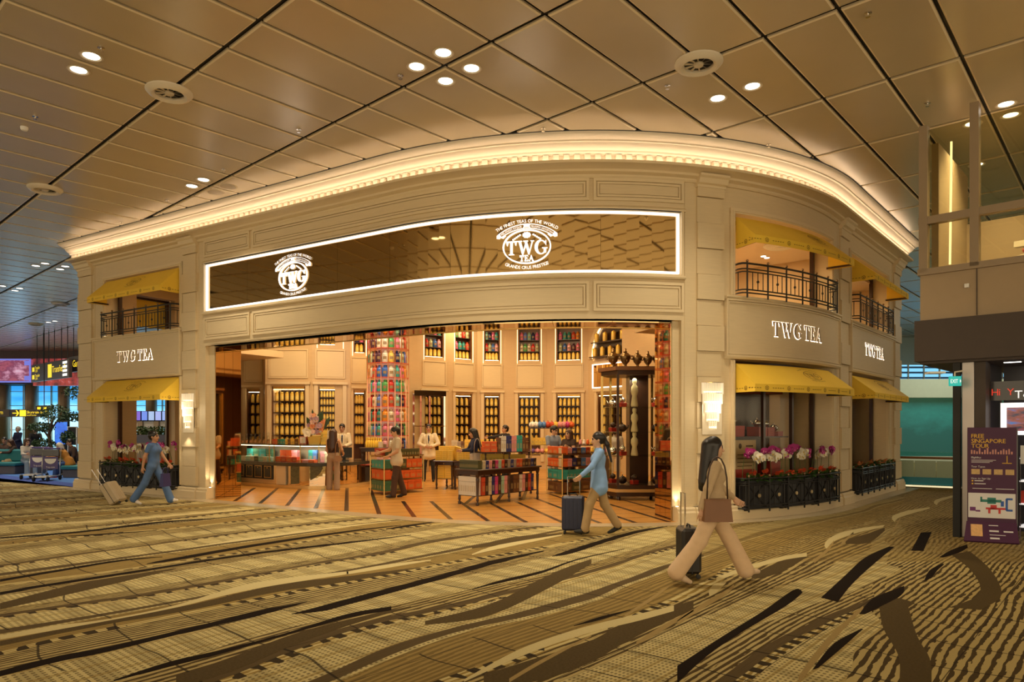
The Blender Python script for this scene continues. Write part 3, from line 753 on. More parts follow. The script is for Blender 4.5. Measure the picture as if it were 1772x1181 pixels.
for t_, n_, z_, e_ in ((-8.8,-2.2,6.0,22),(7.7,-1.7,5.58,26),(9.4,-1.6,5.58,24),(12.6,-1.6,5.58,22),(14.2,-1.5,5.58,16),(-8.8,-2.4,3.85,16),(7.6,-1.1,3.85,26),(12.9,-1.1,3.85,20)):
    p = fp(t_,n_,z_); light('AREA', 'bay_ceiling_light', p, e_, WARM, size=.8)
# small ceiling lamps seen through the curved upper window
LENS = M('downlight_lens', (1,.95,.85), .4, var=0, emit=(1,.93,.78), es=7)
for i, (x, y) in enumerate(((1282,427),(1327,446),(1321,443),(1366,464))):
    p = None
    for Z in np.linspace(10, 30, 400):
        if CH+(HOR-y)/FPX*Z >= 5.612: p = at(x, y, Z); break
    o = thing('downlight', '%s small downlight in the shop ceiling behind the curved upper railing' % ('first','third','second','fourth')[i], 'downlight', (p.x,p.y,5.618), 0, 'downlights in the upper bay')
    MB().lathe([(.075,-.006),(.075,.004)], n=14).build('ring', WHITE, o); MB().lathe([(.055,-.009),(.055,.0)], n=14).build('lens', LENS, o)
p = at(1345,462,15.2); o = thing('ceiling_diffuser', 'white round air diffuser in the shop ceiling behind the curved upper railing', 'diffuser', (p.x-.1,p.y-.4,5.62))
MB().lathe([(.33,0),(.34,-.02),(.25,-.07),(.16,-.075)], n=18).build('cone', WHITE, o, 40); MB().lathe([(.14,-.02),(.13,-.085),(.05,-.09)], n=14).build('core', WHITE, o, 40)

def window(idx, t0, t1, z0, z1, mull=(), pane=True, label=None):
    w_ = struct('window_%d' % idx, label=label)
    b = MB().fbox(t0,t0+.09,-.52,-.44,z0,z1); b.build('frame_post', DARKW, w_)
    b = MB().fbox(t1-.09,t1,-.52,-.44,z0,z1); b.build('frame_post', DARKW, w_)
    b = MB().fbox(t0,t1,-.52,-.44,z1-.07,z1); b.build('frame_head', DARKW, w_)
    for m_ in mull: MB().fbox(m_-.035,m_+.035,-.52,-.45,z0,z1).build('mullion', DARKW, w_)
    if pane:
        ed = [t0]+list(mull)+[t1]
        for a, e in zip(ed, ed[1:]): MB().fbox(a+.04,e-.04,-.485,-.475,z0,z1).build('pane', glass('shop_window_glass', (.96,.95,.92), .06), w_)
    return w_
window(1, -10.5,-7.06,.27,3.02, pane=False, label='lower window of the left bay'); window(2,-10.5,-7.06,4.2,5.76, pane=False, label='upper opening of the left bay')
window(3, 6.80,10.20,.27,3.02, (8.0,9.05), label='lower display window of the curved bay'); window(4, 6.80,10.20,4.2,5.76, pane=False, label='upper opening of the curved bay')
window(5, 11.62,15.02,.27,3.02, (13.0,), label='lower display window of the far right bay'); window(6, 11.62,15.02,4.2,5.76, pane=False, label='upper opening of the far right bay')
w_ = struct('window_7', label='side window of the left bay'); b = MB()
for z0, z1 in ((.35,2.92),(4.2,5.7)):
    for n_ in (-1.5,-2.66): b.fbox(-11.80,-11.72,n_-.06,n_+.02,z0,z1)
    b.fbox(-11.80,-11.72,-2.72,-1.5,z1-.06,z1)
b.build('frame', DARKW, w_)

# ---------------- awnings
AWN = M('yellow_awning_canvas', (.88,.58,.05), .75, var=.05, scale=3, bump=.03)
AWNP = M('awning_print', (.22,.11,.012), .8, var=.1)
def awning(t0, t1, zt, zb, zv, nt, label, tl, group='yellow canvas awnings of the shop'):
    a = thing('awning', label, 'awning', group=None)
    nw = -.10; th = .012
    ts = fsteps(t0, t1); vs = []
    for t in ts: vs += [fp(t,nw,zt), fp(t,nt,zb), fp(t,nt-.008,zb-th), fp(t,nw,zt-th)]
    fs = [(0,1,2,3), tuple((len(ts)-1)*4+i for i in (3,2,1,0))]
    for i in range(len(ts)-1):
        for j in range(4): fs.append((i*4+j,(i+1)*4+j,(i+1)*4+(j+1)%4,i*4+(j+1)%4))
    MB().add(vs, fs).build('canopy', AWN, a)
    MB().fbox(t0, t1, nt-.012, nt, zv, zb).build('valance', AWN, a)
    for t, s in ((t0,1),(t1,-1)):
        q = [(nw,zt-.004),(nt-.006,zb-.004),(nt-.006,zv),(nw,zv)]; mb = MB()
        mb.add([fp(t+s*.002,n,z) for n,z in q]+[fp(t+s*.014,n,z) for n,z in q], [(0,1,2,3),(7,6,5,4)]+[(i,(i+1)%4,4+(i+1)%4,4+i) for i in range(4)])
        mb.build('side_panel', AWN, a)
    for t in (t0+.05, t1-.05):
        MB().frame(fp(t,-.12,zv+.03), fp(t,nt-.03,zv+.03), .014, .02).build('frame_arm', DARKW, a)
    # printed border: dashes and rosettes
    mb = MB(); zm = (zb+zv)/2; k = max(3, int((t1-t0)/.5)); step = (t1-t0)/k
    def rosette(f, c):
        n = 12; r0, r1 = .042, .032; vs = []
        for j in range(n): aa = 2*math.pi*j/n; vs += [f(c+r0*math.cos(aa), r0*math.sin(aa)), f(c+r1*math.cos(aa), r1*math.sin(aa))]
        mb.add(vs, [(2*j,2*j+1,2*((j+1)%n)+1,2*((j+1)%n)) for j in range(n)])
        for (x0,x1,y0,y1) in ((-.02,.02,.004,.012),(-.006,.006,-.018,.012),(-.02,.02,-.02,-.014)): mb.add([f(c+x,y) for x,y in ((x0,y0),(x1,y0),(x1,y1),(x0,y1))], [(0,1,2,3)])
    def dash(f, c, w_): mb.add([f(c+x,y) for x,y in ((-w_,-.006),(w_,-.006),(w_,.006),(-w_,.006))], [(0,1,2,3)])
    fr = lambda u,v: fp(u, nt+.002, zm+v)
    for i in range(k):
        rosette(fr, t0+step*(i+.5))
        for d_ in (.28,.39,.5,.61,.72): dash(fr, t0+step*(i+.5+d_) if i < k-1 else t0+step*(.5-d_), .018)
    for t, s in ((t0,-1),(t1,1)):
        fs_ = lambda u,v: fp(t+s*.004, u, zm+v)
        rosette(fs_, .18)
        for d_ in (-.05,.02,.09,.28,.35): dash(fs_, d_, .02)
    mb.build('printed_border', AWNP, a)['kind'] = 'stuff'
    # printed emblem on the slope
    def sl(u, v): s = .55+v/math.hypot(nt-nw, zt-zb); s = 1-s; return fp(tl+u, nw+(nt-nw)*s, zt+(zb-zt)*s+.004)
    mb = MB()
    for rx, ry, w__ in ((.28,.15,.012),):
        n = 32; vs = []
        for j in range(n): aa = 2*math.pi*j/n; vs += [sl(rx*math.cos(aa), ry*math.sin(aa)), sl((rx-w__*1.5)*math.cos(aa), (ry-w__)*math.sin(aa))]
        mb.add(vs, [(2*j,2*j+1,2*((j+1)%n)+1,2*((j+1)%n)) for j in range(n)])
    for word, size, v0 in (('TWG',.13,-.05),('TEA',.06,-.12)):
        x = -serif_width(word, size, .03)/2
        for c in word:
            w__, polys = serif(c)
            for p in polys: mb.add([sl(x+u*size, v*size+v0) for u,v in p], [tuple(range(len(p)))])
            x += (w__+.03)*size
    tx, w__ = text2d('THE FINEST TEAS OF THE WORLD', .045, track=.1)
    for vs, fs, cx in tx:
        q = cx-w__/2; mb.add([sl((u-w__/2), .20-.55*q*q+v) for u,v in vs], fs)
    tx, w__ = text2d('GRANDS CRUS PRESTIGE', .042, track=.1)
    for vs, fs, cx in tx:
        q = cx-w__/2; mb.add([sl((u-w__/2), -.205+.5*q*q+v) for u,v in vs], fs)
    mb.build('printed_emblem', AWNP, a)['kind'] = 'stuff'
    return a
awning(-10.42,-7.08,2.99,2.54,2.40,.42,'yellow canvas awning over the flower window of the left bay',-8.7)
awning(-10.42,-7.08,5.72,5.21,5.07,.42,'shaded yellow awning over the upper railing of the left bay',-8.7)
awning(6.83,10.02,2.94,2.53,2.39,.42,'yellow canvas awning over the flower window nearest the entrance',8.75)
awning(6.83,10.02,5.70,5.24,5.10,.42,'shaded yellow awning over the curved upper railing',8.9)
awning(11.66,15.0,2.94,2.53,2.39,.42,'yellow canvas awning over the far right flower window',13.6)
awning(11.66,15.0,5.70,5.24,5.10,.42,'shaded yellow awning over the far right upper railing',13.6)
# awning of the side window, seen from inside the left bay
a = thing('awning', 'yellow awning of the side window seen through the left upper opening', 'awning')
q = [(-11.86,5.68),(-12.35,5.2)]
mb = MB(); mb.add([fp(-11.87,-1.4,5.70),fp(-11.87,-3.6,5.70),fp(-12.4,-3.6,5.05),fp(-12.4,-1.4,5.05),fp(-11.87,-1.4,5.69),fp(-11.87,-3.6,5.69),fp(-12.4,-3.6,5.04),fp(-12.4,-1.4,5.04)], [(0,1,2,3),(7,6,5,4),(0,4,5,1),(1,5,6,2),(2,6,7,3),(3,7,4,0)]); mb.build('canopy', AWN, a)
MB().fbox(-12.41,-12.40,-3.6,-1.4,4.9,5.05).build('valance', AWN, a)

# ---------------- railings
DISC = M('brass_medallion', (.60,.47,.26), .3, .8, var=.1)
balm = MB().tube([(0,0,0),(0,0,1)], .009, 6).mesh('baluster', BLACKM)
postm = MB().tube([(0,0,0),(0,0,1)], .017, 6).mesh('post', BLACKM)
finm = MB().ball((0,0,.022), .026, 8, 6).lathe([(.014,-.01),(.01,.004)], n=8).mesh('finial', M('finial_bronze', (.30,.20,.12), .25, .9, var=.1), True)
medm = MB().lathe([(.035,-.008),(.038,0),(.035,.008)], n=12).mesh('medallion', DISC); medm.transform(Matrix.Rotation(R(90),4,'X'))
medd = MB().lathe([(.026,-.01),(.028,0),(.026,.01)], n=10).mesh('knob', BLACKM); medd.transform(Matrix.Rotation(R(90),4,'X'))
def railing(t0, t1, z0, zr, zb, nf, label, np_, gold, per=2):
    r = thing('railing', label, 'railing', group=None)
    for z, rad in [(z, .02 if i == 0 else .012) for i, z in enumerate(zr)]+[(z, .014) for z in zb]:
        path = [fp(t0-.02,-.12,z), fp(t0-.02,nf-.10,z), fp(t0+.01,nf-.03,z), fp(t0+.07,nf,z)]
        path += [fp(t,nf,z) for t in fsteps(t0+.12,t1-.12)]
        path += [fp(t1-.07,nf,z), fp(t1-.01,nf-.03,z), fp(t1+.02,nf-.10,z), fp(t1+.02,-.12,z)]
        MB().tube(path, rad, 6).build('rail', BLACKM, r, True)
    ps = [t0+.10+(t1-t0-.2)*i/(np_-1) for i in range(np_)]
    for t in ps:
        p = fp(t,nf,z0); inst('post', postm, p, (0,0,fdir(t)), r, (1,1,zr[0]+.01-z0)); inst('finial', finm, fp(t,nf,zr[0]+.025), (0,0,0), r)
    zt, zl = zr[-1], zb[0]
    for a, e in zip(ps, ps[1:]):
        m_ = 3
        for i in range(1, m_+1):
            t = a+(e-a)*i/(m_+1); inst('baluster', balm, fp(t,nf,zl), (0,0,fdir(t)), r, (1,1,zt-zl))
            if i == 2 or (gold and i != 2 and per == 3): inst('medallion' if gold else 'knob', medm if gold else medd, fp(t,nf,zl+(zt-zl)*.48), (0,0,fdir(t)), r)
    for t in (t0-.02, t1+.02):                      # end balusters on the returns
        for n_ in (nf-.11,): inst('baluster', balm, fp(t,n_,zl), (0,0,fdir(t)), r, (1,1,zt-zl))
    return r
UR = ([4.80,4.70,4.645],[4.31,4.25]); LR = ([.775,.69,.65],[.27,.215])
railing(-10.45,-7.1,4.16,*UR,.08,'black iron railing of the upper opening in the left bay',7,False)
railing(6.85,10.12,4.16,*UR,.08,'black iron railing of the curved upper opening beside the sign',7,False)
railing(11.68,14.98,4.16,*UR,.08,'black iron railing of the far right upper opening',7,False)
railing(-10.45,-7.1,.15,*LR,.12,'black iron railing before the flower boxes of the left bay',7,True)
railing(6.85,10.12,.15,*LR,.12,'black iron railing before the orchids of the curved bay',7,True)
railing(11.68,14.98,.15,*LR,.12,'black iron railing before the planter of the far right bay',7,True)

# ---------------- planter boxes
PLB = M('dark_grey_planter', (.028,.027,.03), .45, .2, var=.15)
def planter(t0, t1, label):
    p = thing('planter_box', label, 'planter', group=None)
    b = MB(); n0, n1 = -.36, .05; w_ = .02
    b.fbox(t0,t1,n1-w_,n1,.19,.73); b.fbox(t0,t1,n0,n0+w_,.19,.73); b.fbox(t0,t0+w_,n0+w_,n1-w_,.19,.73); b.fbox(t1-w_,t1,n0+w_,n1-w_,.19,.73); b.fbox(t0+w_,t1-w_,n0+w_,n1-w_,.19,.22); b.build('box', PLB, p)
    MB().fbox(t0+w_,t1-w_,n0+w_,n1-w_,.62,.66).build('soil', M('potting_soil', (.03,.02,.012), .95, var=.4, scale=30), p)
    tm = (t0+t1)/2; f = lambda u,v: fp(u,n1+.008,v)
    for (a, e) in (((t0+.03,.22),(tm,.70)),((tm,.70),(t1-.03,.22)),((t0+.03,.70),(tm,.22)),((tm,.22),(t1-.03,.70))):
        MB().frame(f(*a), f(*e), .008, .012).build('lattice_bar', BLACKM, p)
    for t in (t0+.012, t1-.012): MB().frame(f(t,.19), f(t,.73), .01, .014).build('edge_bar', BLACKM, p)
    for t in (t0+.06, t1-.06): MB().fbox(t-.03,t+.03,n0,n1,.165,.19).build('foot', BLACKM, p)
for (o0,o1,w_) in ((-10.40,-7.14,'left bay'),(6.9,10.1,'curved bay'),(11.72,14.95,'far right bay')):
    L_ = (o1-o0)/3
    for i, q in enumerate(('left','middle','right')): planter(o0+L_*i+.01, o0+L_*(i+1)-.01, 'dark grey planter box, %s one of the three in the %s' % (q, w_))

# ---------------- orchids
WPET = M('white_orchid_petal', (.86,.80,.66), .6, var=.06); MPET = M('magenta_orchid_petal', (.42,.015,.20), .55, var=.25)
STEM = M('orchid_stem', (.10,.16,.04), .6, var=.2); LEAF = M('planter_leaf', (.045,.11,.018), .45, var=.35, scale=14); RED = M('red_anthurium', (.62,.065,.02), .35, var=.2)
LIP = M('orchid_lip', (.70,.50,.12), .5, var=.1); LIPM = M('orchid_lip_dark', (.75,.25,.45), .5, var=.1)
def petal(mb, a, L, W, tilt, y0=0):
    ca, sa = math.cos(a), math.sin(a)
    P = [(0,0,0),(-W*.5,L*.35,.25),(-W*.45,L*.75,.5),(0,L,.55),(W*.45,L*.75,.5),(W*.5,L*.35,.25)]
    mb.add([(u*ca-v*sa, -y0-tilt*h*L, u*sa+v*ca) for u,v,h in P], [(0,1,2,3,4,5)])
def flower_mesh(name, pm_, lm_, s):
    mb = MB(); mb.mat(0)
    petal(mb, 0, s, s*.75, .12); petal(mb, R(125), s*.95, s*.7, .12); petal(mb, R(-125), s*.95, s*.7, .12)
    petal(mb, R(68), s*1.05, s*1.15, .05, .004); petal(mb, R(-68), s*1.05, s*1.15, .05, .004)
    mb.mat(1); mb.ball((0,-.012,-.006), s*.2, 6, 4); petal(mb, R(180), s*.5, s*.4, .35, .01)
    return mb.mesh(name, [pm_, lm_])
fw = flower_mesh('flower', WPET, LIP, .066); fm = flower_mesh('flower', MPET, LIPM, .056)
rng = random.Random(3)
def orchid(t, n, h, lean, white, label, grp):
    o = thing('orchid', label, 'orchid', fp(t,n,.66), fdir(t), grp)
    pts = []; N = 12
    for i in range(N):
        s = i/(N-1); x = lean*(s**1.6); z = h*(1-(1-min(1,s*1.25))**2)-(.55*h*max(0,s-.62)**1.3 if white else .25*h*max(0,s-.6))
        pts.append((x, -.10*s*s, z))
    MB().tube(pts, [.006-.003*i/(N-1) for i in range(N)], 5).build('stem', STEM, o, True)
    k = 17 if white else 13
    for i in range(k):
        s = .42+.58*i/(k-1); f = s*(N-1); a = int(min(f, N-2)); q = Vector(pts[a]).lerp(Vector(pts[a+1]), f-a)
        sd = (1.6,-1.6,.2)[i % 3]
        inst('flower', fw if white else fm, q+Vector((sd*.025+rng.uniform(-.015,.015), -.03-rng.uniform(0,.05), rng.uniform(-.03,.02))), (rng.uniform(-.3,.15), rng.uniform(-.5,.5), rng.uniform(-.6,.6)), o, (1,1,1))
    for i in range(4):
        a = rng.uniform(0,6.28); mb = MB(); Lf = rng.uniform(.12,.2); c, s_ = math.cos(a), math.sin(a)
        P = [(0,0,0),(-.03,.35,.09),(-.035,.7,.09),(0,1,.03),(.035,.7,.09),(.03,.35,.09)]
        mb.add([((u*c-v*Lf*s_), (u*s_+v*Lf*c), w_) for u,v,w_ in P], [(0,1,2,3,4,5)]); mb.build('leaf', LEAF, o)
def row(o0, o1, where, n, seed):
    rng.seed(seed)
    L_ = (o1-o0)/n
    for i in range(n):
        t = o0+L_*(i+.5); 
        lab = '%s orchid spray in the %s planter, %s plant from its left end'
        orch = ['first','second','third','fourth','fifth','sixth','seventh','eighth','ninth','tenth','eleventh','twelfth','thirteenth','fourteenth','fifteenth','sixteenth','seventeenth','eighteenth','nineteenth','twentieth'][i]
        wh = i % 2 == 1
        orchid(t, rng.uniform(-.22,-.06), (.60 if wh else .66)+rng.uniform(-.05,.06), rng.choice((-1,1))*rng.uniform(.14,.32) if wh else rng.uniform(-.2,.2), wh, lab % ('white arching' if wh else 'magenta', where, orch), 'orchids of the %s' % where)
row(-10.25,-7.2,'left bay',17,5); row(6.95,10.05,'curved bay',19,11)
# red anthuriums and foliage along the front of each box
lf = MB(); lf.add([(0,0,0),(-.04,.05,.02),(-.045,.10,.03),(0,.17,.0),(.045,.10,.03),(.04,.05,.02)], [(0,1,2,3,4,5)]); lfm = lf.mesh('leaf', LEAF)
sp = MB(); sp.add([(0,0,0),(-.035,.02,.01),(-.042,.06,.02),(0,.115,.005),(.042,.06,.02),(.035,.02,.01)], [(0,1,2,3,4,5)]); spm = sp.mesh('spathe', RED)
OR_ = M('orange_croton', (.42,.13,.03), .45, var=.35); spo = sp.mesh('spathe', OR_)
def low_plant(t, n, red, label, grp):
    o = thing('anthurium', label, 'anthurium', fp(t,n,.66), fdir(t), grp)
    for i in range(9): inst('leaf', lfm, (rng.uniform(-.07,.07), rng.uniform(-.10,.03), rng.uniform(.02,.13)), (rng.uniform(-.2,.9), rng.uniform(-.3,.3), rng.uniform(2.0,4.3)), o, (1,1,1))
    for i in range(3): inst('spathe', spm if red else spo, (rng.uniform(-.08,.08), rng.uniform(-.13,-.02), rng.uniform(.13,.21)), (rng.uniform(.2,1.2), rng.uniform(-.4,.4), rng.uniform(2.2,4.0)), o)
for (o0,o1,w_,k,red) in ((-10.3,-7.15,'left bay',14,True),(6.95,10.08,'curved bay',15,True),(11.8,14.9,'far right bay',14,False)):
    for i in range(k): low_plant(o0+(o1-o0)*(i+.5)/k, rng.uniform(-.10,-.02), red, '%s anthurium edging the %s planter, %s from its left end' % ('red' if red else 'orange red', w_, ('first second third fourth fifth sixth seventh eighth ninth tenth eleventh twelfth thirteenth fourteenth fifteenth').split()[i]), 'anthuriums of the %s' % w_)

# ---------------- crystal wall lamps
ROD = M('crystal_rod', (.9,.85,.75), .12, var=0, emit=(1,.80,.52), es=.22); GLOW = M('sconce_tube', (1,1,1), .4, var=0, emit=(1,.84,.58), es=2.6)
def sconce(t, label):
    o = thing('wall_sconce', label, 'wall lamp', fp(t,-.045,0), fdir(t), None)
    MB().chbox(-.21,.21,-.012,0.0,1.60,2.56,.004).build('backplate', M('sconce_plate', (.72,.62,.46), .3, .3, var=.05), o)
    z = 2.56
    for i, (w_, hh, d_) in enumerate(((.225,.21,.13),(.205,.20,.15),(.17,.19,.135),(.13,.17,.115),(.08,.15,.085))):
        k = int(w_*2/.021); rods = MB()
        for j in range(k):
            a = math.pi*(j+.5)/k; x, y = -w_*math.cos(a), -.015-d_*math.sin(a)*.75
            rods.tube([(x,y,z-hh),(x,y,z)], .0075, 5)
        tr = rods.build('crystal_tier', ROD, o); tr['kind'] = 'stuff'
        MB().tube([(-w_*math.cos(math.pi*j/10)*.86, -.02-d_*math.sin(math.pi*j/10)*.60, z-hh+.035) for j in range(11)], .013, 6).build('light_ring', GLOW, o)
        MB().tube([(-w_*math.cos(math.pi*j/10), -.015-d_*math.sin(math.pi*j/10)*.77, z) for j in range(11)], .006, 5).build('metal_ring', BRASS, o)
        z -= hh*.92
    p = fp(t,.22,2.1); light('POINT', 'sconce_light', p, 6, WARM2, size=.12)
    p = fp(t,.06,1.52); light('SPOT', 'sconce_down_light', p, 6, WARM2, (0,0,0), .05, 110)
sconce(-6.63,'crystal tiered wall lamp on the pilaster left of the entrance'); sconce(6.25,'crystal tiered wall lamp on the pilaster right of the entrance')

# ---------------- things in the display windows
REDB = M('red_lacquer_box', (.42,.03,.015), .35, var=.15); SILV = M('silver', (.75,.72,.68), .18, 1.0, var=.08)
GLSH = glass('glass_shelf', (.9,.95,.92), .25)
def fobj(o, t, n, z): o.location = fp(t,n,z); o.rotation_euler = (0,0,fdir(t)); return o
sh = tag(MB().fbox(6.72,9.2,-1.09,-.62,1.52,1.545).build('glass_shelf', DARKW), 'dark display shelf behind the glass of the curved bay', 'shelf')
def teapot(name, mat, s):
    mb = MB(); mb.lathe([(.03*s,0),(.055*s,.012*s),(.085*s,.05*s),(.09*s,.085*s),(.07*s,.13*s),(.035*s,.15*s),(.03*s,.155*s)], n=12); mb.ball((0,0,.172*s), .016*s, 6, 4)
    body = mb.mesh('body', mat, True)
    sp_ = MB().tube([(.075*s,0,.06*s),(.12*s,0,.09*s),(.135*s,0,.135*s)], [.02*s,.014*s,.009*s], 6).mesh('spout', mat, True)
    hd = MB().tube([(-.07*s,0,.12*s),(-.125*s,0,.12*s),(-.13*s,0,.07*s),(-.075*s,0,.045*s)], .008*s, 6).mesh('handle', mat, True)
    return body, sp_, hd
TP = {}
def put_teapot(mat, s, loc, rz, label, cat='teapot', group=None):
    key = (mat.name, s)
    if key not in TP: TP[key] = teapot('t', mat, s)
    o = thing('teapot', label, cat, loc, rz, group)
    for nm, me in zip(('body','spout','handle'), TP[key]): inst(nm, me, parent=o)
    return o
def casket(dx, dy, dz, mat, label, loc, rz, group=None, name='lacquer_box', cat='box'):
    o = thing(name, label, cat, loc, rz, group)
    MB().chbox(-dx/2,dx/2,-dy/2,dy/2,0,dz*.62,.004).build('body', mat, o); MB().chbox(-dx/2-.004,dx/2+.004,-dy/2-.004,dy/2+.004,dz*.62,dz,.004).build('lid', mat, o); return o
for i, (t, dz, w_) in enumerate(((7.0,.06,.34),(7.45,.22,.42),(8.3,.20,.26),(8.62,.19,.22),(9.0,.10,.2))):
    casket(w_,.3,dz,REDB,'red display box on the dark window shelf, %s from the left' % ('first','second','third','fourth','fifth')[i], fp(t,-.85,1.546), fdir(t), 'red boxes on the window shelf')
    put_teapot(SILV,1.25 if i == 1 else .95, fp(t,-.85,1.547+dz), fdir(t)+i, 'silver teapot on the %s red box of the window shelf' % ('first','second','third','fourth','fifth')[i], group='silver teapots in the curved window')
for i, (t, w_, dz) in enumerate(((7.1,.2,.25),(7.55,.5,.28),(8.55,.35,.42))):
    casket(w_,.3,dz,REDB,'red gift box behind the orchids of the curved bay, %s one' % ('left','middle','right')[i], fp(t,-.72,.62), fdir(t), 'red gift boxes behind the orchids')
tag(MB().fbox(6.75,9.1,-.95,-.53,.56,.62).build('window_ledge', DARKW), 'dark wooden ledge behind the orchids of the curved bay', 'ledge')
tag(MB().fbox(6.85,8.9,-.9,-.6,2.42,2.80).build('pelmet', M('red_brown_pelmet', (.28,.05,.02), .5, var=.2)), 'red brown pelmet at the top of the curved display window', 'pelmet')
nb = thing('notice_board', 'cream notice card on an easel behind the orchids', 'notice board', fp(7.62,-.62,0), fdir(7.62))
MB().box(-.30,.28,-.008,.008,.66,1.48).build('card', M('cream_card', (.62,.46,.25), .7, var=.06), nb)
mb = MB()
INK = M('print_ink_brown', (.10,.05,.02), .8, var=.1)
for i in range(6): mb.add([(x,-.0085,1.18-i*.075+q) for x,q in ((-.24,0),(.22-.05*(i%2),0),(.22-.05*(i%2),.014),(-.24,.014))], [(0,1,2,3)])
text_mesh('NOTICE', .05, lambda u,v: Vector((.02+u,-.0085,1.36+v)), mb) if False else None
n = 12; mb.add([(-.16+.045*math.cos(6.283*j/n), -.0085, 1.36+.055*math.sin(6.283*j/n)) for j in range(n)], [tuple(range(n))]); mb.add([(x,-.0085,z) for x,z in ((.0,1.345),(.2,1.345),(.2,1.375),(.0,1.375))], [(0,1,2,3)])
mb.build('print', INK, nb)['kind'] = 'stuff'
nb = thing('notice_board', 'pale notice card behind the planter of the far right bay', 'notice board', fp(12.45,-.62,0), fdir(12.45)); MB().box(-.40,.25,-.008,.008,.66,1.62).build('card', MATS['cream_card'], nb)
po = thing('poster', 'tall backlit picture of a figure in white seen in the far right window', 'poster', fp(13.3,-.80,0), fdir(13.3)+.25)
def poster_mat():
    m = bpy.data.materials.new('backlit_picture'); t = NT(m); co = t.coord('Object'); nz = t.noise(co, 3.5, 3); r = t.node('ShaderNodeValToRGB'); t.l.new(nz, r.inputs[0])
    e = r.color_ramp.elements; e[0].position = .36; e[0].color = (.02,.02,.08,1); e[1].position = .62; e[1].color = (.9,.85,.75,1)
    for p_, c_ in ((.44,(.75,.72,.7,1)),(.5,(.55,.32,.08,1)),(.56,(.08,.12,.45,1))): x = e.new(p_); x.color = c_
    t.base(r.outputs[0]); t.set(Emission_Color=r.outputs[0], Emission_Strength=.55, Roughness=.4); return m
MB().box(-.30,.30,-.01,.01,.75,2.55).build('picture', poster_mat(), po); MB().box(-.33,-.30,-.03,.03,.7,2.6).box(.30,.33,-.03,.03,.7,2.6).build('frame', DARKW, po)
GLIMPSE = True
# ================================================================== inside the shop
def P(x, Z, z=0.0): return Vector(((x-886)/FPX*Z, Z, z))
ORD = ['first','second','third','fourth','fifth','sixth','seventh','eighth','ninth','tenth','eleventh','twelfth','thirteenth','fourteenth','fifteenth','sixteenth','seventeenth','eighteenth','nineteenth','twentieth']
GOLD = M('gold_tin', (.92,.64,.13), .32, .35, var=.06, scale=20); GOLDL = M('gold_tin_lid', (.70,.44,.08), .28, .6, var=.06)
LABELP = M('tin_label_print', (.45,.28,.05), .6, var=.1)
def tin_mesh(name, r, h, m0, m1, n=10, bottle=False):
    mb = MB(); mb.mat(0)
    if bottle: mb.lathe([(r*.96,0),(r,.01),(r,h*.66),(r*.93,h*.73),(r*.62,h*.82),(r*.5,h*.84)], n=n)
    else: mb.lathe([(r*.97,0),(r,.008),(r,h*.80)], n=n)
    mb.mat(1)
    if bottle: mb.lathe([(r*.52,h*.84),(r*.55,h*.85),(r*.55,h*.96),(r*.4,h)], n=n)
    else: mb.lathe([(r*1.03,h*.80),(r*1.03,h*.90),(r*.55,h*.93),(r*.5,h)], n=n)
    mb.mat(2); k = 4                                     # label wrapped on the front
    vs = []
    wd_, l0, l1 = (30,.26,.50) if bottle else (52,.16,.56)
    for j in range(k+1):
        a = R(-90-wd_+2*wd_*j/k); vs += [(r*1.012*math.cos(a), r*1.012*math.sin(a), h*l0), (r*1.012*math.cos(a), r*1.012*math.sin(a), h*l1)]
    mb.add(vs, [(2*j,2*j+2,2*j+3,2*j+1) for j in range(k)])
    return mb.mesh(name, [m0, m1, M(name+'_label', (.9,.68,.2), .5, var=.05) if not bottle else LABELB], 40)
LABELB = M('bottle_tin_label', (.26,.17,.08), .5, var=.5, scale=30)
gt_big = tin_mesh('tea_tin', .071, .30, GOLD, GOLDL); gt_small = tin_mesh('tea_tin', .052, .195, GOLD, GOLDL); CABW = M('lit_walnut', (.115,.045,.018), .35, var=.3, scale=9)  # lit_walnut: walnut lightened in colour to stand for the alcove light
TINC = [(.75,.20,.30),(.55,.04,.03),(.80,.30,.04),(.02,.025,.09),(.80,.40,.45),(.10,.35,.10),(.03,.22,.20),(.12,.20,.60),(.45,.50,.30),(.70,.48,.10),(.70,.16,.35),(.08,.03,.05),(.62,.56,.44),(.60,.08,.04),(.25,.50,.42),(.05,.14,.45),(.72,.62,.45),(.06,.35,.33)]
TNAME = 'rose,red,orange,navy,pink,green,petrol,blue,sage,ochre,magenta,black,cream,scarlet,mint,royal blue,ivory,turquoise'.split(',')
bott = []
for i, c in enumerate(TINC):
    m = M('tin_lacquer_%d' % i, c, .22, .15, var=.06); bott.append(tin_mesh('bottle_tin', .098, .37, m, m, 12, True))
bots = [b_.copy() for b_ in bott]
for b_ in bots: b_.transform(Matrix.Scale(.86, 4))

for i in range(7):
    tag(inst('bottle_tin', bots[(i*5+2) % len(bots)], fp(9.35+i*.17,-3.05,4.30), (0,0,fdir(10))), '%s bottle tin glimpsed low behind the curved upper railing, %s from the left' % (TNAME[(i*5+2) % len(bots)], ORD[i]), 'tea tin', 'tins behind the upper railing')
us = thing('tin_ledge', 'lit ledge of coloured tins behind the curved upper railing', 'ledge'); MB().fbox(9.2,10.6,-3.25,-2.9,4.12,4.30).build('ledge', DARKW, us); MB().fbox(9.2,10.6,-3.28,-3.25,4.30,4.75).build('glow_back', M('ledge_glow', (1,.7,.5), .5, var=0, emit=(1,.5,.3), es=.8), us)
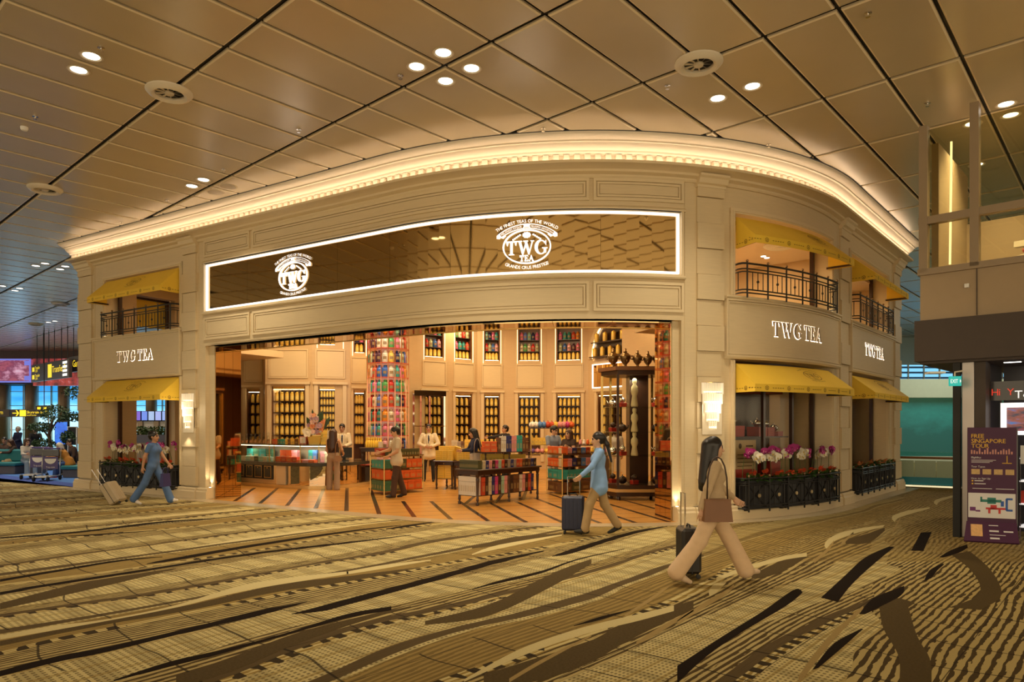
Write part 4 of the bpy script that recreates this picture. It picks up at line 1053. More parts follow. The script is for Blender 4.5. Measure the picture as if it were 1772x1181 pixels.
# ---------------- back wall with lit alcoves
wb = struct('wall_back', label='stepped limestone wall of the shop with lit tin alcoves')
LEDS = M('alcove_led', (1,.8,.5), .5, var=0, emit=(1,.78,.42), es=16)
ZL0, ZL1, ZU0, ZU1 = .55, 3.07, 4.46, 6.2
TINN = [0]
def bay(p0, p1, win=None, cols=4, rows=6, small=False, name='', upper=True, ucols=4, lowest=.9, panel=True):
    a, e = p0, p1; d = (e-a).normalized(); L_ = (e-a).length; nn = Vector((d.y,-d.x,0)); rz = math.atan2(d.y,d.x)
    b = MB()
    if not win: qbox(b, a, e, -.5, 0, 0, 6.3); b.build('wall_pier', STONE_IN, wb); return
    # alcove limits along the wall from px columns
    def par(x):                                            # intersection of view column with wall line
        r = Vector(((x-886)/FPX, 1, 0)); det = r.x*(-d.y)+d.x*r.y
        k = (a.x*(-d.y)+d.x*a.y)/det; q = r*k; return (q-a).dot(d)
    u0, u1 = par(win[0]), par(win[1])
    W = lambda u: a+d*u
    qbox(b, W(0), W(u0), -.5, 0, 0, 6.3); qbox(b, W(u1), W(L_), -.5, 0, 0, 6.3)
    qbox(b, W(u0), W(u1), -.5, 0, 0, ZL0); qbox(b, W(u0), W(u1), -.5, 0, ZL1, ZU0); qbox(b, W(u0), W(u1), -.5, 0, ZU1, 6.3); b.build('wall_bay', STONE_IN, wb)
    mo = MB()
    for (s0,s1) in ((u0-.14,u0-.02),(u1+.02,u1+.14)): qbox(mo, W(s0), W(s1), 0, .05, .3, 3.2)
    qbox(mo, W(u0-.18), W(u1+.18), 0, .09, 3.14, 3.22); mo.build('alcove_moulding', MOULD, wb)
    if panel:
        mo = MB(); c0, c1 = u0-.10, u1+.10
        qbox(mo, W(c0), W(c1), 0, .03, 3.34, 3.38); qbox(mo, W(c0), W(c1), 0, .03, 4.26, 4.30); qbox(mo, W(c0), W(c0+.04), 0, .03, 3.38, 4.26); qbox(mo, W(c1-.04), W(c1), 0, .03, 3.38, 4.26)
        qbox(mo, W(c0+.06), W(c1-.06), 0, .012, 3.40, 4.24); mo.build('spandrel_panel', MOULD, wb)
    # cabinet in the alcove
    for (z0,z1,lower) in ((ZL0,ZL1,True),(ZU0,ZU1,False)):
        if not lower and not upper: continue
        cb = thing('tin_cabinet', 'dark wooden %s tin cabinet %s' % ('lower' if lower else 'upper', name), 'cabinet', (0,0,0), 0, None)
        c = MB(); qbox(c, W(u0), W(u1), -.34, -.30, z0, z1); c.build('back_panel', CABW, cb)
        for (s0,s1) in ((u0,u0+.035),(u1-.035,u1)): c = MB(); qbox(c, W(s0), W(s1), -.30, -.02, z0, z1); c.build('side_panel', CABW, cb)
        rr = rows if lower else 3; cc_ = cols if lower else ucols
        pitch = (.245 if small else .372) if lower else .47
        hang = MB(); qbox(hang, W(u0+.03), W(u1-.03), -.28, -.04, z1-.09, z1) if lower else None
        if lower: hang.build('brass_rail', BRASS, cb)
        top = z1-.12 if lower else z0+.03
        led = MB(); qbox(led, W(u0+.05), W(u1-.05), -.07, -.045, (z1-.10) if lower else z0+.004, (z1-.092) if lower else z0+.012); led.build('led_strip', LEDS, cb)
        if not lower:
            for (s0,s1) in ((u0-.05,u0-.03),(u1+.03,u1+.05)): led = MB(); qbox(led, W(s0), W(s1), .002, .012, z0-.12, z1-.1); led.build('side_light', M('side_glow', (1,.8,.5), .5, var=0, emit=(1,.75,.42), es=2.2), cb)
        for r_ in range(rr):
            zs = (top-pitch*(r_+1)+.02) if lower else (z0+.03+[0,.36,.83][r_])
            if lower and zs < lowest: break
            s_ = MB(); qbox(s_, W(u0+.035), W(u1-.035), -.30, -.06, zs-.022, zs); s_.build('shelf', DARKW, cb)
            for c_ in range(cc_):
                u = u0+.05+(u1-u0-.1)*(c_+.5)/cc_; q = W(u)-nn*.15; TINN[0] += 1
                if lower or r_ == 0:
                    me = gt_small if small and lower else gt_big
                    o = inst('tea_tin', me, (q.x,q.y,zs+.001), (0,0,rz))
                    tag(o, 'gold tin, %s in the %s row of the %s alcove %s' % (ORD[c_], ORD[r_] if lower else 'gold', 'lower' if lower else 'upper', name), 'tea tin', 'gold tins %s, %s row %d' % (name, 'lower' if lower else 'upper', r_+1))
                else:
                    o = inst('bottle_tin', bots[(TINN[0]*7+r_*3) % len(bots)], (q.x,q.y,zs+.001), (0,0,rz))
                    tag(o, 'coloured tin, %s in the %s coloured row, upper alcove %s' % (ORD[c_], ('lower','upper')[r_-1], name), 'tea tin', 'coloured tins %s, row %d' % (name, r_))
            if cc_ > 1 and lower:
                dv = MB()
                for c_ in range(1, cc_): u = u0+.05+(u1-u0-.1)*c_/cc_; qbox(dv, W(u-.008), W(u+.008), -.28, -.10, zs, zs+pitch-.03)
                dv.build('divider', DARKW, cb)['kind'] = 'stuff'
V = [P(391,21.6),P(410,24.8),P(456,24.6),P(459,22.9),P(540,22.9),P(606,23.2),P(608,25.4),P(640,25.6),P(722,26.6),P(776,27.4),P(826,28.4),P(872,28.6),P(947,28.6),P(1018,28.2),P(1190,24.2)]
bay(V[0],V[1]); bay(V[1],V[2],(427,450),2,6,name='nearest the left mirror',ucols=2,upper=False); bay(V[2],V[3]); bay(V[3],V[4],(470,528),6,6,name='left of the flower vase',ucols=5,upper=False)
bay(V[4],V[5],(551,592),7,8,True,name='right of the flower vase',ucols=4); bay(V[5],V[6]); bay(V[6],V[7],(612,632),3,6,name='left of the tin column',ucols=2)
bay(V[7],V[8]); bay(V[8],V[9],(735,768),4,6,name='behind the standing attendant',ucols=4); bay(V[9],V[10],(788,817),3,6,name='first right of the attendant',ucols=4)
bay(V[10],V[11],(838,865),3,6,name='second right of the attendant',ucols=4); bay(V[11],V[12],(897,935),4,6,name='third right of the attendant',ucols=5); bay(V[12],V[13],(963,1005),5,6,name='behind the couple',ucols=5)
bay(V[13],V[14],(1034,1100),5,5,name='behind the glass showcase',upper=False,panel=False)
# shop ceiling and side wall closing the room
sc_ = struct('ceiling_1', MB().prism([(-9.2,20.8),(-4,16.2),(3.0,14.2),(9.5,22),(9.5,31),(-8,31)], 6.12, 6.25).build('ceiling_1', PINKC), 'shop ceiling')
b = MB(); qbox(b, V[14], P(1280,21.5), -.4, 0, 0, 6.3); b.build('wall_return', STONE_IN, wb)
# lit picture panel and arched niche on the right back wall
d = (V[14]-V[13]).normalized(); nn = Vector((d.y,-d.x,0)); rz = math.atan2(d.y,d.x)
def R14(u, n, z): q = V[13]+d*u+nn*n; return Vector((q.x,q.y,z))
pn = thing('outlined_mirror', 'mirror panel with white light outline behind the glass showcase', 'sign')
b = MB(); qbox(b, R14(.35,0,0), R14(3.4,0,0), .01, .05, 3.30, 4.22); b.build('mirror', GOLDM, pn)
b = MB()
for (u0,u1,z0,z1) in ((.30,3.45,3.28,3.32),(.30,3.45,4.20,4.24),(.30,.34,3.32,4.20),(3.41,3.45,3.32,4.20)): qbox(b, R14(u0,0,0), R14(u1,0,0), .02, .08, z0, z1)
b.build('light_outline', TUBE, pn)
ar = thing('arched_niche', 'arched lit niche with gold tins above the glass showcase', 'niche'); k = 14; cu, rad, zc = 2.05, 1.75, 4.48
b = MB(); vs = []
for i in range(k+1):
    a = math.pi*i/k
    for r_, n_ in ((rad,.0),(rad,.12),(rad+.2,.12),(rad+.2,.0)): vs.append(R14(cu-r_*math.cos(a), n_, zc+r_*math.sin(a)))
b.add(vs, [(i*4+j,(i+1)*4+j,(i+1)*4+(j+1)%4,i*4+(j+1)%4) for i in range(k) for j in range(4)]+[(0,1,2,3),(k*4+3,k*4+2,k*4+1,k*4)]); b.build('arch_moulding', MOULD, ar, 40)
b = MB(); vs = [R14(cu-rad*math.cos(math.pi*i/k), .02, zc+rad*math.sin(math.pi*i/k)) for i in range(k+1)]; b.add(vs, [tuple(range(k+1))]); b.build('back_panel', DARKW, ar)
b = MB(); vs = []
for i in range(k+1):
    a = math.pi*i/k
    for r_, n_ in ((rad-.03,.06),(rad-.03,.08),(rad-.01,.08),(rad-.01,.06)): vs.append(R14(cu-r_*math.cos(a), n_, zc+r_*math.sin(a)))
b.add(vs, [(i*4+j,(i+1)*4+j,(i+1)*4+(j+1)%4,i*4+(j+1)%4) for i in range(k) for j in range(4)]); b.build('arch_light', LEDS, ar)
for r_, z_ in enumerate((4.52, 5.08)):
    s_ = MB(); hw = math.sqrt(max(.1, rad**2-(z_-zc)**2))-.05; qbox(s_, R14(cu-hw,0,0), R14(cu+hw,0,0), .02, .30, z_-.04, z_); s_.build('shelf', DARKW, ar)
    kk = 8 if r_ == 0 else 7
    for i in range(kk):
        q = R14(cu-hw+.2+(2*hw-.4)*i/(kk-1), .16, z_+.001); o = inst('tea_tin', gt_big, q, (0,0,rz), scale=(1.35,1.35,1.25))
        tag(o, 'large gold tin, %s on the %s shelf of the arched niche' % (ORD[i], ('lower','upper')[r_]), 'tea tin', 'gold tins in the arch, row %d' % (r_+1))

# ---------------- round column of coloured tins
cc = P(672,22.0); co_ = thing('tin_column', 'round lit display column of coloured bottle tins with red glass shelves', 'display column', cc)
core = M('lit_column_core', (.9,.62,.5), .5, var=.05, emit=(1,.46,.30), es=.24)
MB().lathe([(.36,.0),(.36,6.1)], n=24).build('core', core, co_, True)
REDG = M('red_shelf_edge', (.45,.05,.02), .2, .2, var=.1, emit=(1,.10,.03), es=.12); COPP = M('rose_copper', (.62,.28,.16), .2, 1.0, var=.08)
prng = random.Random(12)
for i in range(13):
    z = .55+.452*i
    MB().lathe([(.30,0),(.66,0),(.66,.018),(.30,.018)], n=28, c=(0,0,z)).build('shelf', REDG, co_)
    for j in range(9):
        a = R(-90-76+19*j*1.0); q = (cc.x+.52*math.cos(a), cc.y+.52*math.sin(a), z+.019)
        if i in (0,) or i > 11: continue
        ti = prng.randrange(len(bott)); me = bott[ti]
        o = inst('bottle_tin', me, q, (0,0,a+R(90)), scale=(1.08,1.08,1.0))
        tag(o, '%s bottle tin on the round column, %s in the %s ring up' % (TNAME[ti], ORD[j], ORD[i]), 'tea tin', 'tins of the round column, shelf %d' % (i+1))
for j in range(12):
    a = R(-90-76-9.5+19*j*1.0)
    if j > 9: break
    MB().frame((.655*math.cos(a),.655*math.sin(a),.3), (.655*math.cos(a),.655*math.sin(a),6.0), .012, .012).build('divider_post', COPP, co_)
MB().lathe([(.68,0),(.68,.5),(.66,.54)], n=28).build('base', DARKW, co_)
lp = cc+Vector((.1,-1.6,3.4)); light('AREA', 'column_spot', (lp.x, lp.y-.8, 5.6), 60, (1,.85,.7), (R(35),0,0), .5)

# ---------------- gift boxes
BXC = {}
def giftbox(w_, d_, h, col, lab=None, seam=True):
    key = (round(w_,3),round(d_,3),round(h,3),col)
    if key in BXC: return BXC[key]
    mb = MB(); mb.mat(0); mb.box(-w_/2,w_/2,-d_/2,d_/2,0,h*.72); mb.box(-w_/2-.003,w_/2+.003,-d_/2-.003,d_/2+.003,h*.735,h)
    mb.mat(1); x, z0, z1 = w_*.30, h*.20, h*.52; mb.add([(-x,-d_/2-.001,z0),(x,-d_/2-.001,z0),(x,-d_/2-.001,z1),(-x,-d_/2-.001,z1)], [(0,1,2,3)])
    m0 = M('box_%s' % col, BC[col], .4, var=.08); m1 = M('boxlabel_%s' % col, tuple(min(1,.5*v+.22*q) for v,q in zip(BC[col],(1,.75,.3))), .5, var=.1)
    BXC[key] = mb.mesh('gift_box', [m0, m1]); return BXC[key]
BC = dict(red=(.55,.065,.025), orange=(.72,.13,.03), teal=(.04,.36,.33), green=(.05,.16,.09), olive=(.085,.085,.035), cream=(.62,.53,.36), white=(.70,.66,.58), navy=(.025,.035,.17), pink=(.72,.30,.32), magenta=(.55,.05,.22), mint=(.35,.58,.45), dark=(.05,.025,.02), brown=(.16,.07,.03), gold=(.82,.54,.08), blue=(.08,.22,.55), grey=(.35,.28,.22), purple=(.14,.07,.28))
CNAME = dict(olive='dark olive', cream='cream', navy='navy blue', pink='pink', dark='black', magenta='magenta', mint='mint green', red='red', orange='orange red', teal='turquoise', green='dark green', white='white', brown='brown', gold='golden', blue='bright blue', grey='taupe', purple='violet')
def boxes(start, dirv, spec, z, depth, where, group, face=None, cat='gift box'):
    """a row of boxes along dirv from start; spec [(colour, width, height)], uniquely named within the row"""
    dirv = dirv.normalized(); rz = math.atan2(dirv.y, dirv.x); u = 0; seen = {}
    tot = {}
    for c, w_, h in spec: tot[c] = tot.get(c,0)+1
    for c, w_, h in spec:
        q = start+dirv*(u+w_/2); seen[c] = seen.get(c,0)+1
        o = inst('gift_box', giftbox(w_*.95, depth, h, c), (q.x,q.y,z), (0,0,rz))
        lab = '%s box %s' % (CNAME[c], where)
        if tot[c] > 1: lab = '%s %s box %s' % (ORD[min(seen[c]-1,19)], CNAME[c], where)
        tag(o, lab, cat, group); u += w_
# turned-leg table
def turned_leg(h):
    return MB().lathe([(.028,0),(.034,.03),(.026,.06),(.020,.09),(.034,.12),(.030,.15),(.024,.2),(.034,h-.22),(.040,h-.18),(.026,h-.15),(.042,h-.12),(.042,h)], n=10).mesh('leg', DARKW, 40)
def table(name, label, a, dirv, L_, Wd, h, legs, top_m=DARKW, lower=None, apron=True):
    """rectangular table whose front edge runs from plan point a along dirv; depth to the left of dirv"""
    dirv = dirv.normalized(); rz = math.atan2(dirv.y,dirv.x); o = thing(name, label, 'table', (a.x,a.y,0), rz)
    MB().chbox(-.05,L_+.05,-.05,Wd+.05,h-.035,h,.01).build('table_top', top_m, o)
    if apron:
        MB().box(0,L_,-.01,.02,h-.125,h-.035).box(0,L_,Wd-.02,Wd+.01,h-.125,h-.035).box(-.01,.02,.02,Wd-.02,h-.125,h-.035).box(L_-.02,L_+.01,.02,Wd-.02,h-.125,h-.035).build('apron', DARKW, o)
        for i in range(legs-1): MB().lathe([(.014,-.004),(.014,.004)], n=10).build('rosette', BRASS, o, loc=(L_*(i+.5)/(legs-1),-.014,h-.08), rot=(R(90),0,0))
    lm = turned_leg(h-.035)
    for i in range(legs):
        for y in (.03, Wd-.03): inst('leg', lm, (.03+(L_-.06)*i/(legs-1), y, 0), parent=o)
    if lower: MB().box(.04,L_-.04,.05,Wd-.05,lower-.02,lower).build('lower_shelf', DARKW, o)
    return o
# front table
ta = fl(826.5,876.5); tb = fl(933,863); tv = (tb-ta).normalized(); tn = Vector((-tv.y,tv.x,0)); TL = (tb-ta).length; TH = .80
table('display_table', 'dark turned-leg display table in front, loaded with tins and coloured boxes', ta, tv, TL, .62, TH, 3, lower=.22)
st = ta+tn*.58-tv*0+tv*.02
# olive tins on the short side facing left
boxes(ta+tn*.60+tv*.10, -tn, [('olive',.036,.20)]*16, TH, .12, 'standing on the short end of the front table', 'olive tins on the front table')
cols = ['cream','navy','pink','dark','magenta','mint','red','dark','grey','navy','grey','red','orange','brown','dark','brown','navy','dark']
boxes(ta+tv*.20+tn*.09, tv, [(c, TL*.88/len(cols), .185) for c in cols], TH, .10, 'in the front row on the front table', 'coloured boxes on the front table')
boxes(ta+tv*.22+tn*.30, tv, [(c, TL*.86/12, .17) for c in ['olive','grey','cream','brown','olive','red','navy','brown','pink','olive','dark','brown']], TH, .10, 'in the back row on the front table', 'coloured boxes at the back of the front table')
boxes(ta+tn*.58+tv*.07, -tn, [('white',.066,.42)]*8, .22, .16, 'on the low shelf at the short end of the front table', 'white boxes under the front table')
cols = ['red','dark','cream','navy','magenta','dark','mint','pink','brown','dark','brown','brown','white','pink','dark','red','navy']
boxes(ta+tv*.16+tn*.10, tv, [(c, TL*.84/len(cols), .40) for c in cols], .22, .16, 'on the low shelf of the front table', 'tall boxes under the front table')
# raised table behind it with tall boxes
t2 = P(836,17.6); v2 = Vector((.93,.36,0)).normalized(); n2 = Vector((-v2.y,v2.x,0))
table('riser_table', 'dark table with raised glass tier behind the front table', t2, v2, 1.35, .7, .80, 2)
rs = thing('glass_riser', 'raised tier on short turned posts holding tall boxes', 'display riser', (t2.x,t2.y,.80), math.atan2(v2.y,v2.x))
MB().box(-.02,1.36,.05,.65,.28,.30).build('tier', DARKW, rs)
for x in (.1,.75,1.3):
    for y in (.1,.6): MB().lathe([(.03,0),(.022,.04),(.03,.1),(.018,.18),(.03,.28)], (x,y,0), 8).build('post', DARKW, rs, 40)
boxes(t2+v2*.42+n2*.14, v2, [('brown',.09,.36),('white',.07,.40),('white',.07,.40),('navy',.075,.41),('navy',.075,.41),('pink',.07,.41),('pink',.07,.41),('teal',.08,.42),('teal',.08,.42),('brown',.09,.38),('brown',.08,.36)], 1.101, .14, 'on the raised tier', 'tall boxes on the raised tier')
boxes(t2+v2*.02+n2*.14, v2, [('orange',.19,.13),('orange',.19,.13)], 1.101, .2, 'at the left end of the raised tier', 'red boxes on the raised tier')
boxes(t2+v2*.05+n2*.16, v2, [('orange',.17,.13),('orange',.17,.13)], 1.235, .2, 'stacked on top at the left end of the raised tier', 'red boxes on the raised tier')
boxes(t2+v2*.08+n2*.42, v2, [('gold',.1,.24)]*6, .80, .1, 'under the raised tier', 'golden boxes under the raised tier')
boxes(t2+v2*.72+n2*.42, v2, [('gold',.1,.22)]*6, .80, .1, 'under the right part of the raised tier', 'golden boxes under the raised tier')
# gold table on the left of it
t3 = fl(762,848.5); v3 = Vector((.80,.60,0)); n3 = Vector((-.60,.80,0))
t3 = P(753,19.4); v3 = Vector((.97,-.25,0)).normalized(); n3 = Vector((-v3.y,v3.x,0))
table('display_table', 'dark turned-leg table with stacked golden boxes beside the attendant', t3, v3, .52, .9, .80, 2, lower=.30)
for lv in range(5): boxes(t3+v3*.0+n3*.10, v3, [('gold',.17,.055)]*3, .80+.057*lv, .14, 'in the front stack on the small table, %s layer up' % ORD[lv], 'golden boxes on the small table')
for lv in range(7): boxes(t3+v3*.0+n3*.34, v3, [('gold',.17,.055)]*3, .80+.057*lv, .14, 'in the back stack on the small table, %s layer up' % ORD[lv], 'golden boxes on the small table')
for lv in range(7): boxes(t3+v3*.05+n3*.12, v3, [('gold',.21,.06)]*2, .30+.062*lv, .16, 'on the low shelf of the small table, %s layer up' % ORD[lv], 'golden boxes under the small table')
t4 = P(786,19.2); table('display_table', 'long dark table of golden boxes behind the navy dressed shopper', t4, Vector((1,.12,0)), 1.3, .6, .80, 2)
for lv in range(6): boxes(t4+Vector((.05,.2,0)), Vector((1,.12,0)), [('gold',.2,.055)]*(3 if lv < 4 else 2), .80+.057*lv, .16, 'on the long golden table, %s layer up' % ORD[lv], 'golden boxes on the long table')
t5 = P(780,23.4)
sh5 = thing('shelf_unit', 'low shelf with cream and golden boxes beside the alcoves', 'shelf', (t5.x,t5.y,0))
MB().box(0,1.5,0,.4,.0,.92).build('body', DARKW, sh5); MB().box(-.03,1.53,-.03,.43,.92,.95).build('top', BRASS, sh5)
boxes(t5+Vector((.02,.15,0)), Vector((1,0,0)), [('cream',.1,.34),('cream',.1,.34),('grey',.12,.3),('brown',.12,.3),('gold',.13,.36),('gold',.13,.36),('gold',.13,.33),('gold',.13,.36),('gold',.13,.36)], .951, .2, 'on the low shelf by the alcoves', 'boxes on the low shelf')

# ---------------- brass racks
def rack(name, label, a, c_, e, hts, post_h):
    """corner rack: plan runs a -> corner c_ -> e; shelves between"""
    o = thing(name, label, 'display rack', (0,0,0))
    back = a+(e-c_)
    for q in (a,c_,e,back): MB().frame((q.x,q.y,.0),(q.x,q.y,post_h), .012, .012).build('post', BRASS, o)
    for h in hts:
        MB().prism([(a.x,a.y),(c_.x,c_.y),(e.x,e.y),(back.x,back.y)], h-.018, h).build('shelf', BRASS, o)
    for p, q in ((a,c_),(c_,e)):
        MB().frame((p.x,p.y,post_h),(q.x,q.y,post_h), .010, .010).build('top_bar', BRASS, o)
    return o
ra, rc, re_ = P(641,18.3), P(665,17.6), P(733,18.6)
LV = [.10,.40,.68,.98]
rack('brass_rack', 'brass corner rack of green and red boxes beside the man in a pale polo', ra, rc, re_, LV, 1.0)
va, ve = (rc-ra), (re_-rc); na = Vector((-va.y,va.x,0)).normalized(); ne = Vector((-ve.y,ve.x,0)).normalized()
w1, w2 = va.length, ve.length
def face_row(org, vec, nvec, cols, z, h, where, group, depth=.16, frac=.94):
    L_ = vec.length*frac; boxes(org+vec.normalized()*vec.length*(1-frac)/2+nvec*(depth/2+.02), vec, [(c, L_/len(cols), h) for c in cols], z, depth, where, group)
G_ = 'boxes on the rack by the man'
face_row(ra,va,na,['green']*5,.10,.26,'on the bottom shelf of the left rack, left face',G_); face_row(rc,ve,ne,['green','olive','orange','orange','orange'],.10,.26,'on the bottom shelf of the left rack, right face',G_)
face_row(ra,va,na,['orange','orange','orange'],.40,.24,'on the second shelf of the left rack, left face',G_); face_row(rc,ve,ne,['orange','orange','orange','orange','orange','orange'],.40,.21,'on the second shelf of the left rack, right face',G_)
face_row(ra,va,na,['teal','teal','teal','green'],.68,.20,'on the third shelf of the left rack, left face',G_); face_row(rc,ve,ne,['teal','green','green','olive','orange','orange','orange'],.68,.22,'on the third shelf of the left rack, right face',G_)
face_row(ra,va,na,['red'],.98,.20,'on top of the left rack, left face',G_,.2,.5); face_row(rc,ve,ne,['olive']*12,.98,.19,'on top of the left rack, right face',G_,.12,.8)
sa, scn, se = P(946,18.4), P(973,17.7), P(1024,18.5)
LV2 = [.08,.40,.72,1.03]
rack('brass_rack', 'brass corner rack of red and turquoise boxes in front of the couple', sa, scn, se, LV2, 1.05)
va, ve = (scn-sa), (se-scn); na = Vector((-va.y,va.x,0)).normalized(); ne = Vector((-ve.y,ve.x,0)).normalized()
G_ = 'boxes on the rack by the couple'
face_row(sa,va,na,['brown','brown'],.08,.24,'on the bottom shelf of the right rack, left face',G_,.2); face_row(scn,ve,ne,['brown','olive','brown'],.08,.22,'on the bottom shelf of the right rack, right face',G_,.2)
face_row(sa,va,na,['teal','teal','teal'],.40,.24,'on the second shelf of the right rack, left face',G_); face_row(scn,ve,ne,['teal']*8,.40,.23,'on the second shelf of the right rack, right face',G_,.12)
face_row(sa,va,na,['orange']*5,.72,.21,'on the third shelf of the right rack, left face',G_); face_row(scn,ve,ne,['cream','pink','navy','dark','blue','pink'],.72,.21,'on the third shelf of the right rack, right face',G_,.14)
face_row(sa,va,na,['orange']*3,1.03,.20,'on top of the right rack, left face',G_); face_row(scn,ve,ne,['cream','pink','navy','brown','blue','red'],1.03,.17,'on top of the right rack, right face',G_,.14)
# ---------------- teapot tables behind the couple
t6 = P(918,22.2); o6 = thing('shelf_unit', 'tiered table with bright teapots and golden boxes behind the couple', 'shelf', (t6.x,t6.y,0))
MB().box(0,1.35,0,.5,.86,.89).build('tier', BRASS, o6); MB().box(0,1.35,.05,.45,1.15,1.17).build('tier', BRASS, o6); MB().box(-.05,1.4,0,.5,1.68,1.71).build('tier', DARKW, o6)
for x in (0.02,1.33):
    for y in (.03,.47): MB().frame((x,y,0),(x,y,1.70), .014, .014).build('post', BRASS, o6)
tc_ = ['white','white','blue','blue','red','red','gold','pink','pink','magenta','orange']
for i, c in enumerate(tc_):
    put_teapot(M('pot_%s' % c, BC[c] if c != 'white' else (.85,.83,.8), .2, var=.05), 1.25, (t6.x+.06+i*.125, t6.y+.12, 1.711), 1.2, '%s teapot, top tier behind the couple, %s from the left' % (CNAME[c], ORD[i]), group='bright teapots on the top tier')
for i, c in enumerate(['purple','pink','pink','gold','gold','olive','gold']):
    put_teapot(M('pot_%s' % c, BC[c], .2, var=.05), 1.0, (t6.x+.08+i*.15, t6.y+.10, .891), .8, '%s teapot on the lowest tier behind the couple, %s from the left' % (CNAME[c], ORD[i]), group='bright teapots on the low tier')
boxes(t6+Vector((.02,.2,0)), Vector((1,0,0)), [('gold',.12,.22)]*10, 1.171, .14, 'on the middle teapot tier', 'golden boxes on the teapot tier')
for i in range(8):
    put_teapot(BRASS, 1.1, (t6.x+.1+i*.16, t6.y+.3, 1.40), i, 'brass teapot on the middle tier, %s from the left' % ORD[i], group='brass teapots on the middle tier') if False else None
t7 = P(1002,21.6); o7 = thing('shelf_unit', 'low tiered shelf with small coloured pots right of the couple', 'shelf', (t7.x,t7.y,0))
MB().box(0,.95,0,.45,0,.95).build('body', DARKW, o7); MB().box(0,.95,.15,.45,1.15,1.18).build('tier', DARKW, o7); MB().box(0,.03,.15,.45,.95,1.15).box(.92,.95,.15,.45,.95,1.15).build('upright', DARKW, o7)
jar = {}
for k2, (zz, yy) in enumerate(((.951,.08),(1.181,.28))):
    for i, c in enumerate(['pink','white','orange','gold','teal','red','blue','magenta']):
        if c not in jar: jar[c] = MB().lathe([(.035,0),(.05,.02),(.052,.08),(.035,.11),(.045,.125),(.03,.15),(.008,.165)], n=10).mesh('sugar_pot', M('pot_%s' % c, BC[c] if c != 'white' else (.85,.83,.8), .2, var=.05), True)
        tag(inst('sugar_pot', jar[c], (t7.x+.07+i*.115, t7.y+yy, zz)), '%s lidded pot on the %s tier right of the couple' % (CNAME[c], ('lower','upper')[k2]), 'pot', 'small lidded pots')
# ---------------- counter on the left
cp = [fl(x,y) for x,y in ((398,838),(430,840.5),(470,844),(510,846.5),(550,847),(590,845.5),(622,842),(650,836.5))]
def dense(p, k=5):
    out = []
    for i in range(len(p)-1):
        p0, p1, p2, p3 = p[max(i-1,0)], p[i], p[i+1], p[min(i+2,len(p)-1)]
        for j in range(k): s = j/k; out.append(.5*((2*p1)+(p2-p0)*s+(2*p0-5*p1+4*p2-p3)*s*s+(3*p1-p0-3*p2+p3)*s**3))
    return out+[p[-1]]
cf = dense(cp); 
def cn(i): v = cf[min(i+1,len(cf)-1)]-cf[max(i-1,0)]; v.normalize(); return Vector((-v.y,v.x,0))
def cstrip(i0, i1, d0, d1, z0, z1):
    mb = MB(); vs = []; m = i1-i0+1
    for i in range(i0, i1+1):
        for dd, zz in ((d0,z0),(d1,z0),(d1,z1),(d0,z1)): q = cf[i]+cn(i)*dd; vs.append((q.x,q.y,zz))
    fs = [(0,1,2,3), tuple((m-1)*4+j for j in (3,2,1,0))]
    for i in range(m-1):
        for j in range(4): fs.append((i*4+j,(i+1)*4+j,(i+1)*4+(j+1)%4,i*4+(j+1)%4))
    return mb.add(vs, fs)
N_ = len(cf)-1
ctr_ = thing('sales_counter', 'curved mirrored sales counter with glass display case on the left', 'counter')
cstrip(0,N_,-.02,.10,0.0,.09).build('kerb', M('gilt_kerb', (.75,.52,.22), .25, .4, var=.05), ctr_)
cstrip(0,N_,.06,.75,.09,.66).build('mirror_front', MIRROR, ctr_)
cstrip(0,N_,-.10,.95,.66,.73).build('worktop', M('dark_stone_top', (.05,.045,.035), .12, var=.3), ctr_)
cstrip(0,N_,-.105,-.10,.64,.735).build('worktop_edge', M('dark_stone_top'), ctr_)
CG = glass('case_glass', (.97,.98,.97), .0)
cstrip(0,26,.24,.245,.73,1.20).build('case_glass', CG, ctr_); cstrip(0,26,.22,.80,1.20,1.235).build('case_top', M('case_top_stone', (.08,.07,.055), .15, var=.2), ctr_)
cstrip(0,26,.24,.26,1.18,1.20).build('case_light', M('case_led', (1,.9,.7), .5, var=0, emit=(1,.86,.62), es=2.2), ctr_)
cstrip(0,26,.78,.80,.73,1.20).build('case_back', M('case_back', (.55,.45,.3), .4, var=.1), ctr_)
for i in (0,8,9,15,20,26): cstrip(i,min(i+1,26),.235,.25,.73,1.20) if False else MB().frame(*( (cf[i]+cn(i)*.243)+Vector((0,0,z)) for z in (.73,1.20)), .01, .01).build('case_post', BRASS, ctr_)
dw = M('black_lacquer_door', (.022,.018,.016), .25, var=.2)
for i in (0,2,4,6,8):                                          # dark cabinet doors on the left of the counter front
    a = cf[i]+cn(i)*.05; e = cf[i+2]+cn(i+2)*.05; v = (e-a); L_ = v.length; v.normalize(); dr = thing('x','x','x'); bpy.data.objects.remove(dr)
    m_ = MB(); qbox(m_, a+v*.02, e-v*.02, 0, .02, .22, .645); dd_ = m_.build('cabinet_door', dw, ctr_)
    m_ = MB()
    for (s0,s1,z0,z1) in ((.06,L_-.06,.27,.285),(.06,L_-.06,.59,.605),(.06,.075,.285,.59),(L_-.075,L_-.06,.285,.59)): qbox(m_, a+v*s0, a+v*s1, .02, .028, z0, z1)
    m_.build('door_inlay', BRASS, dd_); m_ = MB(); qc = a+v*(L_/2); qbox(m_, qc-v*.02, qc+v*.02, .02, .04, .54, .57); m_.build('knob', BRASS, dd_)
a = cf[11]+cn(11)*.05; e = cf[13]+cn(13)*.05; m_ = MB(); qbox(m_, a, e, 0, .05, .10, .655); m_.build('counter_pier', M('cream_lacquer', (.72,.62,.46), .35, var=.05), ctr_)
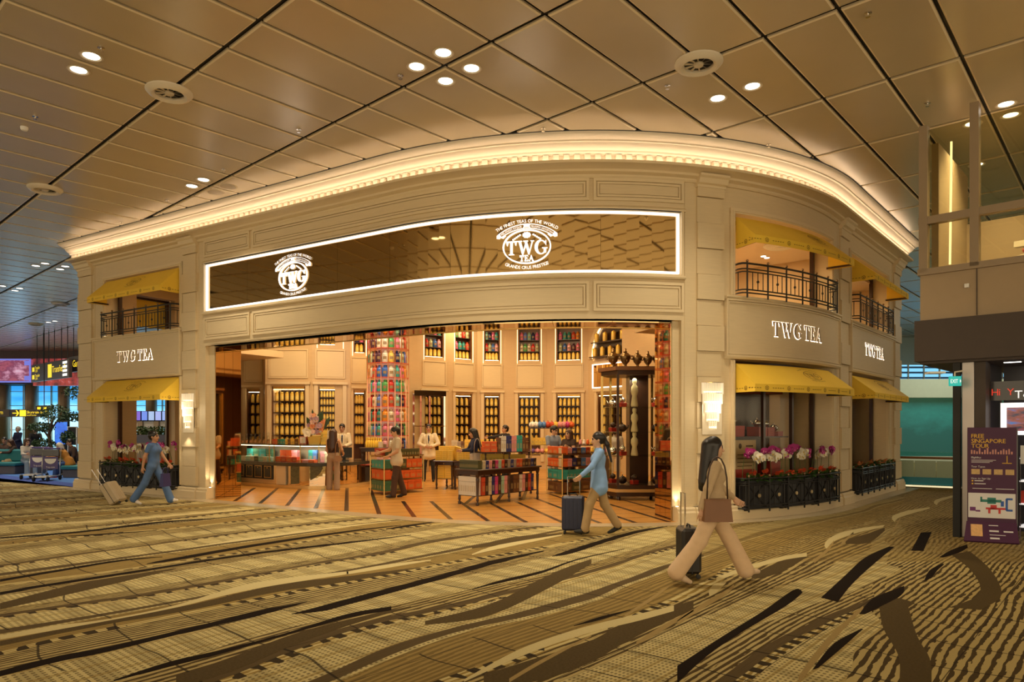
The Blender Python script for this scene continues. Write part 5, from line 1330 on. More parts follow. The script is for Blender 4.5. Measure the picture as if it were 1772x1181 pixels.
# fan of dark green marble on the mirror
fan = []; a = cf[14]+cn(14)*.04; v = (cf[20]-cf[14]).normalized(); nn = Vector((v.y,-v.x,0)); k = 12
m_ = MB(); vs = []
for n_ in (.0,.03):
    vs.append(a+nn*n_+Vector((0,0,.65)))
    for i in range(k+1): th = math.pi/2*i/k; q = a+nn*n_+v*.95*math.sin(th); vs.append(Vector((q.x,q.y,.65-.53*math.cos(th))))
kk = k+2; m_.add(vs, [tuple(range(kk)), tuple(range(kk,2*kk))[::-1]]+[(i,(i+1)%kk,kk+(i+1)%kk,kk+i) for i in range(kk)])
gm = bpy.data.materials.new('green_shell_marble'); t = NT(gm); nz = t.noise(t.mapping(t.coord('Object'), scale=(2,2,9)), 6, 4); t.base(t.mix(nz, (.03,.04,.025), (.22,.21,.12))); t.set(Roughness=.2); m_.build('marble_fan', gm, ctr_)
# goods in the case and on it
for i in (3,8,13,18,23): q = cf[i]+cn(i)*.34; light('AREA', 'case_light', (q.x,q.y,1.17), 3.2, (1,.9,.7), (0,0,0), .25)
def on_counter(i, dd, z): q = cf[i]+cn(i)*dd; return Vector((q.x,q.y,z))
def crow(i0, i1, dd, cols, z, h, depth, where, group):
    a, e = on_counter(i0,dd,0), on_counter(i1,dd,0); boxes(a, e-a, [(c, (e-a).length/len(cols), h) for c in cols], z, depth, where, group)
crow(1,7,.55,['teal','green','teal','green'],.735,.34,.1,'standing at the back of the left glass case','boxes in the glass case'); crow(1,8,.36,['cream','mint','cream','olive','mint','cream','mint'],.735,.12,.1,'low in front in the left glass case','boxes in the glass case')
crow(9,13,.50,['orange','orange','pink'],.735,.33,.12,'at the back of the middle glass case','boxes in the glass case'); crow(9,14,.34,['orange','red','orange','red'],.735,.14,.12,'low in front in the middle glass case','boxes in the glass case')
crow(16,19,.50,['teal','blue'],.735,.34,.12,'at the back of the right glass case','boxes in the glass case'); crow(20,25,.50,['pink','cream','orange'],.735,.3,.12,'in the right end of the glass case','boxes in the glass case')
crow(14,19,.32,['orange','pink','orange'],.735,.07,.2,'lying low in the right glass case','boxes in the glass case')
gj = MB().lathe([(.04,0),(.045,.01),(.045,.14),(.03,.16),(.032,.18)], n=10); gjm = gj.mesh('glass', glass('jar_glass', (.93,.93,.9), .3), True); gjl = MB().lathe([(.034,.18),(.038,.185),(.038,.21),(.012,.225)], n=10).mesh('lid', glass('jar_lid_glass', (.9,.9,.88), .5), True); gjt = MB().lathe([(.038,.012),(.038,.08)], n=8).mesh('tea', M('jar_tea', (.35,.16,.05), .8, var=.4, scale=40))
for k2, dd in enumerate((.34,.5,.66)):
    for i in range(7):
        o = thing('glass_jar', 'clear lidded tea jar, %s in the %s row on the counter' % (ORD[i], ('front','middle','back')[k2]), 'jar', on_counter(1,dd,1.236)+ (on_counter(8,dd,0)-on_counter(1,dd,0))*(i/7.0), 0, 'tea jars, %s row' % ('front','middle','back')[k2])
        for nm, me in (('glass',gjm),('lid',gjl),('tea',gjt)): inst(nm, me, parent=o, scale=(1,1,1+.25*k2))
crow(8,12,.4,['red','orange','green','teal','teal','gold','brown'],1.236,.15,.12,'in the row on the counter beside the tea jars','boxes on the counter'); crow(12,15,.4,['gold','brown','gold'],1.236,.16,.12,'on the counter before the red cases','boxes on the counter')
crow(14,17,.6,['red','pink'],1.236,.27,.14,'tall behind the price frame on the counter','boxes on the counter'); crow(20,24,.55,['gold','gold','gold','cream'],1.236,.40,.12,'tall beside the gilt flower pot','boxes on the counter')
pf = thing('price_frame', 'small framed price card on the counter', 'price card', on_counter(15,.36,1.236)); MB().box(-.10,.10,-.008,.008,0,.24).build('frame', M('price_frame_red', (.5,.16,.10), .4, var=.1), pf); MB().box(-.075,.075,-.012,-.008,.04,.21).build('card', WHITE, pf); 
gp = thing('flower_pot', 'gilt square pot holding the big flower arrangement', 'pot', on_counter(18,.52,1.236)); MB().add([(-.14,-.12,0),(.14,-.12,0),(.14,.12,0),(-.14,.12,0),(-.19,-.15,.26),(.19,-.15,.26),(.19,.15,.26),(-.19,.15,.26)], [(3,2,1,0),(4,5,6,7),(0,1,5,4),(1,2,6,5),(2,3,7,6),(3,0,4,7)]).build('body', M('gilt', (.85,.60,.16), .25, .7, var=.1), gp); MB().box(-.2,.2,-.16,.16,.25,.27).build('rim', BRASS, gp)
fa = thing('flower_arrangement', 'tall flower arrangement of roses, orchids and dark leaves on the counter', 'flowers', on_counter(18,.52,1.49)); prng.seed(5)
DL = M('dark_green_leaf', (.02,.05,.015), .35, var=.4)
for i in range(9):
    a = prng.uniform(-.5,.6); L_ = prng.uniform(.45,.72); m_ = MB(); c, s_ = math.cos(a), math.sin(a); w_ = .07
    m_.add([(0,0,0),(-w_*c+.3*L_*s_,-.02,.3*L_*c+w_*s_),(-w_*c+.7*L_*s_,.02,.7*L_*c+w_*s_),(L_*s_,.05,L_*c),(w_*c+.7*L_*s_,.02,.7*L_*c-w_*s_),(w_*c+.3*L_*s_,-.02,.3*L_*c-w_*s_)], [(0,1,2,3,4,5)]); m_.build('leaf', DL, fa, loc=(prng.uniform(-.1,.1),.05,prng.uniform(0,.1)))
FCOL = [(.85,.80,.70),(.75,.28,.12),(.80,.40,.25),(.70,.55,.15),(.45,.30,.40),(.80,.55,.50)]
for i in range(34):
    a = prng.uniform(0,6.28); r_ = prng.uniform(.05,.26); c = FCOL[prng.randrange(6)]; big = i < 8
    z = prng.uniform(.0,.34) if i < 24 else prng.uniform(.3,.6); m_ = MB(); s_ = prng.uniform(.045,.075) if not (i == 0) else .10
    m_.ball((0,0,0), s_, 7, 5)
    for j in range(5): th = 6.283*j/5; petal(m_, th, s_*1.35, s_*1.1, .5, s_*.6)
    loc = (r_*math.cos(a)*(1.1 if z < .3 else .7), -abs(r_*math.sin(a))*.7, z) if i else (-.16,-.16,.08)
    m_.build('blossom', M('blossom_%d' % (FCOL.index(c) if i else 0), c if i else FCOL[0], .6, var=.2), fa, loc=loc)
for i in range(3): MB().tube([(.12+.04*i,0,.1),(.16+.05*i,-.02,.38+.04*i)], [.02,.045], 6).build('spike', M('orange_spike', (.75,.30,.15), .6, var=.2), fa)
for i in range(2): MB().tube([(-.08+.1*i,0,.1),(-.1+.12*i,-.02,.5),(-.1+.14*i,-.03,.62)], [.03,.05,.005], 6).build('spike', M('yellow_spike', (.62,.48,.10), .6, var=.2), fa)
# till area and right end of the counter
tl = thing('till_screen', 'dark till screen on the counter beside the attendant', 'screen', on_counter(30,.5,.73), .5); MB().box(-.22,.22,-.02,.02,.10,.40).build('screen', BLACK, tl); MB().box(-.04,.04,0,.04,0,.12).build('stand', BLACK, tl); MB().box(-.12,.12,-.06,.10,0,.02).build('foot', BLACK, tl)
t8 = P(625,20.8); table('display_table', 'dark table with bottles of yellow tea behind the brass rack', t8, Vector((1,.0,0)), .95, .30, 1.12, 2)
ybm = MB().lathe([(.035,0),(.038,.01),(.038,.16),(.02,.20),(.014,.21),(.014,.26),(.018,.265),(.018,.29)], n=10).mesh('tea_bottle', M('yellow_glass_bottle', (.85,.55,.06), .15, var=.05), True)
for k2 in range(2):
    for i in range(7): tag(inst('tea_bottle', ybm, (t8.x+.14+i*.07, t8.y+.09+.12*k2, 1.121)), 'yellow glass tea bottle, %s in the %s row on the dark table' % (ORD[i], ('front','back')[k2]), 'bottle', 'yellow tea bottles, %s row' % ('front','back')[k2])
cl_ = tag(MB().box(t8.x+.52,t8.x+.62,t8.y-.02,t8.y+.2,1.121,1.30).build('gift_bag', M('pale_bag', (.6,.5,.38), .6, var=.1)), 'small pale gift bag on the dark bottle table', 'bag')

# mirrored glass cabinet before the alcove behind the attendant
gc = thing('glass_cabinet', 'tall mirrored glass cabinet behind the standing attendant', 'cabinet'); g0, g1_ = P(716,26.3), P(771,27.0); gv_ = (g1_-g0).normalized(); gl_ = (g1_-g0).length
for u in (0,.22,.5,.97): q = g0+gv_*gl_*u; MB().frame((q.x,q.y,0),(q.x,q.y,3.0), .03, .03).build('mirror_post', M('polished_chrome', (.8,.72,.6), .06, 1.0, var=.05), gc)
for z in (1.75,): m_ = MB(); qbox(m_, g0, g1_, -.01, .03, z, z+.03); m_.build('mid_rail', BRASS, gc)
m_ = MB(); qbox(m_, g0, g1_, -.15, .05, 2.92, 3.12); m_.build('mirror_crown', M('polished_chrome'), gc)
for u0, u1 in ((0,.22),(.22,.5),(.5,.97)): m_ = MB(); qbox(m_, g0+gv_*gl_*u0, g0+gv_*gl_*u1, 0, .01, .3, 2.92); m_.build('glass_pane', CG, gc)
# ---------------- glass showcase on the right
hx = [(2.20,17.0),(2.50,16.42),(3.55,16.42),(3.85,17.0),(3.55,17.65),(2.50,17.65)]
vc = thing('glass_showcase', 'tall hexagonal dark wood and glass showcase with teapots near the right jamb', 'showcase', (3.02,17.05,0))
lx = [(x-3.02,y-17.05) for x,y in hx]; sc2 = lambda k2: [(x*k2,y*k2) for x,y in lx]
MB().prism(sc2(1.08), .10, .20).build('base_moulding', DARKW, vc); MB().prism(sc2(1.11), .20, .27).build('gilt_band', M('gilt_kerb', (.75,.52,.22)), vc); MB().prism(sc2(1.04), .27, .36).build('base', DARKW, vc)
for (x,y) in sc2(.95): MB().lathe([(.04,0),(.05,.05),(.035,.10)], (x,y,0), 8).build('foot', DARKW, vc, 40)
MB().prism(sc2(1.02), 2.98, 3.08).build('head', DARKW, vc); MB().prism(sc2(1.12), 3.08, 3.17).build('crown', M('walnut_crown', (.20,.09,.04), .3, var=.3), vc)
for i, (x,y) in enumerate(lx): MB().frame((x,y,.36),(x,y,2.98), .028, .028).build('corner_post', DARKW if i in (1,2) else BRASS, vc)
for i in range(6):
    p, q = Vector(lx[i]), Vector(lx[(i+1)%6]); m_ = MB(); m_.add([(p.x,p.y,.36),(q.x,q.y,.36),(q.x,q.y,2.98),(p.x,p.y,2.98)], [(0,1,2,3)])
    m_ = MB(); qbox(m_, Vector((p.x,p.y,0)), Vector((q.x,q.y,0)), -.004, .004, .36, 2.98); m_.build('glass_pane', CG, vc)
MB().box(-.14,.32,-.02,.50,.36,2.98).build('inner_panel', DARKW, vc)
lvl = [.37,1.05,1.62,2.22]
for z in lvl[1:]: MB().prism(sc2(.94), z-.015, z).build('glass_shelf', GLSH, vc); 
for z in lvl[1:]: MB().frame((lx[0][0]*.94,lx[0][1],z),(lx[1][0]*.94,lx[1][1]*.94,z), .008,.008).build('shelf_edge', SILV, vc)
DKP = M('dark_iron_pot', (.06,.035,.025), .35, .5, var=.3)
figm = MB().lathe([(.10,0),(.11,.05),(.07,.30),(.11,.42),(.10,.55),(.045,.63),(.065,.68),(.065,.76),(.03,.80)], n=10).mesh('figurine', M('ivory_ceramic', (.70,.62,.35), .3, var=.12), True)
kk = 0
for li, z in enumerate(lvl):
    for j, (x, y) in enumerate(((-.55,-.05),(-.36,-.30),(-.10,-.45),(.42,-.45),(.60,-.15))):
        loc = (3.02+x, 17.05+y, z+.002); kk += 1
        nm = ('bottom','second','third','top')[li]
        if j == 2 and li in (1,2,3): tag(inst('figurine', figm, (3.02+.10-.2,17.05-.48,z+.002), (0,0,0), scale=(.8,.8,.72 if li < 3 else .85)), 'ivory ceramic figurine on the %s shelf of the showcase' % nm, 'figurine', 'figurines in the showcase'); continue
        if (j+li) % 2 == 0:
            casket(.16,.14,.10,REDB,'red tea box on the %s shelf of the showcase, %s from the left' % (nm, ORD[j]), loc, .4, 'red boxes in the showcase'); put_teapot(SILV if j % 2 else DKP, .8, (loc[0],loc[1],loc[2]+.101), kk, '%s teapot on a red box, %s shelf of the showcase, %s from the left' % ('silver' if j % 2 else 'dark iron', nm, ORD[j]), group='teapots in the showcase')
        else: put_teapot(DKP if j % 2 else SILV, 1.2, loc, kk, '%s teapot on the glass, %s shelf of the showcase, %s from the left' % ('dark iron' if j % 2 else 'silver', nm, ORD[j]), group='teapots in the showcase')
ANTB = M('antique_brass', (.26,.17,.08), .3, .9, var=.25)
def samovar(x, y, s, i):
    o = thing('samovar', 'antique brass samovar on top of the showcase, %s from the left' % ORD[i], 'samovar', (x,y,3.17), prng.uniform(-.4,.4), 'samovars on the showcase'); s_ = s
    MB().lathe([(.09*s,0),(.10*s,.02),(.05*s,.05*s),(.045*s,.09*s),(.12*s,.17*s),(.16*s,.30*s),(.15*s,.36*s),(.10*s,.38*s),(.11*s,.40*s),(.05*s,.43*s)], n=14).build('urn', ANTB, o, True)
    MB().lathe([(.05*s,.43*s),(.06*s,.46*s),(.03*s,.48*s),(.045*s,.53*s),(.01*s,.56*s)], n=10).build('crown', ANTB, o, True)
    for q in (-1,1): MB().tube([(q*.15*s,0,.24*s),(q*.23*s,0,.27*s),(q*.24*s,0,.34*s),(q*.14*s,0,.35*s)], .014*s, 6).build('handle', ANTB, o, True)
    MB().tube([(0,-.13*s,.2*s),(0,-.22*s,.19*s),(0,-.23*s,.14*s)], [.018*s,.013*s,.016*s], 6).build('tap', ANTB, o, True)
for i, (x, s) in enumerate(((1061,.84),(1082,.84),(1103,.76),(1121,.72),(1138,.78))): q = P(x,16.75); samovar(q.x, 16.75, s, i)
light('AREA', 'showcase_light', (2.9,16.7,2.9), 8, WARM2, size=.5)
# spot on the entrance goods
# ================================================================== ceiling fittings
GREYM = M('white_enamel', (.70,.62,.48), .4, var=.04); DLENS = M('hall_lamp_lens', (1,1,1), .3, var=0, emit=(1,.95,.80), es=5.0)
dl_ring = MB().lathe([(.135,.005),(.15,-.008),(.125,-.012),(.105,.002)], n=20).mesh('trim_ring', GREYM, 40); dl_lens = MB().lathe([(.105,-.002),(.05,.006)], n=16).mesh('lens', DLENS)
DLP = [(158,97),(136,121),(767,91),(721,115),(816,118),(771,140),(1302,149),(1242,170),(352,311),(332,322),(1741,180),(1749,199),(1690,285),(78,456),(62,460),(113,461),(104,466),(34,499),(26,503),(1683,214),(4,495),(95,556),(84,558)]
DLN = ['upper lamp of the pair at the far left','lower lamp of the pair at the far left','top lamp of the cluster of four','left lamp of the cluster of four','right lamp of the cluster of four','bottom lamp of the cluster of four','right lamp of the pair by the round vent','left lamp of the pair by the round vent','upper lamp of the pair left of the cornice','lower lamp of the pair left of the cornice','upper lamp of the pair above the glass kiosk','lower lamp of the pair above the glass kiosk','single lamp seen through the kiosk glass']+['distant lamp over the lounge, %s one' % w_ for w_ in ('first','second','third','fourth','fifth','sixth')]+['lamp behind the kiosk post','distant lamp at the left picture edge','distant lamp above the hanging sign','distant lamp beside the hanging sign']
for (x,y), nm in zip(DLP, DLN):
    p = fl(x,y,CZ); o = thing('downlight', 'round recessed ceiling downlight, %s' % nm, 'downlight', (p.x,p.y,CZ-.001), 0, 'hall ceiling downlights')
    inst('trim_ring', dl_ring, parent=o); inst('lens', dl_lens, parent=o)
    if p.y < 40: light('SPOT', 'downlight_beam', (p.x,p.y,CZ-.03), HALL_W, WARM2, (0,0,0), .10, 115, .9)
vt = MB().lathe([(.20,-.004),(.205,-.05),(.25,-.078),(.30,-.06),(.335,-.02),(.335,.0)], n=28, cap=False).mesh('rim', GREYM, 40); vh = MB().lathe([(.01,-.06),(.06,-.055),(.075,-.03),(.07,-.012)], n=14).mesh('hub', GREYM, 40); vd = MB().lathe([(.205,-.010),(.02,-.008)], n=24).mesh('duct', BLACK)
vane = MB().add([(.07,-.006,-.035),(.20,-.016,-.035),(.20,.014,-.018),(.07,.004,-.018)], [(0,1,2,3)]).mesh('vane', GREYM)
for (x,y), nm in zip(((293,158),(1209,108),(78,326),(105,526),(62,561)), ('left of the picture','above the right end of the sign','at the left edge','over the lounge','far over the lounge')):
    p = fl(x,y,CZ); o = thing('air_diffuser', 'round ceiling air diffuser with swirl vanes %s' % nm, 'air diffuser', (p.x,p.y,CZ), 0, 'round air diffusers')
    for nm2, me in (('rim',vt),('hub',vh),('duct',vd)): inst(nm2, me, parent=o)
    for i in range(10): inst('vane', vane, (0,0,0), (0,0,i*.628), o)
spk = MB().lathe([(.045,0),(.045,-.012),(.012,-.014),(.012,-.05)], n=10).mesh('body', SILV, 40); spd = MB().lathe([(.03,-.05),(.03,-.056)], n=8).mesh('deflector', SILV)
for i, (x,y) in enumerate(((175,82),(61,201),(693,130),(517,224),(1155,148),(1502,22),(1605,178),(387,293),(940,222),(1330,250),(210,385),(289,346))):
    p = fl(x,y,CZ); o = thing('sprinkler', 'small ceiling sprinkler head, %s from the left' % ORD[[10,11,3,4,7,8,9,2,5,6,0,1][i]], 'sprinkler', (p.x,p.y,CZ), 0, 'ceiling sprinklers'); inst('body', spk, parent=o); inst('deflector', spd, parent=o)
p = fl(42,220,CZ); o = thing('smoke_detector', 'small white smoke detector on the ceiling at the left', 'smoke detector', (p.x,p.y,CZ)); MB().lathe([(.06,0),(.06,-.03),(.045,-.06),(.02,-.065)], n=14).build('body', WHITE, o, 40); MB().lathe([(.05,-.035),(.052,-.045)], n=14).build('sensor_slot', BLACK, o)
for (x,y), nm in zip(((395,323),(374,333)), ('right','left')):
    p = fl(x,y,CZ); o = thing('ceiling_speaker', 'flat round ceiling speaker, %s one of two by the cornice' % nm, 'speaker', (p.x,p.y,CZ), 0, 'ceiling speakers'); MB().lathe([(.17,0),(.17,-.006),(.16,-.008)], n=20).build('grille', M('speaker_grille', (.48,.40,.28), .5, var=.1), o); MB().lathe([(.185,0),(.185,-.004)], n=20).build('rim', EDGE, o)

# ================================================================== lounge on the left
SKYW = bpy.data.materials.new('daylight_window'); t = NT(SKYW); co = t.coord('Object'); x_, y_, z_ = t.sep(co)
g = t.math('MULTIPLY_ADD', z_, .17, t.math('MULTIPLY', t.noise(t.mapping(co, scale=(.25,1,1.4)), 1.2, 3), .5)); r_ = t.node('ShaderNodeValToRGB'); t.l.new(g, r_.inputs[0])
e = r_.color_ramp.elements; e[0].position = .35; e[0].color = (.30,.62,.72,1); e[1].position = 1.0; e[1].color = (.02,.22,.55,1); q_ = e.new(.62); q_.color = (.45,.78,.95,1); q_ = e.new(.8); q_.color = (.08,.42,.78,1)
t.base((.1,.2,.3)); t.set(Emission_Color=r_.outputs[0], Emission_Strength=1.5, Roughness=.2)
lw = struct('wall_far', label='glazed far wall of the lounge with brown columns')
ZF = 48.0
MB().box(-60,-12,ZF+1.2,ZF+1.5,0,CZ+.1).build('window_wall', SKYW, lw)
COLB = M('brown_clad_column', (.30,.21,.12), .35, .2, var=.1)
for x in (-14,5,53.5,110.5,160,205,262,310,365,420,480): q = P(x,ZF); MB().lathe([(.36,0),(.36,CZ)], (q.x,q.y,0), 18).build('column', COLB, lw, True)
for i in range(24): q = P(-31+i*24.0,ZF+1); MB().box(q.x-.03,q.x+.03,q.y-.05,q.y+.1,0,5.1).build('mullion', GREYM, lw)
for z in (1.5,3.2,4.2): MB().box(-48,-12,ZF+.98,ZF+1.08,z,z+.04).build('transom', GREYM, lw)
MB().box(-60,-12,ZF-1.2,ZF+1.3,4.62,5.05).build('beam', BLACK, lw); MB().box(-60,-12,ZF-1.0,ZF+1.3,5.05,CZ+.05).build('bulkhead', M('dark_bulkhead', (.06,.04,.035), .5, var=.2), lw)
# screens
def screen_mat(name, cols, sx, sz, es):
    m = bpy.data.materials.new(name); t = NT(m); co = t.coord('Object'); nz = t.noise(t.mapping(co, scale=(sx,1,sz)), 1.0, 4, .65); r = t.node('ShaderNodeValToRGB'); t.l.new(nz, r.inputs[0]); e = r.color_ramp.elements
    e[0].position = .25; e[0].color = col4(cols[0]); e[1].position = .75; e[1].color = col4(cols[-1])
    for i, c in enumerate(cols[1:-1]): q = e.new(.25+.5*(i+1)/(len(cols)-1)); q.color = col4(c)
    t.base((.02,.02,.02)); t.set(Emission_Color=r.outputs[0], Emission_Strength=es, Roughness=.2); return m
PINKS = screen_mat('pink_video', [(.10,.02,.05),(.45,.10,.16),(.25,.05,.12),(.75,.35,.5),(.85,.6,.75)], .9, 1.6, .75)
a = at(-40,664,46.4); e_ = at(54.5,664,46.4); zs0, zs1 = at(0,662,46.4).z, at(0,622,46.4).z
vs_ = thing('video_wall', 'large pink video screen with a blue border high on the left', 'video screen', (a.x,46.4,0)); Wv = e_.x-a.x
MB().box(0,Wv,-.05,.15,zs0,zs1).build('screen', PINKS, vs_)
BB_ = M('blue_screen_border', (.05,.06,.3), .4, var=.1, emit=(.22,.25,.85), es=.7)
for (x0,x1,z0,z1) in ((0,Wv,zs1-.08,zs1+.02),(0,Wv,zs0-.02,zs0+.08),(Wv-.10,Wv,zs0+.08,zs1-.08)): MB().box(x0,x1,-.09,-.05,z0,z1).build('border', BB_, vs_)
for zz in (zs0+.12, zs1-.42): MB().box(Wv-.42,Wv-.12,-.09,-.05,zz,zz+.3).build('corner_ornament', BB_, vs_)
p = at(57,0,46.0); o = thing('video_wall', 'red and pink video screen partly behind the hanging transfer sign', 'video screen', (at(57,700,46).x,46,0)); MB().box(0,2.9,0,.2,zs0-.25,zs1-.0).build('screen', screen_mat('red_video', [(.06,.01,.02),(.12,.02,.03),(.55,.06,.05),(.75,.45,.55)], 1.1, 1.1, .7), o)
# hanging signs
SGN = M('sign_brown_black', (.05,.035,.03), .4, var=.15); YEL = M('sign_yellow', (.8,.6,.02), .5, var=0, emit=(1,.70,.03), es=.95); WHT = M('sign_white', (.8,.8,.8), .5, var=0, emit=(1,1,1), es=.7)
def hang_sign(name, label, a, e, z0, z1, wires=()):
    d = (e-a); L_ = d.length; rz = math.atan2(d.y,d.x); o = thing(name, label, 'sign', (a.x,a.y,0), rz)
    MB().chbox(0,L_,-.08,.08,z0,z1,.01).build('board', SGN, o)
    for u in wires: MB().tube([(L_*u,0,z1),(L_*u,0,CZ)], .02, 5).build('hanger', BLACK, o)
    return o, L_
def stext(o, s, size, x, z, mat, nm='lettering'): text_mesh(s, size, lambda u,v: Vector((x+u,-.083,z+v))).build(nm, mat, o)['kind'] = 'stuff'
a, e = at(57,0,39.4), at(122,0,35.4); a.z = e.z = 0; z0, z1 = at(57,662,39.4).z, at(57,636,39.4).z+.1
o, L_ = hang_sign('transfer_sign','dark hanging sign reading Transfer B in yellow with white lines', a, e, z0, z1, (.12,.3,.45,.6,.78,.93))
MB().box(L_*.47,L_*.57,-.085,-.08,z0+.12,z1-.12).build('pictogram', YEL, o); hh = z1-z0
stext(o,'Transfer B',hh*.52,L_*.585,z0+hh*.38,YEL); 
for i in range(4): MB().box(L_*.85,L_*.96,-.085,-.08,z0+hh*(.10+.22*i),z0+hh*(.24+.22*i)).build('white_line', WHT, o)
for i in range(2):
    MB().box(L_*.03,L_*.09,-.085,-.08,z0+hh*(.15+.45*i),z0+hh*(.40+.45*i)).build('pictogram', YEL, o); stext(o,'Transfer',hh*.26,L_*.11,z0+hh*(.26+.45*i),YEL); stext(o,'C E1 F5',hh*.18,L_*.11,z0+hh*(.10+.45*i),YEL)
a, e = at(122,0,36.5), at(150,0,35.2); a.z = e.z = 0; o, L_ = hang_sign('gate_sign','dark hanging sign with a yellow mark beside the left pilaster', a, e, at(122,645,36.5).z, at(122,622,36.5).z+.1, (.2,))
stext(o,'* Gates',.5,.15,at(122,640,36.5).z+.1,YEL)
Zs = 31.0; z0, z1 = at(0,722,Zs).z, at(0,709,Zs).z; hh = z1-z0
o, L_ = hang_sign('skytrain_sign','long dark sign reading Skytrain to T2 with a yellow arrow', P(21.5,Zs), P(83,Zs), z0, z1, ())
m_ = MB(); cz = (z0+z1)/2
for (x0,x1,q0,q1) in ((.06,.30,-.02,.02),): m_.add([(x,-.083,cz+q) for x,q in ((x0,q0),(x1,q0),(x1,q1),(x0,q1))], [(0,1,2,3)])
m_.add([(x,-.083,cz+q) for x,q in ((.20,.13),(.26,.13),(.36,0),(.26,-.13),(.20,-.13),(.29,0))], [(0,1,2,5),(2,3,4,5)]); m_.build('arrow', YEL, o)
MB().box(.38,.66,-.085,-.08,z0+.03,z1-.03).build('pictogram', YEL, o); stext(o,'Skytrain to T2',hh*.50,.70,z0+hh*.46,YEL); stext(o,'E1-E28 F50-F60',hh*.22,.70,z0+hh*.14,YEL)
o, L_ = hang_sign('terminal_sign','dark sign ending in T1 at the left picture edge', P(-40,Zs), P(18.5,Zs), z0, z1, ()); stext(o,'to T1',hh*.5,L_-.62,z0+hh*.36,YEL)
for x in (24,80): q = P(x,Zs)
gs = thing('sign_gantry', 'thin gantry posts carrying the skytrain signs', 'sign post', (0,0,0)); 
for x in (20,84): q = P(x,Zs+.1); MB().tube([(q.x,q.y,0),(q.x,q.y,z1)], .03, 8).build('post', GREYM, gs)
o, L_ = hang_sign('small_sign','small dark sign with yellow arrows behind the tree', P(63,36), P(90,36), at(0,711,36).z, at(0,703,36).z, (.5,)); MB().box(.1,.28,-.085,-.08,at(0,709,36).z,at(0,705,36).z).build('pictogram', YEL, o); MB().box(.4,.58,-.085,-.08,at(0,709,36).z,at(0,705,36).z).build('pictogram', YEL, o)
# benches
TEAL = M('teal_upholstery', (.015,.17,.20), .7, var=.12); GREYB = M('grey_bench_base', (.10,.09,.10), .6, var=.1); REDU = M('brick_upholstery', (.38,.07,.03), .7, var=.12)
def bench(label, x0, x1, Z, zseat, back, mat, d_=.7):
    a = P(x0,Z); L_ = (x1-x0)/FPX*Z; o = thing('lounge_bench', label, 'bench', (a.x,a.y,0))
    MB().chbox(.04,L_-.04,.05,d_-.05,0,zseat-.13,.03).build('base', GREYB, o); MB().chbox(0,L_,0,d_,zseat-.13,zseat,.03).build('seat', mat, o)
    if back: MB().chbox(0,L_*.92,d_-.14,d_+.06,zseat,zseat+back,.05).build('backrest', mat, o)
    return o
bench('teal bench with high back at the left picture edge', -30,25,25.3,.44,.46,TEAL); bench('brick red ottoman beside the luggage trolley', 42,62,25.6,.42,0,REDU); bench('teal bench under the woman in ochre', 104,150,23.6,.42,0,TEAL,.6); bench('long teal bench by the far windows', -20,58,34.5,.45,.42,TEAL)
# planted tree
q = P(86,28.5); tr = thing('tree', 'small rounded indoor tree in a low planter in the lounge', 'tree', (q.x,q.y,0)); BARK = M('bark', (.10,.06,.035), .9, var=.4, scale=12)
MB().tube([(0,0,.4),(.05,0,.9),(-.05,.02,1.4),(.08,0,1.9),(.2,0,2.2)], [.09,.08,.06,.05,.02], 8).build('trunk', BARK, tr, True)
for (dx,dz) in ((-.42,1.75),(.35,2.0),(-.3,.95)): MB().tube([(0,0,max(.7,dz-.5)),(dx*.6,0,dz-.15),(dx,0,dz)], [.04,.03,.015], 6).build('branch', BARK, tr, True)
LT = M('tree_leaf', (.02,.055,.012), .6, var=.5, scale=10); lr = random.Random(4)
for (cx,cz_,rx,rz_) in ((.22,2.28,.62,.40),(-.35,1.72,.52,.22),(-.28,1.02,.50,.24),(.75,1.3,.3,.3)):
    m_ = MB()
    for i in range(520):
        u, v_, w_ = lr.gauss(0,1), lr.gauss(0,1), lr.gauss(0,1); L_ = math.sqrt(u*u+v_*v_+w_*w_); k = lr.uniform(.55,1)/L_; c = Vector((cx+u*k*rx, v_*k*rx*.8, cz_+w_*k*rz_)); d1 = Vector((lr.uniform(-1,1),lr.uniform(-1,1),lr.uniform(-1,1))).normalized()*.055; d2 = d1.orthogonal().normalized()*.025
        m_.add([c-d1, c+d2, c+d1, c-d2], [(0,1,2,3)])
    m_.build('foliage', LT, tr)['kind'] = 'stuff'
pb = thing('tree_planter', 'low round planter of grasses under the lounge tree', 'planter', (q.x+.1,q.y-.2,0)); MB().lathe([(.85,0),(.95,.38),(.88,.40)], n=24).build('tub', GREYB, pb, 40)
m_ = MB()
for i in range(260):
    a = lr.uniform(0,6.28); r__ = .85*math.sqrt(lr.random()); x, y = r__*math.cos(a), r__*math.sin(a); h = lr.uniform(.1,.28); dx = lr.uniform(-.1,.1); m_.add([(x-.015,y,.36),(x+.015,y,.36),(x+dx,y+lr.uniform(-.1,.1),.38+h)], [(0,1,2)])
m_.build('grass', M('grass_tuft', (.10,.11,.02), .7, var=.4), pb)['kind'] = 'stuff'
q = P(150,29); tr2 = thing('tree', 'second lounge tree half hidden behind the left pilaster', 'tree', (q.x,q.y,0)); MB().tube([(0,0,0),(-.1,0,2.0),(-.3,0,2.9)], [.08,.06,.03], 8).build('trunk', BARK, tr2, True)
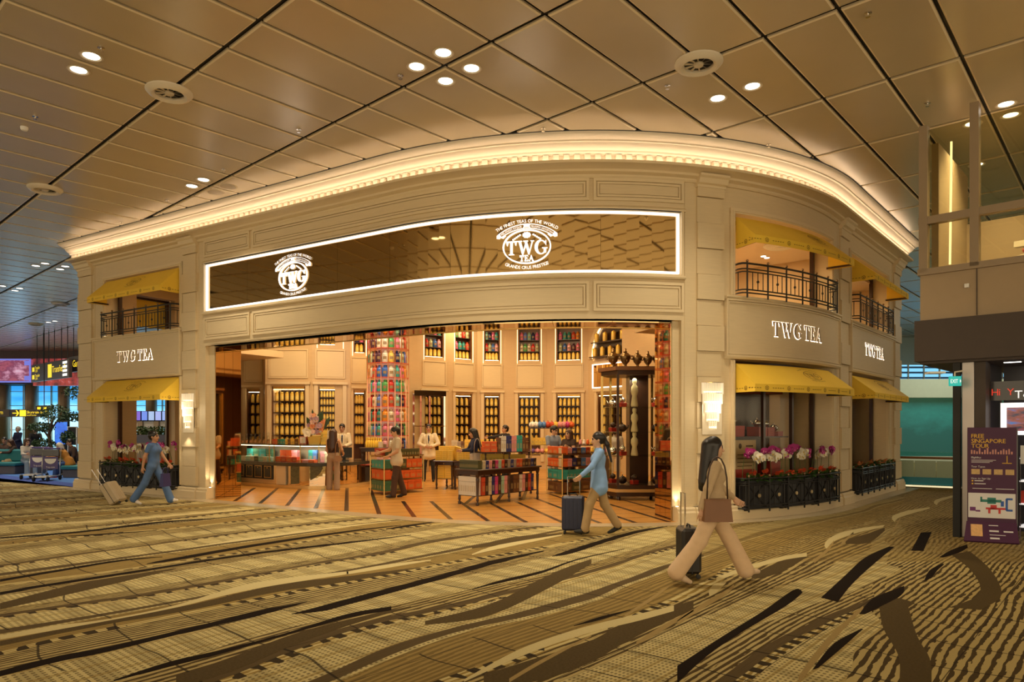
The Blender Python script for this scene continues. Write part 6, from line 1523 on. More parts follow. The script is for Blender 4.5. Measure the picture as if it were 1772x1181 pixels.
for (cx,cz_,rx,rz_) in ((-.45,3.15,.55,.3),(-.55,2.15,.4,.22)):
    m_ = MB()
    for i in range(300):
        u, v_, w_ = lr.gauss(0,1), lr.gauss(0,1), lr.gauss(0,1); L_ = math.sqrt(u*u+v_*v_+w_*w_); k = lr.uniform(.5,1)/L_; c = Vector((cx+u*k*rx, v_*k*rx*.8, cz_+w_*k*rz_)); d1 = Vector((lr.uniform(-1,1),lr.uniform(-1,1),lr.uniform(-1,1))).normalized()*.055; d2 = d1.orthogonal().normalized()*.025
        m_.add([c-d1, c+d2, c+d1, c-d2], [(0,1,2,3)])
    m_.build('foliage', LT, tr2)['kind'] = 'stuff'
# display totems
q = P(94,30.5); o = thing('screen_totem', 'bright blue digital screen on a stand behind the tree', 'screen', (q.x,q.y,0)); MB().chbox(0,.6,0,.12,.9,1.98,.02).build('housing', BLACK, o); MB().box(.03,.57,-.006,0,.98,1.95).build('display', screen_mat('blue_display', [(.0,.06,.5),(.0,.14,.75),(.02,.3,.9)], 2, 3, .9), o); MB().box(.1,.5,0,.2,0,.9).build('stand', BLACK, o)
q = P(117,30); o = thing('black_board', 'tall black panel on a white frame beside the blue screen', 'display board', (q.x,q.y,0)); MB().box(.03,.37,-.01,.05,.95,1.72).build('panel', BLACK, o); MB().box(0,.03,-.02,.06,0,1.75).box(.37,.40,-.02,.06,0,1.75).box(.03,.37,-.02,.06,1.72,1.75).build('frame', WHITE, o)
# departure screens and green seen through the left window
sb_ = thing('departure_screens', 'row of tilted flight screens seen through the left bay window', 'screens', (P(222,30).x,30,0))
scol = [(.25,.06,.10),(.13,.08,.40),(.10,.18,.55),(.25,.35,.55),(.25,.30,.6),(.2,.3,.6)]
for i in range(6):
    x0 = i*.29*1.02; MB().chbox(x0,x0+.27,-.05,.05,1.98,2.42,.01).build('screen_housing', BLACK, sb_); m_ = M('flight_screen_%d' % i, scol[i], .3, var=.2, scale=9, emit=scol[i], es=1.1); MB().box(x0+.015,x0+.255,-.06,-.05,2.02,2.40).build('display', m_, sb_)
MB().box(-.1,1.9,.05,.12,1.7,1.98).build('rail', GREYM, sb_)
for x in (.4,1.1): MB().box(x,x+.22,-.02,.1,0,2.0).build('post', COLB, sb_)
o = thing('hedge', 'low green shrubs behind the counter seen through the left window', 'shrub', (P(222,28).x,28,0)); m_ = MB()
for i in range(500): c = Vector((lr.uniform(.3,1.7), lr.uniform(-.2,.2), 1.40+lr.random()**1.5*.35)); d1 = Vector((lr.uniform(-1,1),lr.uniform(-1,1),lr.uniform(-1,1))).normalized()*.06; d2 = d1.orthogonal().normalized()*.03; m_.add([c-d1, c+d2, c+d1, c-d2], [(0,1,2,3)])
m_.build('foliage', M('shrub_leaf', (.06,.10,.015), .6, var=.4), o)['kind'] = 'stuff'; MB().box(-.2,2.1,-.3,.3,1.1,1.42).build('trough', GREYB, o); MB().box(-.2,2.1,-.25,.25,0,1.1).build('counter', COLB, o)
# luggage trolley
def trolley(x, Z, rz, label):
    q = P(x,Z); o = thing('luggage_trolley', label, 'trolley', (q.x,q.y,0), rz); ch = M('trolley_steel', (.55,.54,.52), .3, .9, var=.1)
    for s in (-.26,.26):
        MB().tube([(s,.0,.16),(s,.02,.55),(s,.10,1.02),(s*.95,.16,1.05)], .018, 8).build('side_tube', ch, o, True); MB().tube([(s,.0,.16),(s*.8,-.75,.14)], .016, 8).build('deck_tube', ch, o, True)
    MB().tube([(-.28,.13,1.03),(.28,.13,1.03)], .028, 8).build('handle_bar', M('trolley_violet', (.08,.05,.22), .4, var=.1), o, True)
    MB().chbox(-.24,.24,-.02,.06,.78,1.0,.01).build('basket', M('wire_basket', (.10,.10,.11), .4, .6, var=.3), o); MB().box(-.22,.22,-.035,-.02,.36,.76).build('advert_panel', M('violet_panel', (.07,.05,.20), .4, var=.1), o)
    m_ = MB(); n = 16; m_.add([(.17*math.cos(math.pi+math.pi*j/(n-1)),-.037,.70+.17*math.sin(math.pi+math.pi*j/(n-1))) for j in range(n)], [tuple(range(n))]); m_.build('logo_disc', WHITE, o); text_mesh('Trip.com', .075, lambda u,v: Vector((u,-.037,.40+v)), align='C').build('logo_words', WHITE, o)['kind'] = 'stuff'
    MB().box(-.2,.2,-.7,0,.13,.16).build('deck', ch, o)
    for (x_,y_) in ((-.25,.05),(.25,.05),(-.2,-.72),(.2,-.72)): MB().lathe([(.03,-.022),(.085,-.02),(.085,.02),(.03,.022)], n=14).build('wheel', BLACK, o, loc=(x_,y_,.086), rot=(0,R(90),0)); MB().frame((x_-.03,y_,.08),(x_-.03,y_,.18),.006,.02).build('fork', ch, o)
    return o
trolley(88,22.7,R(12),'nearest luggage trolley with a violet advert panel in the lounge'); trolley(66,23.6,R(12),'second luggage trolley nested behind the nearest one')
# bin at the building corner
q = fp(-12.15,-.35); o = thing('grey_bollard_panel', 'slim grey panel standing against the left building corner', 'panel', (q.x,q.y,0), A1); MB().chbox(-.16,.16,-.05,.05,0,.98,.01).build('body', M('warm_grey_panel', (.22,.19,.16), .5, var=.08), o); MB().box(-.17,.17,-.06,.06,.98,1.0).build('cap', SILV, o)

# ================================================================== right background
rb = struct('wall_far_right', label='far side of the hall on the right with teal mural and bright windows')
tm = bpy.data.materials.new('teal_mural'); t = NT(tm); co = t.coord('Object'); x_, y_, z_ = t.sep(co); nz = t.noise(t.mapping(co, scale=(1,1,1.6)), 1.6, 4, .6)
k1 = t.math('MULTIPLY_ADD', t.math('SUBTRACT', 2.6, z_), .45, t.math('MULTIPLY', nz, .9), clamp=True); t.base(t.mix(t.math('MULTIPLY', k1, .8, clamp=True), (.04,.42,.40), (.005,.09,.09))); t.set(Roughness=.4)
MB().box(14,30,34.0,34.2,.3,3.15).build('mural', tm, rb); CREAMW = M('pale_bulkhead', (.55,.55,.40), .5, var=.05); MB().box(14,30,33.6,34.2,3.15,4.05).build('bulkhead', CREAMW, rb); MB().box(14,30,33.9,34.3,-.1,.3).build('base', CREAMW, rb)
WB = M('white_blue_window', (.1,.2,.3), .3, var=0, emit=(.25,.70,1.0), es=.9); MB().box(14,34,40.0,40.2,3.5,5.3).build('window_band', WB, rb); 
for i in range(5): MB().box(14,34,39.9,40.0,3.9+.3*i,4.0+.3*i).build('louvre', M('blue_louvre', (.05,.16,.4), .5, var=.1), rb)
for i in range(12): MB().box(20+i*.9,20.06+i*.9,39.85,39.95,3.5,5.3).build('mullion', GREYM, rb)
MB().box(14,34,40.0,40.3,5.3,CZ+.1).build('upper_wall', M('pale_blue_wall', (.35,.45,.45), .5, var=.05), rb)
wb2 = struct('wall_far_back', label='back of the hall behind the shop'); MB().box(-14,14.2,42,42.3,0,CZ+.1).build('wall', COLB, wb2); MB().box(34,45,20,62,0,CZ).build('wall', COLB, wb2)
bl = thing('glass_balustrade', 'pale green glass balustrade with wooden handrail at the far right', 'balustrade', (0,0,0)); pa, pb_ = P(1545,20.6), P(1700,19.4); v = (pb_-pa).normalized(); L_ = (pb_-pa).length
PG = M('pale_green_glass', (.45,.58,.42), .15, var=.05); m_ = MB()
for i in range(4): m_ = MB(); qbox(m_, pa+v*L_*i/4+v*.01, pa+v*L_*(i+1)/4-v*.01, 0, .02, .28, .76); m_.build('glass_panel', PG, bl)
m_ = MB(); qbox(m_, pa, pb_, -.01, .03, .06, .28); m_.build('blue_skirt', M('teal_skirt', (.02,.30,.42), .3, var=.1), bl); m_ = MB(); qbox(m_, pa, pb_, .0, .06, 0, .04); m_.build('floor_trim', M('floor_trim_light', (.8,.75,.5), .4, var=0, emit=(1,.85,.5), es=.8), bl)
MB().tube([pa+Vector((0,0,.84)), pb_+Vector((0,0,.84))], .035, 8).build('handrail', M('handrail_wood', (.28,.12,.04), .35, var=.2), bl); m_ = MB(); qbox(m_, pa, pb_, .0, .012, .90, 1.02); m_.build('upper_glass', glass('rail_glass', (.8,.95,.9), .1), bl)

# ================================================================== kiosk on the right
K0 = Vector((6.63,11.3,0)); kd = Vector((.722,-.692,0)).normalized(); kb = Vector((-kd.y,kd.x,0))           # along the front, and back
kz = math.atan2(kd.y,kd.x)
kio = struct('wall_kiosk', label='glazed kiosk building at the right edge'); kio.location = K0; kio.rotation_euler = (0,0,kz)
TAU = M('taupe_panel', (.36,.26,.15), .5, var=.05); FR = M('taupe_frame', (.30,.22,.135), .4, var=.05); DKF = M('dark_brown_fascia', (.05,.032,.022), .55, var=.12)
MB().box(0,5,.02,2.8,3.46,4.24).build('panel_band', TAU, kio); MB().box(.775,.785,.0,.03,3.48,4.2).build('panel_joint', DKF, kio); MB().box(-.06,5,-.08,3.0,2.80,3.46).build('fascia', DKF, kio)
MB().box(-.03,5,-.03,2.9,4.20,4.30).build('sill', FR, kio); MB().box(-.02,5,-.02,.12,5.02,5.14).build('transom', FR, kio)
for x, z1 in ((.03,6.62),(.73,6.78)): MB().box(x-.04,x+.08,-.03,.14,4.24,z1).build('post', FR, kio)
MB().box(1.75,1.87,-.03,.14,4.24,6.8).build('post', FR, kio)
KG = glass('kiosk_glass', (.80,.78,.62), .35)
for (x0,x1) in ((.11,.69),(.81,1.75),(1.87,3.4)):
    MB().box(x0,x1,.04,.05,4.30,5.02).build('glass_pane', KG, kio); MB().box(x0,x1,.04,.05,5.14,6.55).build('glass_pane', KG, kio)
MB().box(.2,4.8,2.4,2.5,4.3,5.5).build('rear_parapet', TAU, kio); MB().box(.1,.2,.3,2.5,4.3,6.4).build('rear_fin', TAU, kio); MB().frame((.34,.4,4.4),(.36,.4,6.4),.014,.014).build('light_line', M('glow_line', (1,.9,.6), .4, var=0, emit=(1,.85,.5), es=1.8), kio)
MB().tube([(1.2,1.2,4.62),(2.4,1.1,4.86)], .03, 8).build('red_pipe', M('red_pipe', (.45,.06,.03), .4, var=.1), kio); MB().frame((.9,1.6,4.5),(3.2,1.6,5.0),.05,.08).build('duct', GREYM, kio); MB().frame((1.0,2.0,4.9),(3.4,1.0,4.75),.06,.05).build('beam', GREYM, kio)
MB().box(.62,.68,-.02,.02,3.92,3.98).build('sensor', WHITE, kio)
MB().box(0,5,.0,3,2.76,2.80).build('soffit', DKF, kio); 
for x in (1.05,1.35): MB().box(x,x+.22,.5,.55,2.752,2.76).build('soffit_lamp', M('soffit_lamp', (1,1,1), .4, var=0, emit=(1,.95,.85), es=5), kio)
MB().box(.448,.548,.06,.16,0,2.8).build('black_post', BLACK, kio); MB().chbox(.56,.725,.10,.28,0,2.8,.01).build('steel_column', M('brushed_steel_column', (.42,.38,.36), .35, .6, var=.12, scale=1.5), kio); MB().box(.73,.875,.12,.5,0,2.8).build('dark_pier', DKF, kio)
MB().box(.9,6,1.5,1.6,0,2.8).build('shop_back', M('kiosk_dark_wall', (.035,.03,.035), .35, var=.2), kio); MB().box(.80,.86,.5,1.6,0,2.8).build('side_wall', M('kiosk_dark_wall'), kio)
RL = M('red_letter', (.4,.02,.01), .4, var=0, emit=(1,.06,.03), es=.55)
ks = thing('kiosk_sign', 'red and white lit letters over the kiosk shop at the right edge', 'sign', K0, kz)
text_mesh('Hi', .15, lambda u,v: Vector((.90+u,.45,2.24+v))).build('red_letters', RL, ks)['kind'] = 'stuff'; text_mesh('Y', .15, lambda u,v: Vector((1.10+u,.45,2.24+v))).build('red_letters', RL, ks)['kind'] = 'stuff'; text_mesh('To', .17, lambda u,v: Vector((1.20+u,.44,2.19+v))).build('white_letters', WHT, ks)['kind'] = 'stuff'
MB().box(.88,3,.46,.48,2.16,2.46).build('glass_band', M('sign_band_dark', (.03,.025,.03), .15, var=.1), ks)
kf = thing('kiosk_screen', 'white glowing square frame around a screen in the kiosk', 'screen', K0, kz)
for (x0,x1,z0,z1) in ((1.01,2.3,2.05,2.12),(1.01,1.08,1.68,2.05),(1.01,2.3,1.62,1.68)): MB().box(x0,x1,.50,.56,z0,z1).build('light_frame', M('white_frame_glow', (1,1,1), .4, var=0, emit=(1,.93,.90), es=1.6), kf)
MB().box(1.08,2.3,.55,.57,1.68,2.05).build('display', screen_mat('cables_video', [(.01,.01,.02),(.02,.02,.05),(.3,.06,.04),(.05,.15,.4)], 4, 14, .8), kf)
kr = thing('wire_rack', 'white lit display rack of small goods at the right picture edge', 'display rack', K0+kd*1.27+kb*.35, kz)
for z in (.2,.55,.9,1.25): MB().box(0,.8,0,.35,z,z+.02).build('shelf', M('white_lit_shelf', (.9,.9,.88), .4, var=0, emit=(1,.95,.95), es=.5), kr)
for x in (.01,.79): MB().box(x-.01,x+.01,0,.02,0,1.3).build('upright', SILV, kr)
MB().box(.02,.5,-.05,0,1.18,1.46).build('price_board', WHITE, kr); MB().box(.0,.78,.1,.3,.57,.75).build('tray', REDB, kr)
# exit sign
q = at(1643.5,660,10.75); o = thing('exit_sign', 'green EXIT sign with an arrow under the kiosk fascia', 'exit sign', (q.x,q.y,q.z), R(-12)); MB().chbox(0,.165,0,.05,-.075,.075,.006).build('box', M('exit_green', (.0,.25,.2), .4, var=0, emit=(.01,.42,.36), es=.8), o)
text_mesh('EXIT', .085, lambda u,v: Vector((.012+u*.62,-.002,-.03+v))).build('lettering', WHT, o)['kind'] = 'stuff'; MB().add([(.142,-.002,-.03),(.158,-.002,0),(.142,-.002,.03)], [(0,1,2)]).build('arrow', WHT, o); MB().tube([(.08,.025,.075),(.08,.025,.14),(.2,.06,.16)], .012, 6).build('bracket', GREYM, o); MB().box(-.25,-.02,.1,.3,.13,.16).build('soffit_plate', WHITE, o)
# totem
tz = fl(1713,940); o = thing('tour_totem', 'purple poster stand reading FREE SINGAPORE TOUR in yellow', 'poster stand', (tz.x,tz.y,0), R(-24)); PUR = M('purple_print', (.060,.010,.050), .6, var=.06); YT = M('yellow_print', (.75,.45,.02), .5, var=.05); WP = M('white_print', (.72,.70,.70), .5, var=.04)
m_ = MB(); m_.add([(-.34,-.04,.02),(.36,-.04,.02),(.36,.12,.30),(-.28,.12,.30),(-.34,-.02,0),(.36,-.02,0),(.40,.55,0),(-.2,.55,0)], [(0,1,2,3),(0,4,5,1),(1,5,6,2),(0,3,7,4),(3,2,6,7),(4,7,6,5)]); m_.build('base_wedge', PUR, o)
MB().box(-.26,.36,.13,.17,.25,1.735).build('poster_panel', PUR, o); MB().box(.36,.375,.13,.20,.25,1.735).build('side_edge', M('totem_grey', (.12,.12,.13), .5, var=.05), o)
F_ = lambda x,z: (lambda u,v: Vector((x+u,.128,z+v)))
for i, s_ in enumerate(('FREE','SINGAPORE','TOUR')): text_mesh(s_, .088, F_(-.215,1.575-.075*i)).build('title', YT, o)['kind'] = 'stuff'
m_ = MB()
def rect(m_, x0, x1, z0, z1, y=.128): m_.add([(x0,y,z0),(x1,y,z0),(x1,y,z1),(x0,y,z1)], [(0,1,2,3)])
sk = MB(); lr.seed(9)
for i in range(16): rect(sk, -.22+i*.034, -.20+i*.034, 1.33, 1.36+lr.uniform(.0,.07))
sk.build('skyline_print', M('skyline_print', (.55,.25,.20), .5, var=.3, scale=25), o)['kind'] = 'stuff'
for (s_, x, z) in (('Eligibility:',-.215,1.265),('Tour Types',-.215,1.125),('How to Sign Up:',-.215,.945)): text_mesh(s_, .038, F_(x,z)).build('heading', WP, o)['kind'] = 'stuff'
for i in range(4): rect(m_, -.215+.145*i, -.105+.145*i, 1.02, 1.10)
m_.build('thumbnails', M('thumbnail_print', (.55,.36,.14), .5, var=.3, scale=30), o)['kind'] = 'stuff'
m_ = MB()
for i in range(3): rect(m_, -.215, .10-.04*i, 1.235-.018*i, 1.241-.018*i)
for i in range(2): rect(m_, -.175, -.06+.03*i, .915-.045*i, .928-.045*i)
rect(m_, -.20,.05,.80,.808); rect(m_, .10,.33,.80,.808); m_.build('small_print', WP, o)['kind'] = 'stuff'
m_ = MB()
for i in range(2): n = 10; m_.add([(-.20+.012*math.cos(6.283*j/n),.128,.921-.045*i+.012*math.sin(6.283*j/n)) for j in range(n)], [tuple(range(n))])
m_.add([(.235,.128,1.19),(.245,.128,1.19),(.245,.128,1.30),(.24,.128,1.315),(.235,.128,1.30)], [(0,1,2,3,4)]); rect(m_, .18,.30,1.19,1.20); m_.build('yellow_marks', YT, o)['kind'] = 'stuff'
MB().box(-.255,.345,.124,.13,.36,.735).build('map_card', WP, o)
for nm2, c, rs_ in (('green',(.02,.20,.16),((-.10,.17,.60,.64),(-.01,.10,.575,.67),(-.10,-.075,.60,.68))),('blue',(.02,.10,.42),((.22,.25,.48,.66),(.16,.20,.54,.62),(.23,.31,.47,.50),(.23,.31,.64,.67))),('red',(.55,.03,.03),((-.03,.22,.49,.52),(.03,.11,.49,.56),(-.0,.03,.43,.50),(.13,.16,.43,.50))),('violet',(.14,.02,.14),((-.235,-.16,.46,.52),(-.16,-.10,.45,.475)))):
    m_ = MB()
    for rr in rs_: rect(m_, *rr, y=.1235)
    m_.build('map_terminal', M('map_%s' % nm2, c, .5, var=.05), o)
wd = lambda x,s_: Vector((x,-.041+.16*s_,.02+.28*s_))+Vector((0,-.002,.002)); m_ = MB()
for (x0,x1,s0,s1) in ((.0,.12,.80,.84),(.0,.12,.50,.58),(.18,.30,.50,.57),(.0,.2,.33,.36),(.0,.12,.14,.22)): m_.add([wd(x0,s0),wd(x1,s0),wd(x1,s1),wd(x0,s1)], [(0,1,2,3)])
m_.build('sponsor_print', WP, o)['kind'] = 'stuff'; m_ = MB(); m_.add([wd(-.24,.25),wd(-.09,.25),wd(-.08,.85),wd(-.23,.85)], [(0,1,2,3)]); m_.build('taxi_print', M('taxi_print', (.72,.42,.18), .5, var=.3, scale=30), o)
# ================================================================== people: one continuous skin per body, grown from tapered limbs
def surface(prims, h, pad=.05):
    """prims: ('c',a,b,ra,rb,mat,k) tapered limb, ('e',c,(rx,ry,rz),mat,k) ellipsoid, ('s',c,(rx,ry,rz)) cut away"""
    lo = np.array([1e9]*3); hi = -lo
    for p in prims:
        if p[0] == 'c':
            for q, r in ((p[1],p[3]),(p[2],p[4])): lo = np.minimum(lo, np.array(q)-r); hi = np.maximum(hi, np.array(q)+r)
        elif p[0] == 'e': lo = np.minimum(lo, np.array(p[1])-np.array(p[2])); hi = np.maximum(hi, np.array(p[1])+np.array(p[2]))
    lo -= pad; hi += pad; n = np.ceil((hi-lo)/h).astype(int)+1
    val = np.full(n, .3, dtype=np.float32); raw = np.full(n, 9., dtype=np.float32); mat = np.zeros(n, dtype=np.int16)
    ax = [lo[i]+h*np.arange(n[i]) for i in range(3)]
    for p in prims:
        if p[0] == 'c': a, b, ra, rb = np.array(p[1],float), np.array(p[2],float), p[3], p[4]; m_ = max(ra,rb)+.07; l0, h0 = np.minimum(a,b)-m_, np.maximum(a,b)+m_
        else: c, r = np.array(p[1],float), np.array(p[2],float); l0, h0 = c-r-.07, c+r+.07
        i0 = np.clip(np.floor((l0-lo)/h).astype(int), 0, n-1); i1 = np.clip(np.ceil((h0-lo)/h).astype(int)+1, 1, n)
        sl = tuple(slice(i0[k], i1[k]) for k in range(3))
        X = ax[0][sl[0]][:,None,None]; Y = ax[1][sl[1]][None,:,None]; Z = ax[2][sl[2]][None,None,:]
        if p[0] == 'c':
            d = b-a; L2 = max(1e-9, float(d@d)); t = np.clip(((X-a[0])*d[0]+(Y-a[1])*d[1]+(Z-a[2])*d[2])/L2, 0, 1)
            D_ = np.sqrt((X-a[0]-t*d[0])**2+(Y-a[1]-t*d[1])**2+(Z-a[2]-t*d[2])**2)-(ra+t*(rb-ra)); mi, k = p[5], p[6]
        else:
            x, y, z = (X-c[0])/r[0], (Y-c[1])/r[1], (Z-c[2])/r[2]; k0 = np.sqrt(x*x+y*y+z*z)+1e-6; k1 = np.sqrt((x/r[0])**2+(y/r[1])**2+(z/r[2])**2)+1e-6; D_ = k0*(k0-1)/k1
            if p[0] == 's': val[sl] = np.maximum(val[sl], -D_); continue
            mi, k = p[3], p[4]
        v = val[sl]; hh = np.clip(.5+.5*(v-D_)/k, 0, 1); val[sl] = v*(1-hh)+D_*hh-k*hh*(1-hh)
        rw = raw[sl]; better = D_ < rw; rw[better] = np.broadcast_to(D_, rw.shape)[better]; mt = mat[sl]; mt[better] = mi
    ins = val < 0
    c = [ins[i:n[0]-1+i, j:n[1]-1+j, k:n[2]-1+k] for i in (0,1) for j in (0,1) for k in (0,1)]
    s_ = sum(x.astype(np.int8) for x in c); act = (s_ > 0) & (s_ < 8); idx = np.full(act.shape, -1, dtype=np.int64); cells = np.argwhere(act); idx[act] = np.arange(len(cells))
    acc = np.zeros((len(cells),3)); cnt = np.zeros(len(cells)); ci, cj, ck = cells.T
    for a_ in range(3):
        for u in (0,1):
            for v in (0,1):
                o0 = [0,0,0]; oth = [q for q in range(3) if q != a_]; o0[oth[0]] = u; o0[oth[1]] = v; o1 = list(o0); o1[a_] = 1
                v0 = val[ci+o0[0], cj+o0[1], ck+o0[2]]; v1 = val[ci+o1[0], cj+o1[1], ck+o1[2]]; cr = (v0 < 0) != (v1 < 0); t = np.where(cr, v0/np.where(v0 == v1, 1, v0-v1), 0)
                pt = np.array(o0, float)[None,:].repeat(len(cells),0); pt[:,a_] += t; acc[cr] += pt[cr]; cnt[cr] += 1
    V_ = lo+h*(cells+acc/cnt[:,None]); F_ = []
    for a_ in range(3):
        sl0 = [slice(None)]*3; sl1 = [slice(None)]*3; sl0[a_] = slice(0,-1); sl1[a_] = slice(1,None); x0, x1 = ins[tuple(sl0)], ins[tuple(sl1)]
        e = np.argwhere(x0 != x1); u, v = [(1,2),(2,0),(0,1)][a_]
        e = e[(e[:,u] > 0) & (e[:,v] > 0) & (e[:,u] < n[u]-1) & (e[:,v] < n[v]-1)]
        q = []
        for du, dv in ((1,1),(0,1),(0,0),(1,0)): w_ = e.copy(); w_[:,u] -= du; w_[:,v] -= dv; q.append(idx[w_[:,0],w_[:,1],w_[:,2]])
        q = np.stack(q, 1); fl_ = x0[e[:,0],e[:,1],e[:,2]]; q[~fl_] = q[~fl_][:, ::-1]; F_.append(q)
    F_ = np.concatenate(F_); F_ = F_[(F_ >= 0).all(1)]
    g = cells[F_[:,0]]; return V_, F_, mat[g[:,0],g[:,1],g[:,2]]
SKINS = dict(light=M('skin_light', (.62,.36,.22), .5, var=.05), tan=M('skin_tan', (.48,.25,.14), .5, var=.05))
EYE = M('eye_dark', (.02,.014,.01), .3, var=0); LIPC = M('lips', (.45,.14,.10), .5, var=.05); HAIRB = M('black_hair', (.012,.009,.008), .4, var=.3, scale=40); HAIRN = M('brown_hair', (.05,.02,.012), .4, var=.3, scale=40); HAIRG = M('grey_hair', (.50,.46,.40), .5, var=.2, scale=40)
def cloth(name, c): return M('cloth_'+name, c, .85, var=.10, scale=14, bump=.08)
def V3(*a): return np.array(a, float)
def hand_prims(wr, f, n_, side, curl, m):
    f = f/np.linalg.norm(f); n_ = n_-f*(n_@f); n_ /= np.linalg.norm(n_)+1e-9; w_ = np.cross(f, n_); pr = []
    for o in (-.026,0,.026): pr.append(('c', wr+f*.005+w_*o*.6, wr+f*.078+w_*o, .014,.0135, m, .012))
    L = (.072,.082,.077,.060)
    for i, o in enumerate((.031,.0105,-.0105,-.031)):
        b0 = wr+f*.082+w_*o; a = 0; d = f
        for j, s in enumerate((.45,.30,.25)):
            a += R(curl*(.8 if j == 0 else 1.0)); d = f*math.cos(a)+n_*math.sin(a); b1 = b0+d*L[i]*s; pr.append(('c', b0, b1, .0088-.0008*j, .0082-.0010*j, m, .004)); b0 = b1
    b0 = wr+f*.022+w_*.026; d = f*.62+w_*.62+n_*.35; d /= np.linalg.norm(d); b1 = b0+d*.042; d2 = f*.85+w_*.2+n_*.45; d2 /= np.linalg.norm(d2)
    pr += [('c', b0, b1, .0125,.0105, m, .008), ('c', b1, b1+d2*.032, .0100,.0080, m, .004)]
    return pr
def person(label, loc, rz, H, cl, pose, hair, skin='light', vox=.013, group=None, female=True, parts=True):
    """cl: top, bottom materials; sleeve 0/.45/1; hem radius; jacket; shoes. pose: see defaults. Faces -Y before rz."""
    k = H/1.70; top, bot = cl['top'], cl['bottom']; mats = [SKINS[skin], top, bot, cl.get('shoes', BLACK), EYE, LIPC, cl.get('inner', WHITE), cl.get('tie', BLACK), HAIRB]
    p = dict(lean=0, legL=(0,0,2), legR=(0,0,2), armL=(4,8,12,5), armR=(4,8,12,5), yaw=0, nod=0, seat=None, curl=22, toeL=0, toeR=0); p.update(pose); pr = []
    lean = R(p['lean']); sp = V3(0,-math.sin(lean),math.cos(lean)); pel = V3(0,0,.93); sw = .155 if female else .185; hw = .092 if female else .088
    feet = []
    for s, lg, toe in ((1,p['legL'],p['toeL']),(-1,p['legR'],p['toeR'])):
        th, kn, ab = R(lg[0]), R(lg[1]), R(lg[2]); hip = pel+V3(s*hw,0,-.03); d = V3(s*math.sin(ab), -math.sin(th)*math.cos(ab), -math.cos(th)*math.cos(ab)); knee = hip+d*.42
        sh = th-kn; d2 = V3(s*math.sin(ab)*.5, -math.sin(sh), -math.cos(sh)); ank = knee+d2*.41
        rt, rk, rh = cl.get('legs', (.085,.062,.055))
        cut = cl.get('short', 1.0)
        pr += [('c', hip+V3(0,.01,.0), knee, rt, rk, 2, .03)]
        if cut >= 1: pr += [('c', knee, ank+d2*(.0 if rh < .08 else .03), rk, rh, 2, .03)]
        else: pr += [('c', knee, ank, .05, .036, 0, .02)]
        a = R(toe)-max(0,-sh)*.75 if sh < 0 else R(toe); fd = V3(0,-math.cos(a),math.sin(a)); 
        if sh < -.25: fd = V3(0,-math.cos(sh*.8),math.sin(sh*.8))
        heel = ank+V3(0,.035,-.045); feet.append(min(heel[2]-.035, (heel+fd*.2)[2]-.03)); 
        pr += [('c', ank, heel, .036,.034, 3, .01), ('c', heel, heel+fd*.12, .036,.036, 3, .015), ('c', heel+fd*.12, heel+fd*.20, .038,.026, 3, .015)]
    ch = pel+sp*.36; nk = pel+sp*.53; bt = cl.get('belly', .105)
    for s in (-1,1):
        pr += [('c', pel+V3(s*.065,.015,-.02), pel+V3(s*.055,.0,.08), .105 if female else .098, .095, 1 if cl.get('hem') else 2, .04)]
        pr += [('c', pel+sp*.09+V3(s*.05,0,0), ch+V3(s*.065,0,0), bt*.86, bt, 1, .05), ('c', ch+V3(s*.05,0,0), ch+sp*.10+V3(s*(sw-.035),.01,0), bt*.95,.062, 1, .05)]
        if cl.get('hem'): pr += [('c', pel+sp*.10+V3(s*.06,0,0), pel+V3(s*.085,.005,-cl['hem']-.03), .115,.142, 1, .05)]
        if female: pr += [('e', ch+V3(s*.07,-.075,-.02), (.062,.055,.06), 1, .04)]
    pr += [('c', ch+sp*.08, nk-sp*.03, .075,.058, 1, .04), ('c', nk-sp*.05, nk+sp*.055+V3(0,-.015,0), .052,.047, 0, .02)]
    if cl.get('jacket'):
        pr += [('c', ch+V3(0,-.098,.09), pel+sp*.2+V3(0,-.090,0), .030,.012, 6, .008), ('c', ch+V3(0,-.118,.10), pel+sp*.22+V3(0,-.108,0), .012,.016, 7, .004)]
        for s in (-1,1): pr += [('c', ch+V3(s*.06,-.085,.10), pel+sp*.14+V3(s*.02,-.110,0), .03,.02, 1, .01)]
    hands = []
    for s, am in ((1,p['armL']),(-1,p['armR'])):
        pi, ab, el, fi = [R(x) for x in am]; S0 = ch+sp*.105+V3(s*sw,.01,0); d = V3(s*math.sin(ab), -math.sin(pi)*math.cos(ab), -math.cos(pi)*math.cos(ab)); E0 = S0+d*.285
        a2 = pi+el; d2 = V3(-s*math.sin(fi), -math.sin(a2)*math.cos(fi), -math.cos(a2)*math.cos(fi)); W0 = E0+d2*.24; sl = cl.get('sleeve', 1.0); jk = .008 if cl.get('jacket') else 0
        if sl <= 0: pr += [('c', S0, E0, .050,.040, 0, .03)]
        elif sl < .6: mid = S0+(E0-S0)*sl*1.6; pr += [('c', S0, mid, .062,.060, 1, .03), ('c', mid, E0, .044,.040, 0, .012)]
        else: pr += [('c', S0, E0, .060+jk,.050+jk, 1, .03)]
        if sl >= 1: pr += [('c', E0, W0-d2*.02, .050+jk,.038+jk, 1, .025), ('c', W0-d2*.03, W0+d2*.01, .027,.026, 0, .01)]
        else: pr += [('c', E0, W0, .040,.027, 0, .025)]
        nrm = V3(-s*.8,-.3,.2) if not p.get('palm') else V3(*p['palm'])
        hands.append((W0, d2, nrm, s))
    VV, FF, MM = [], [], []
    def addm(res, T=None):
        v, f, m_ = res
        if T is not None: v = v@T[0].T+T[1]
        off = sum(len(x) for x in VV); VV.append(v); FF.append(f+off); MM.append(m_)
    addm(surface(pr, vox))
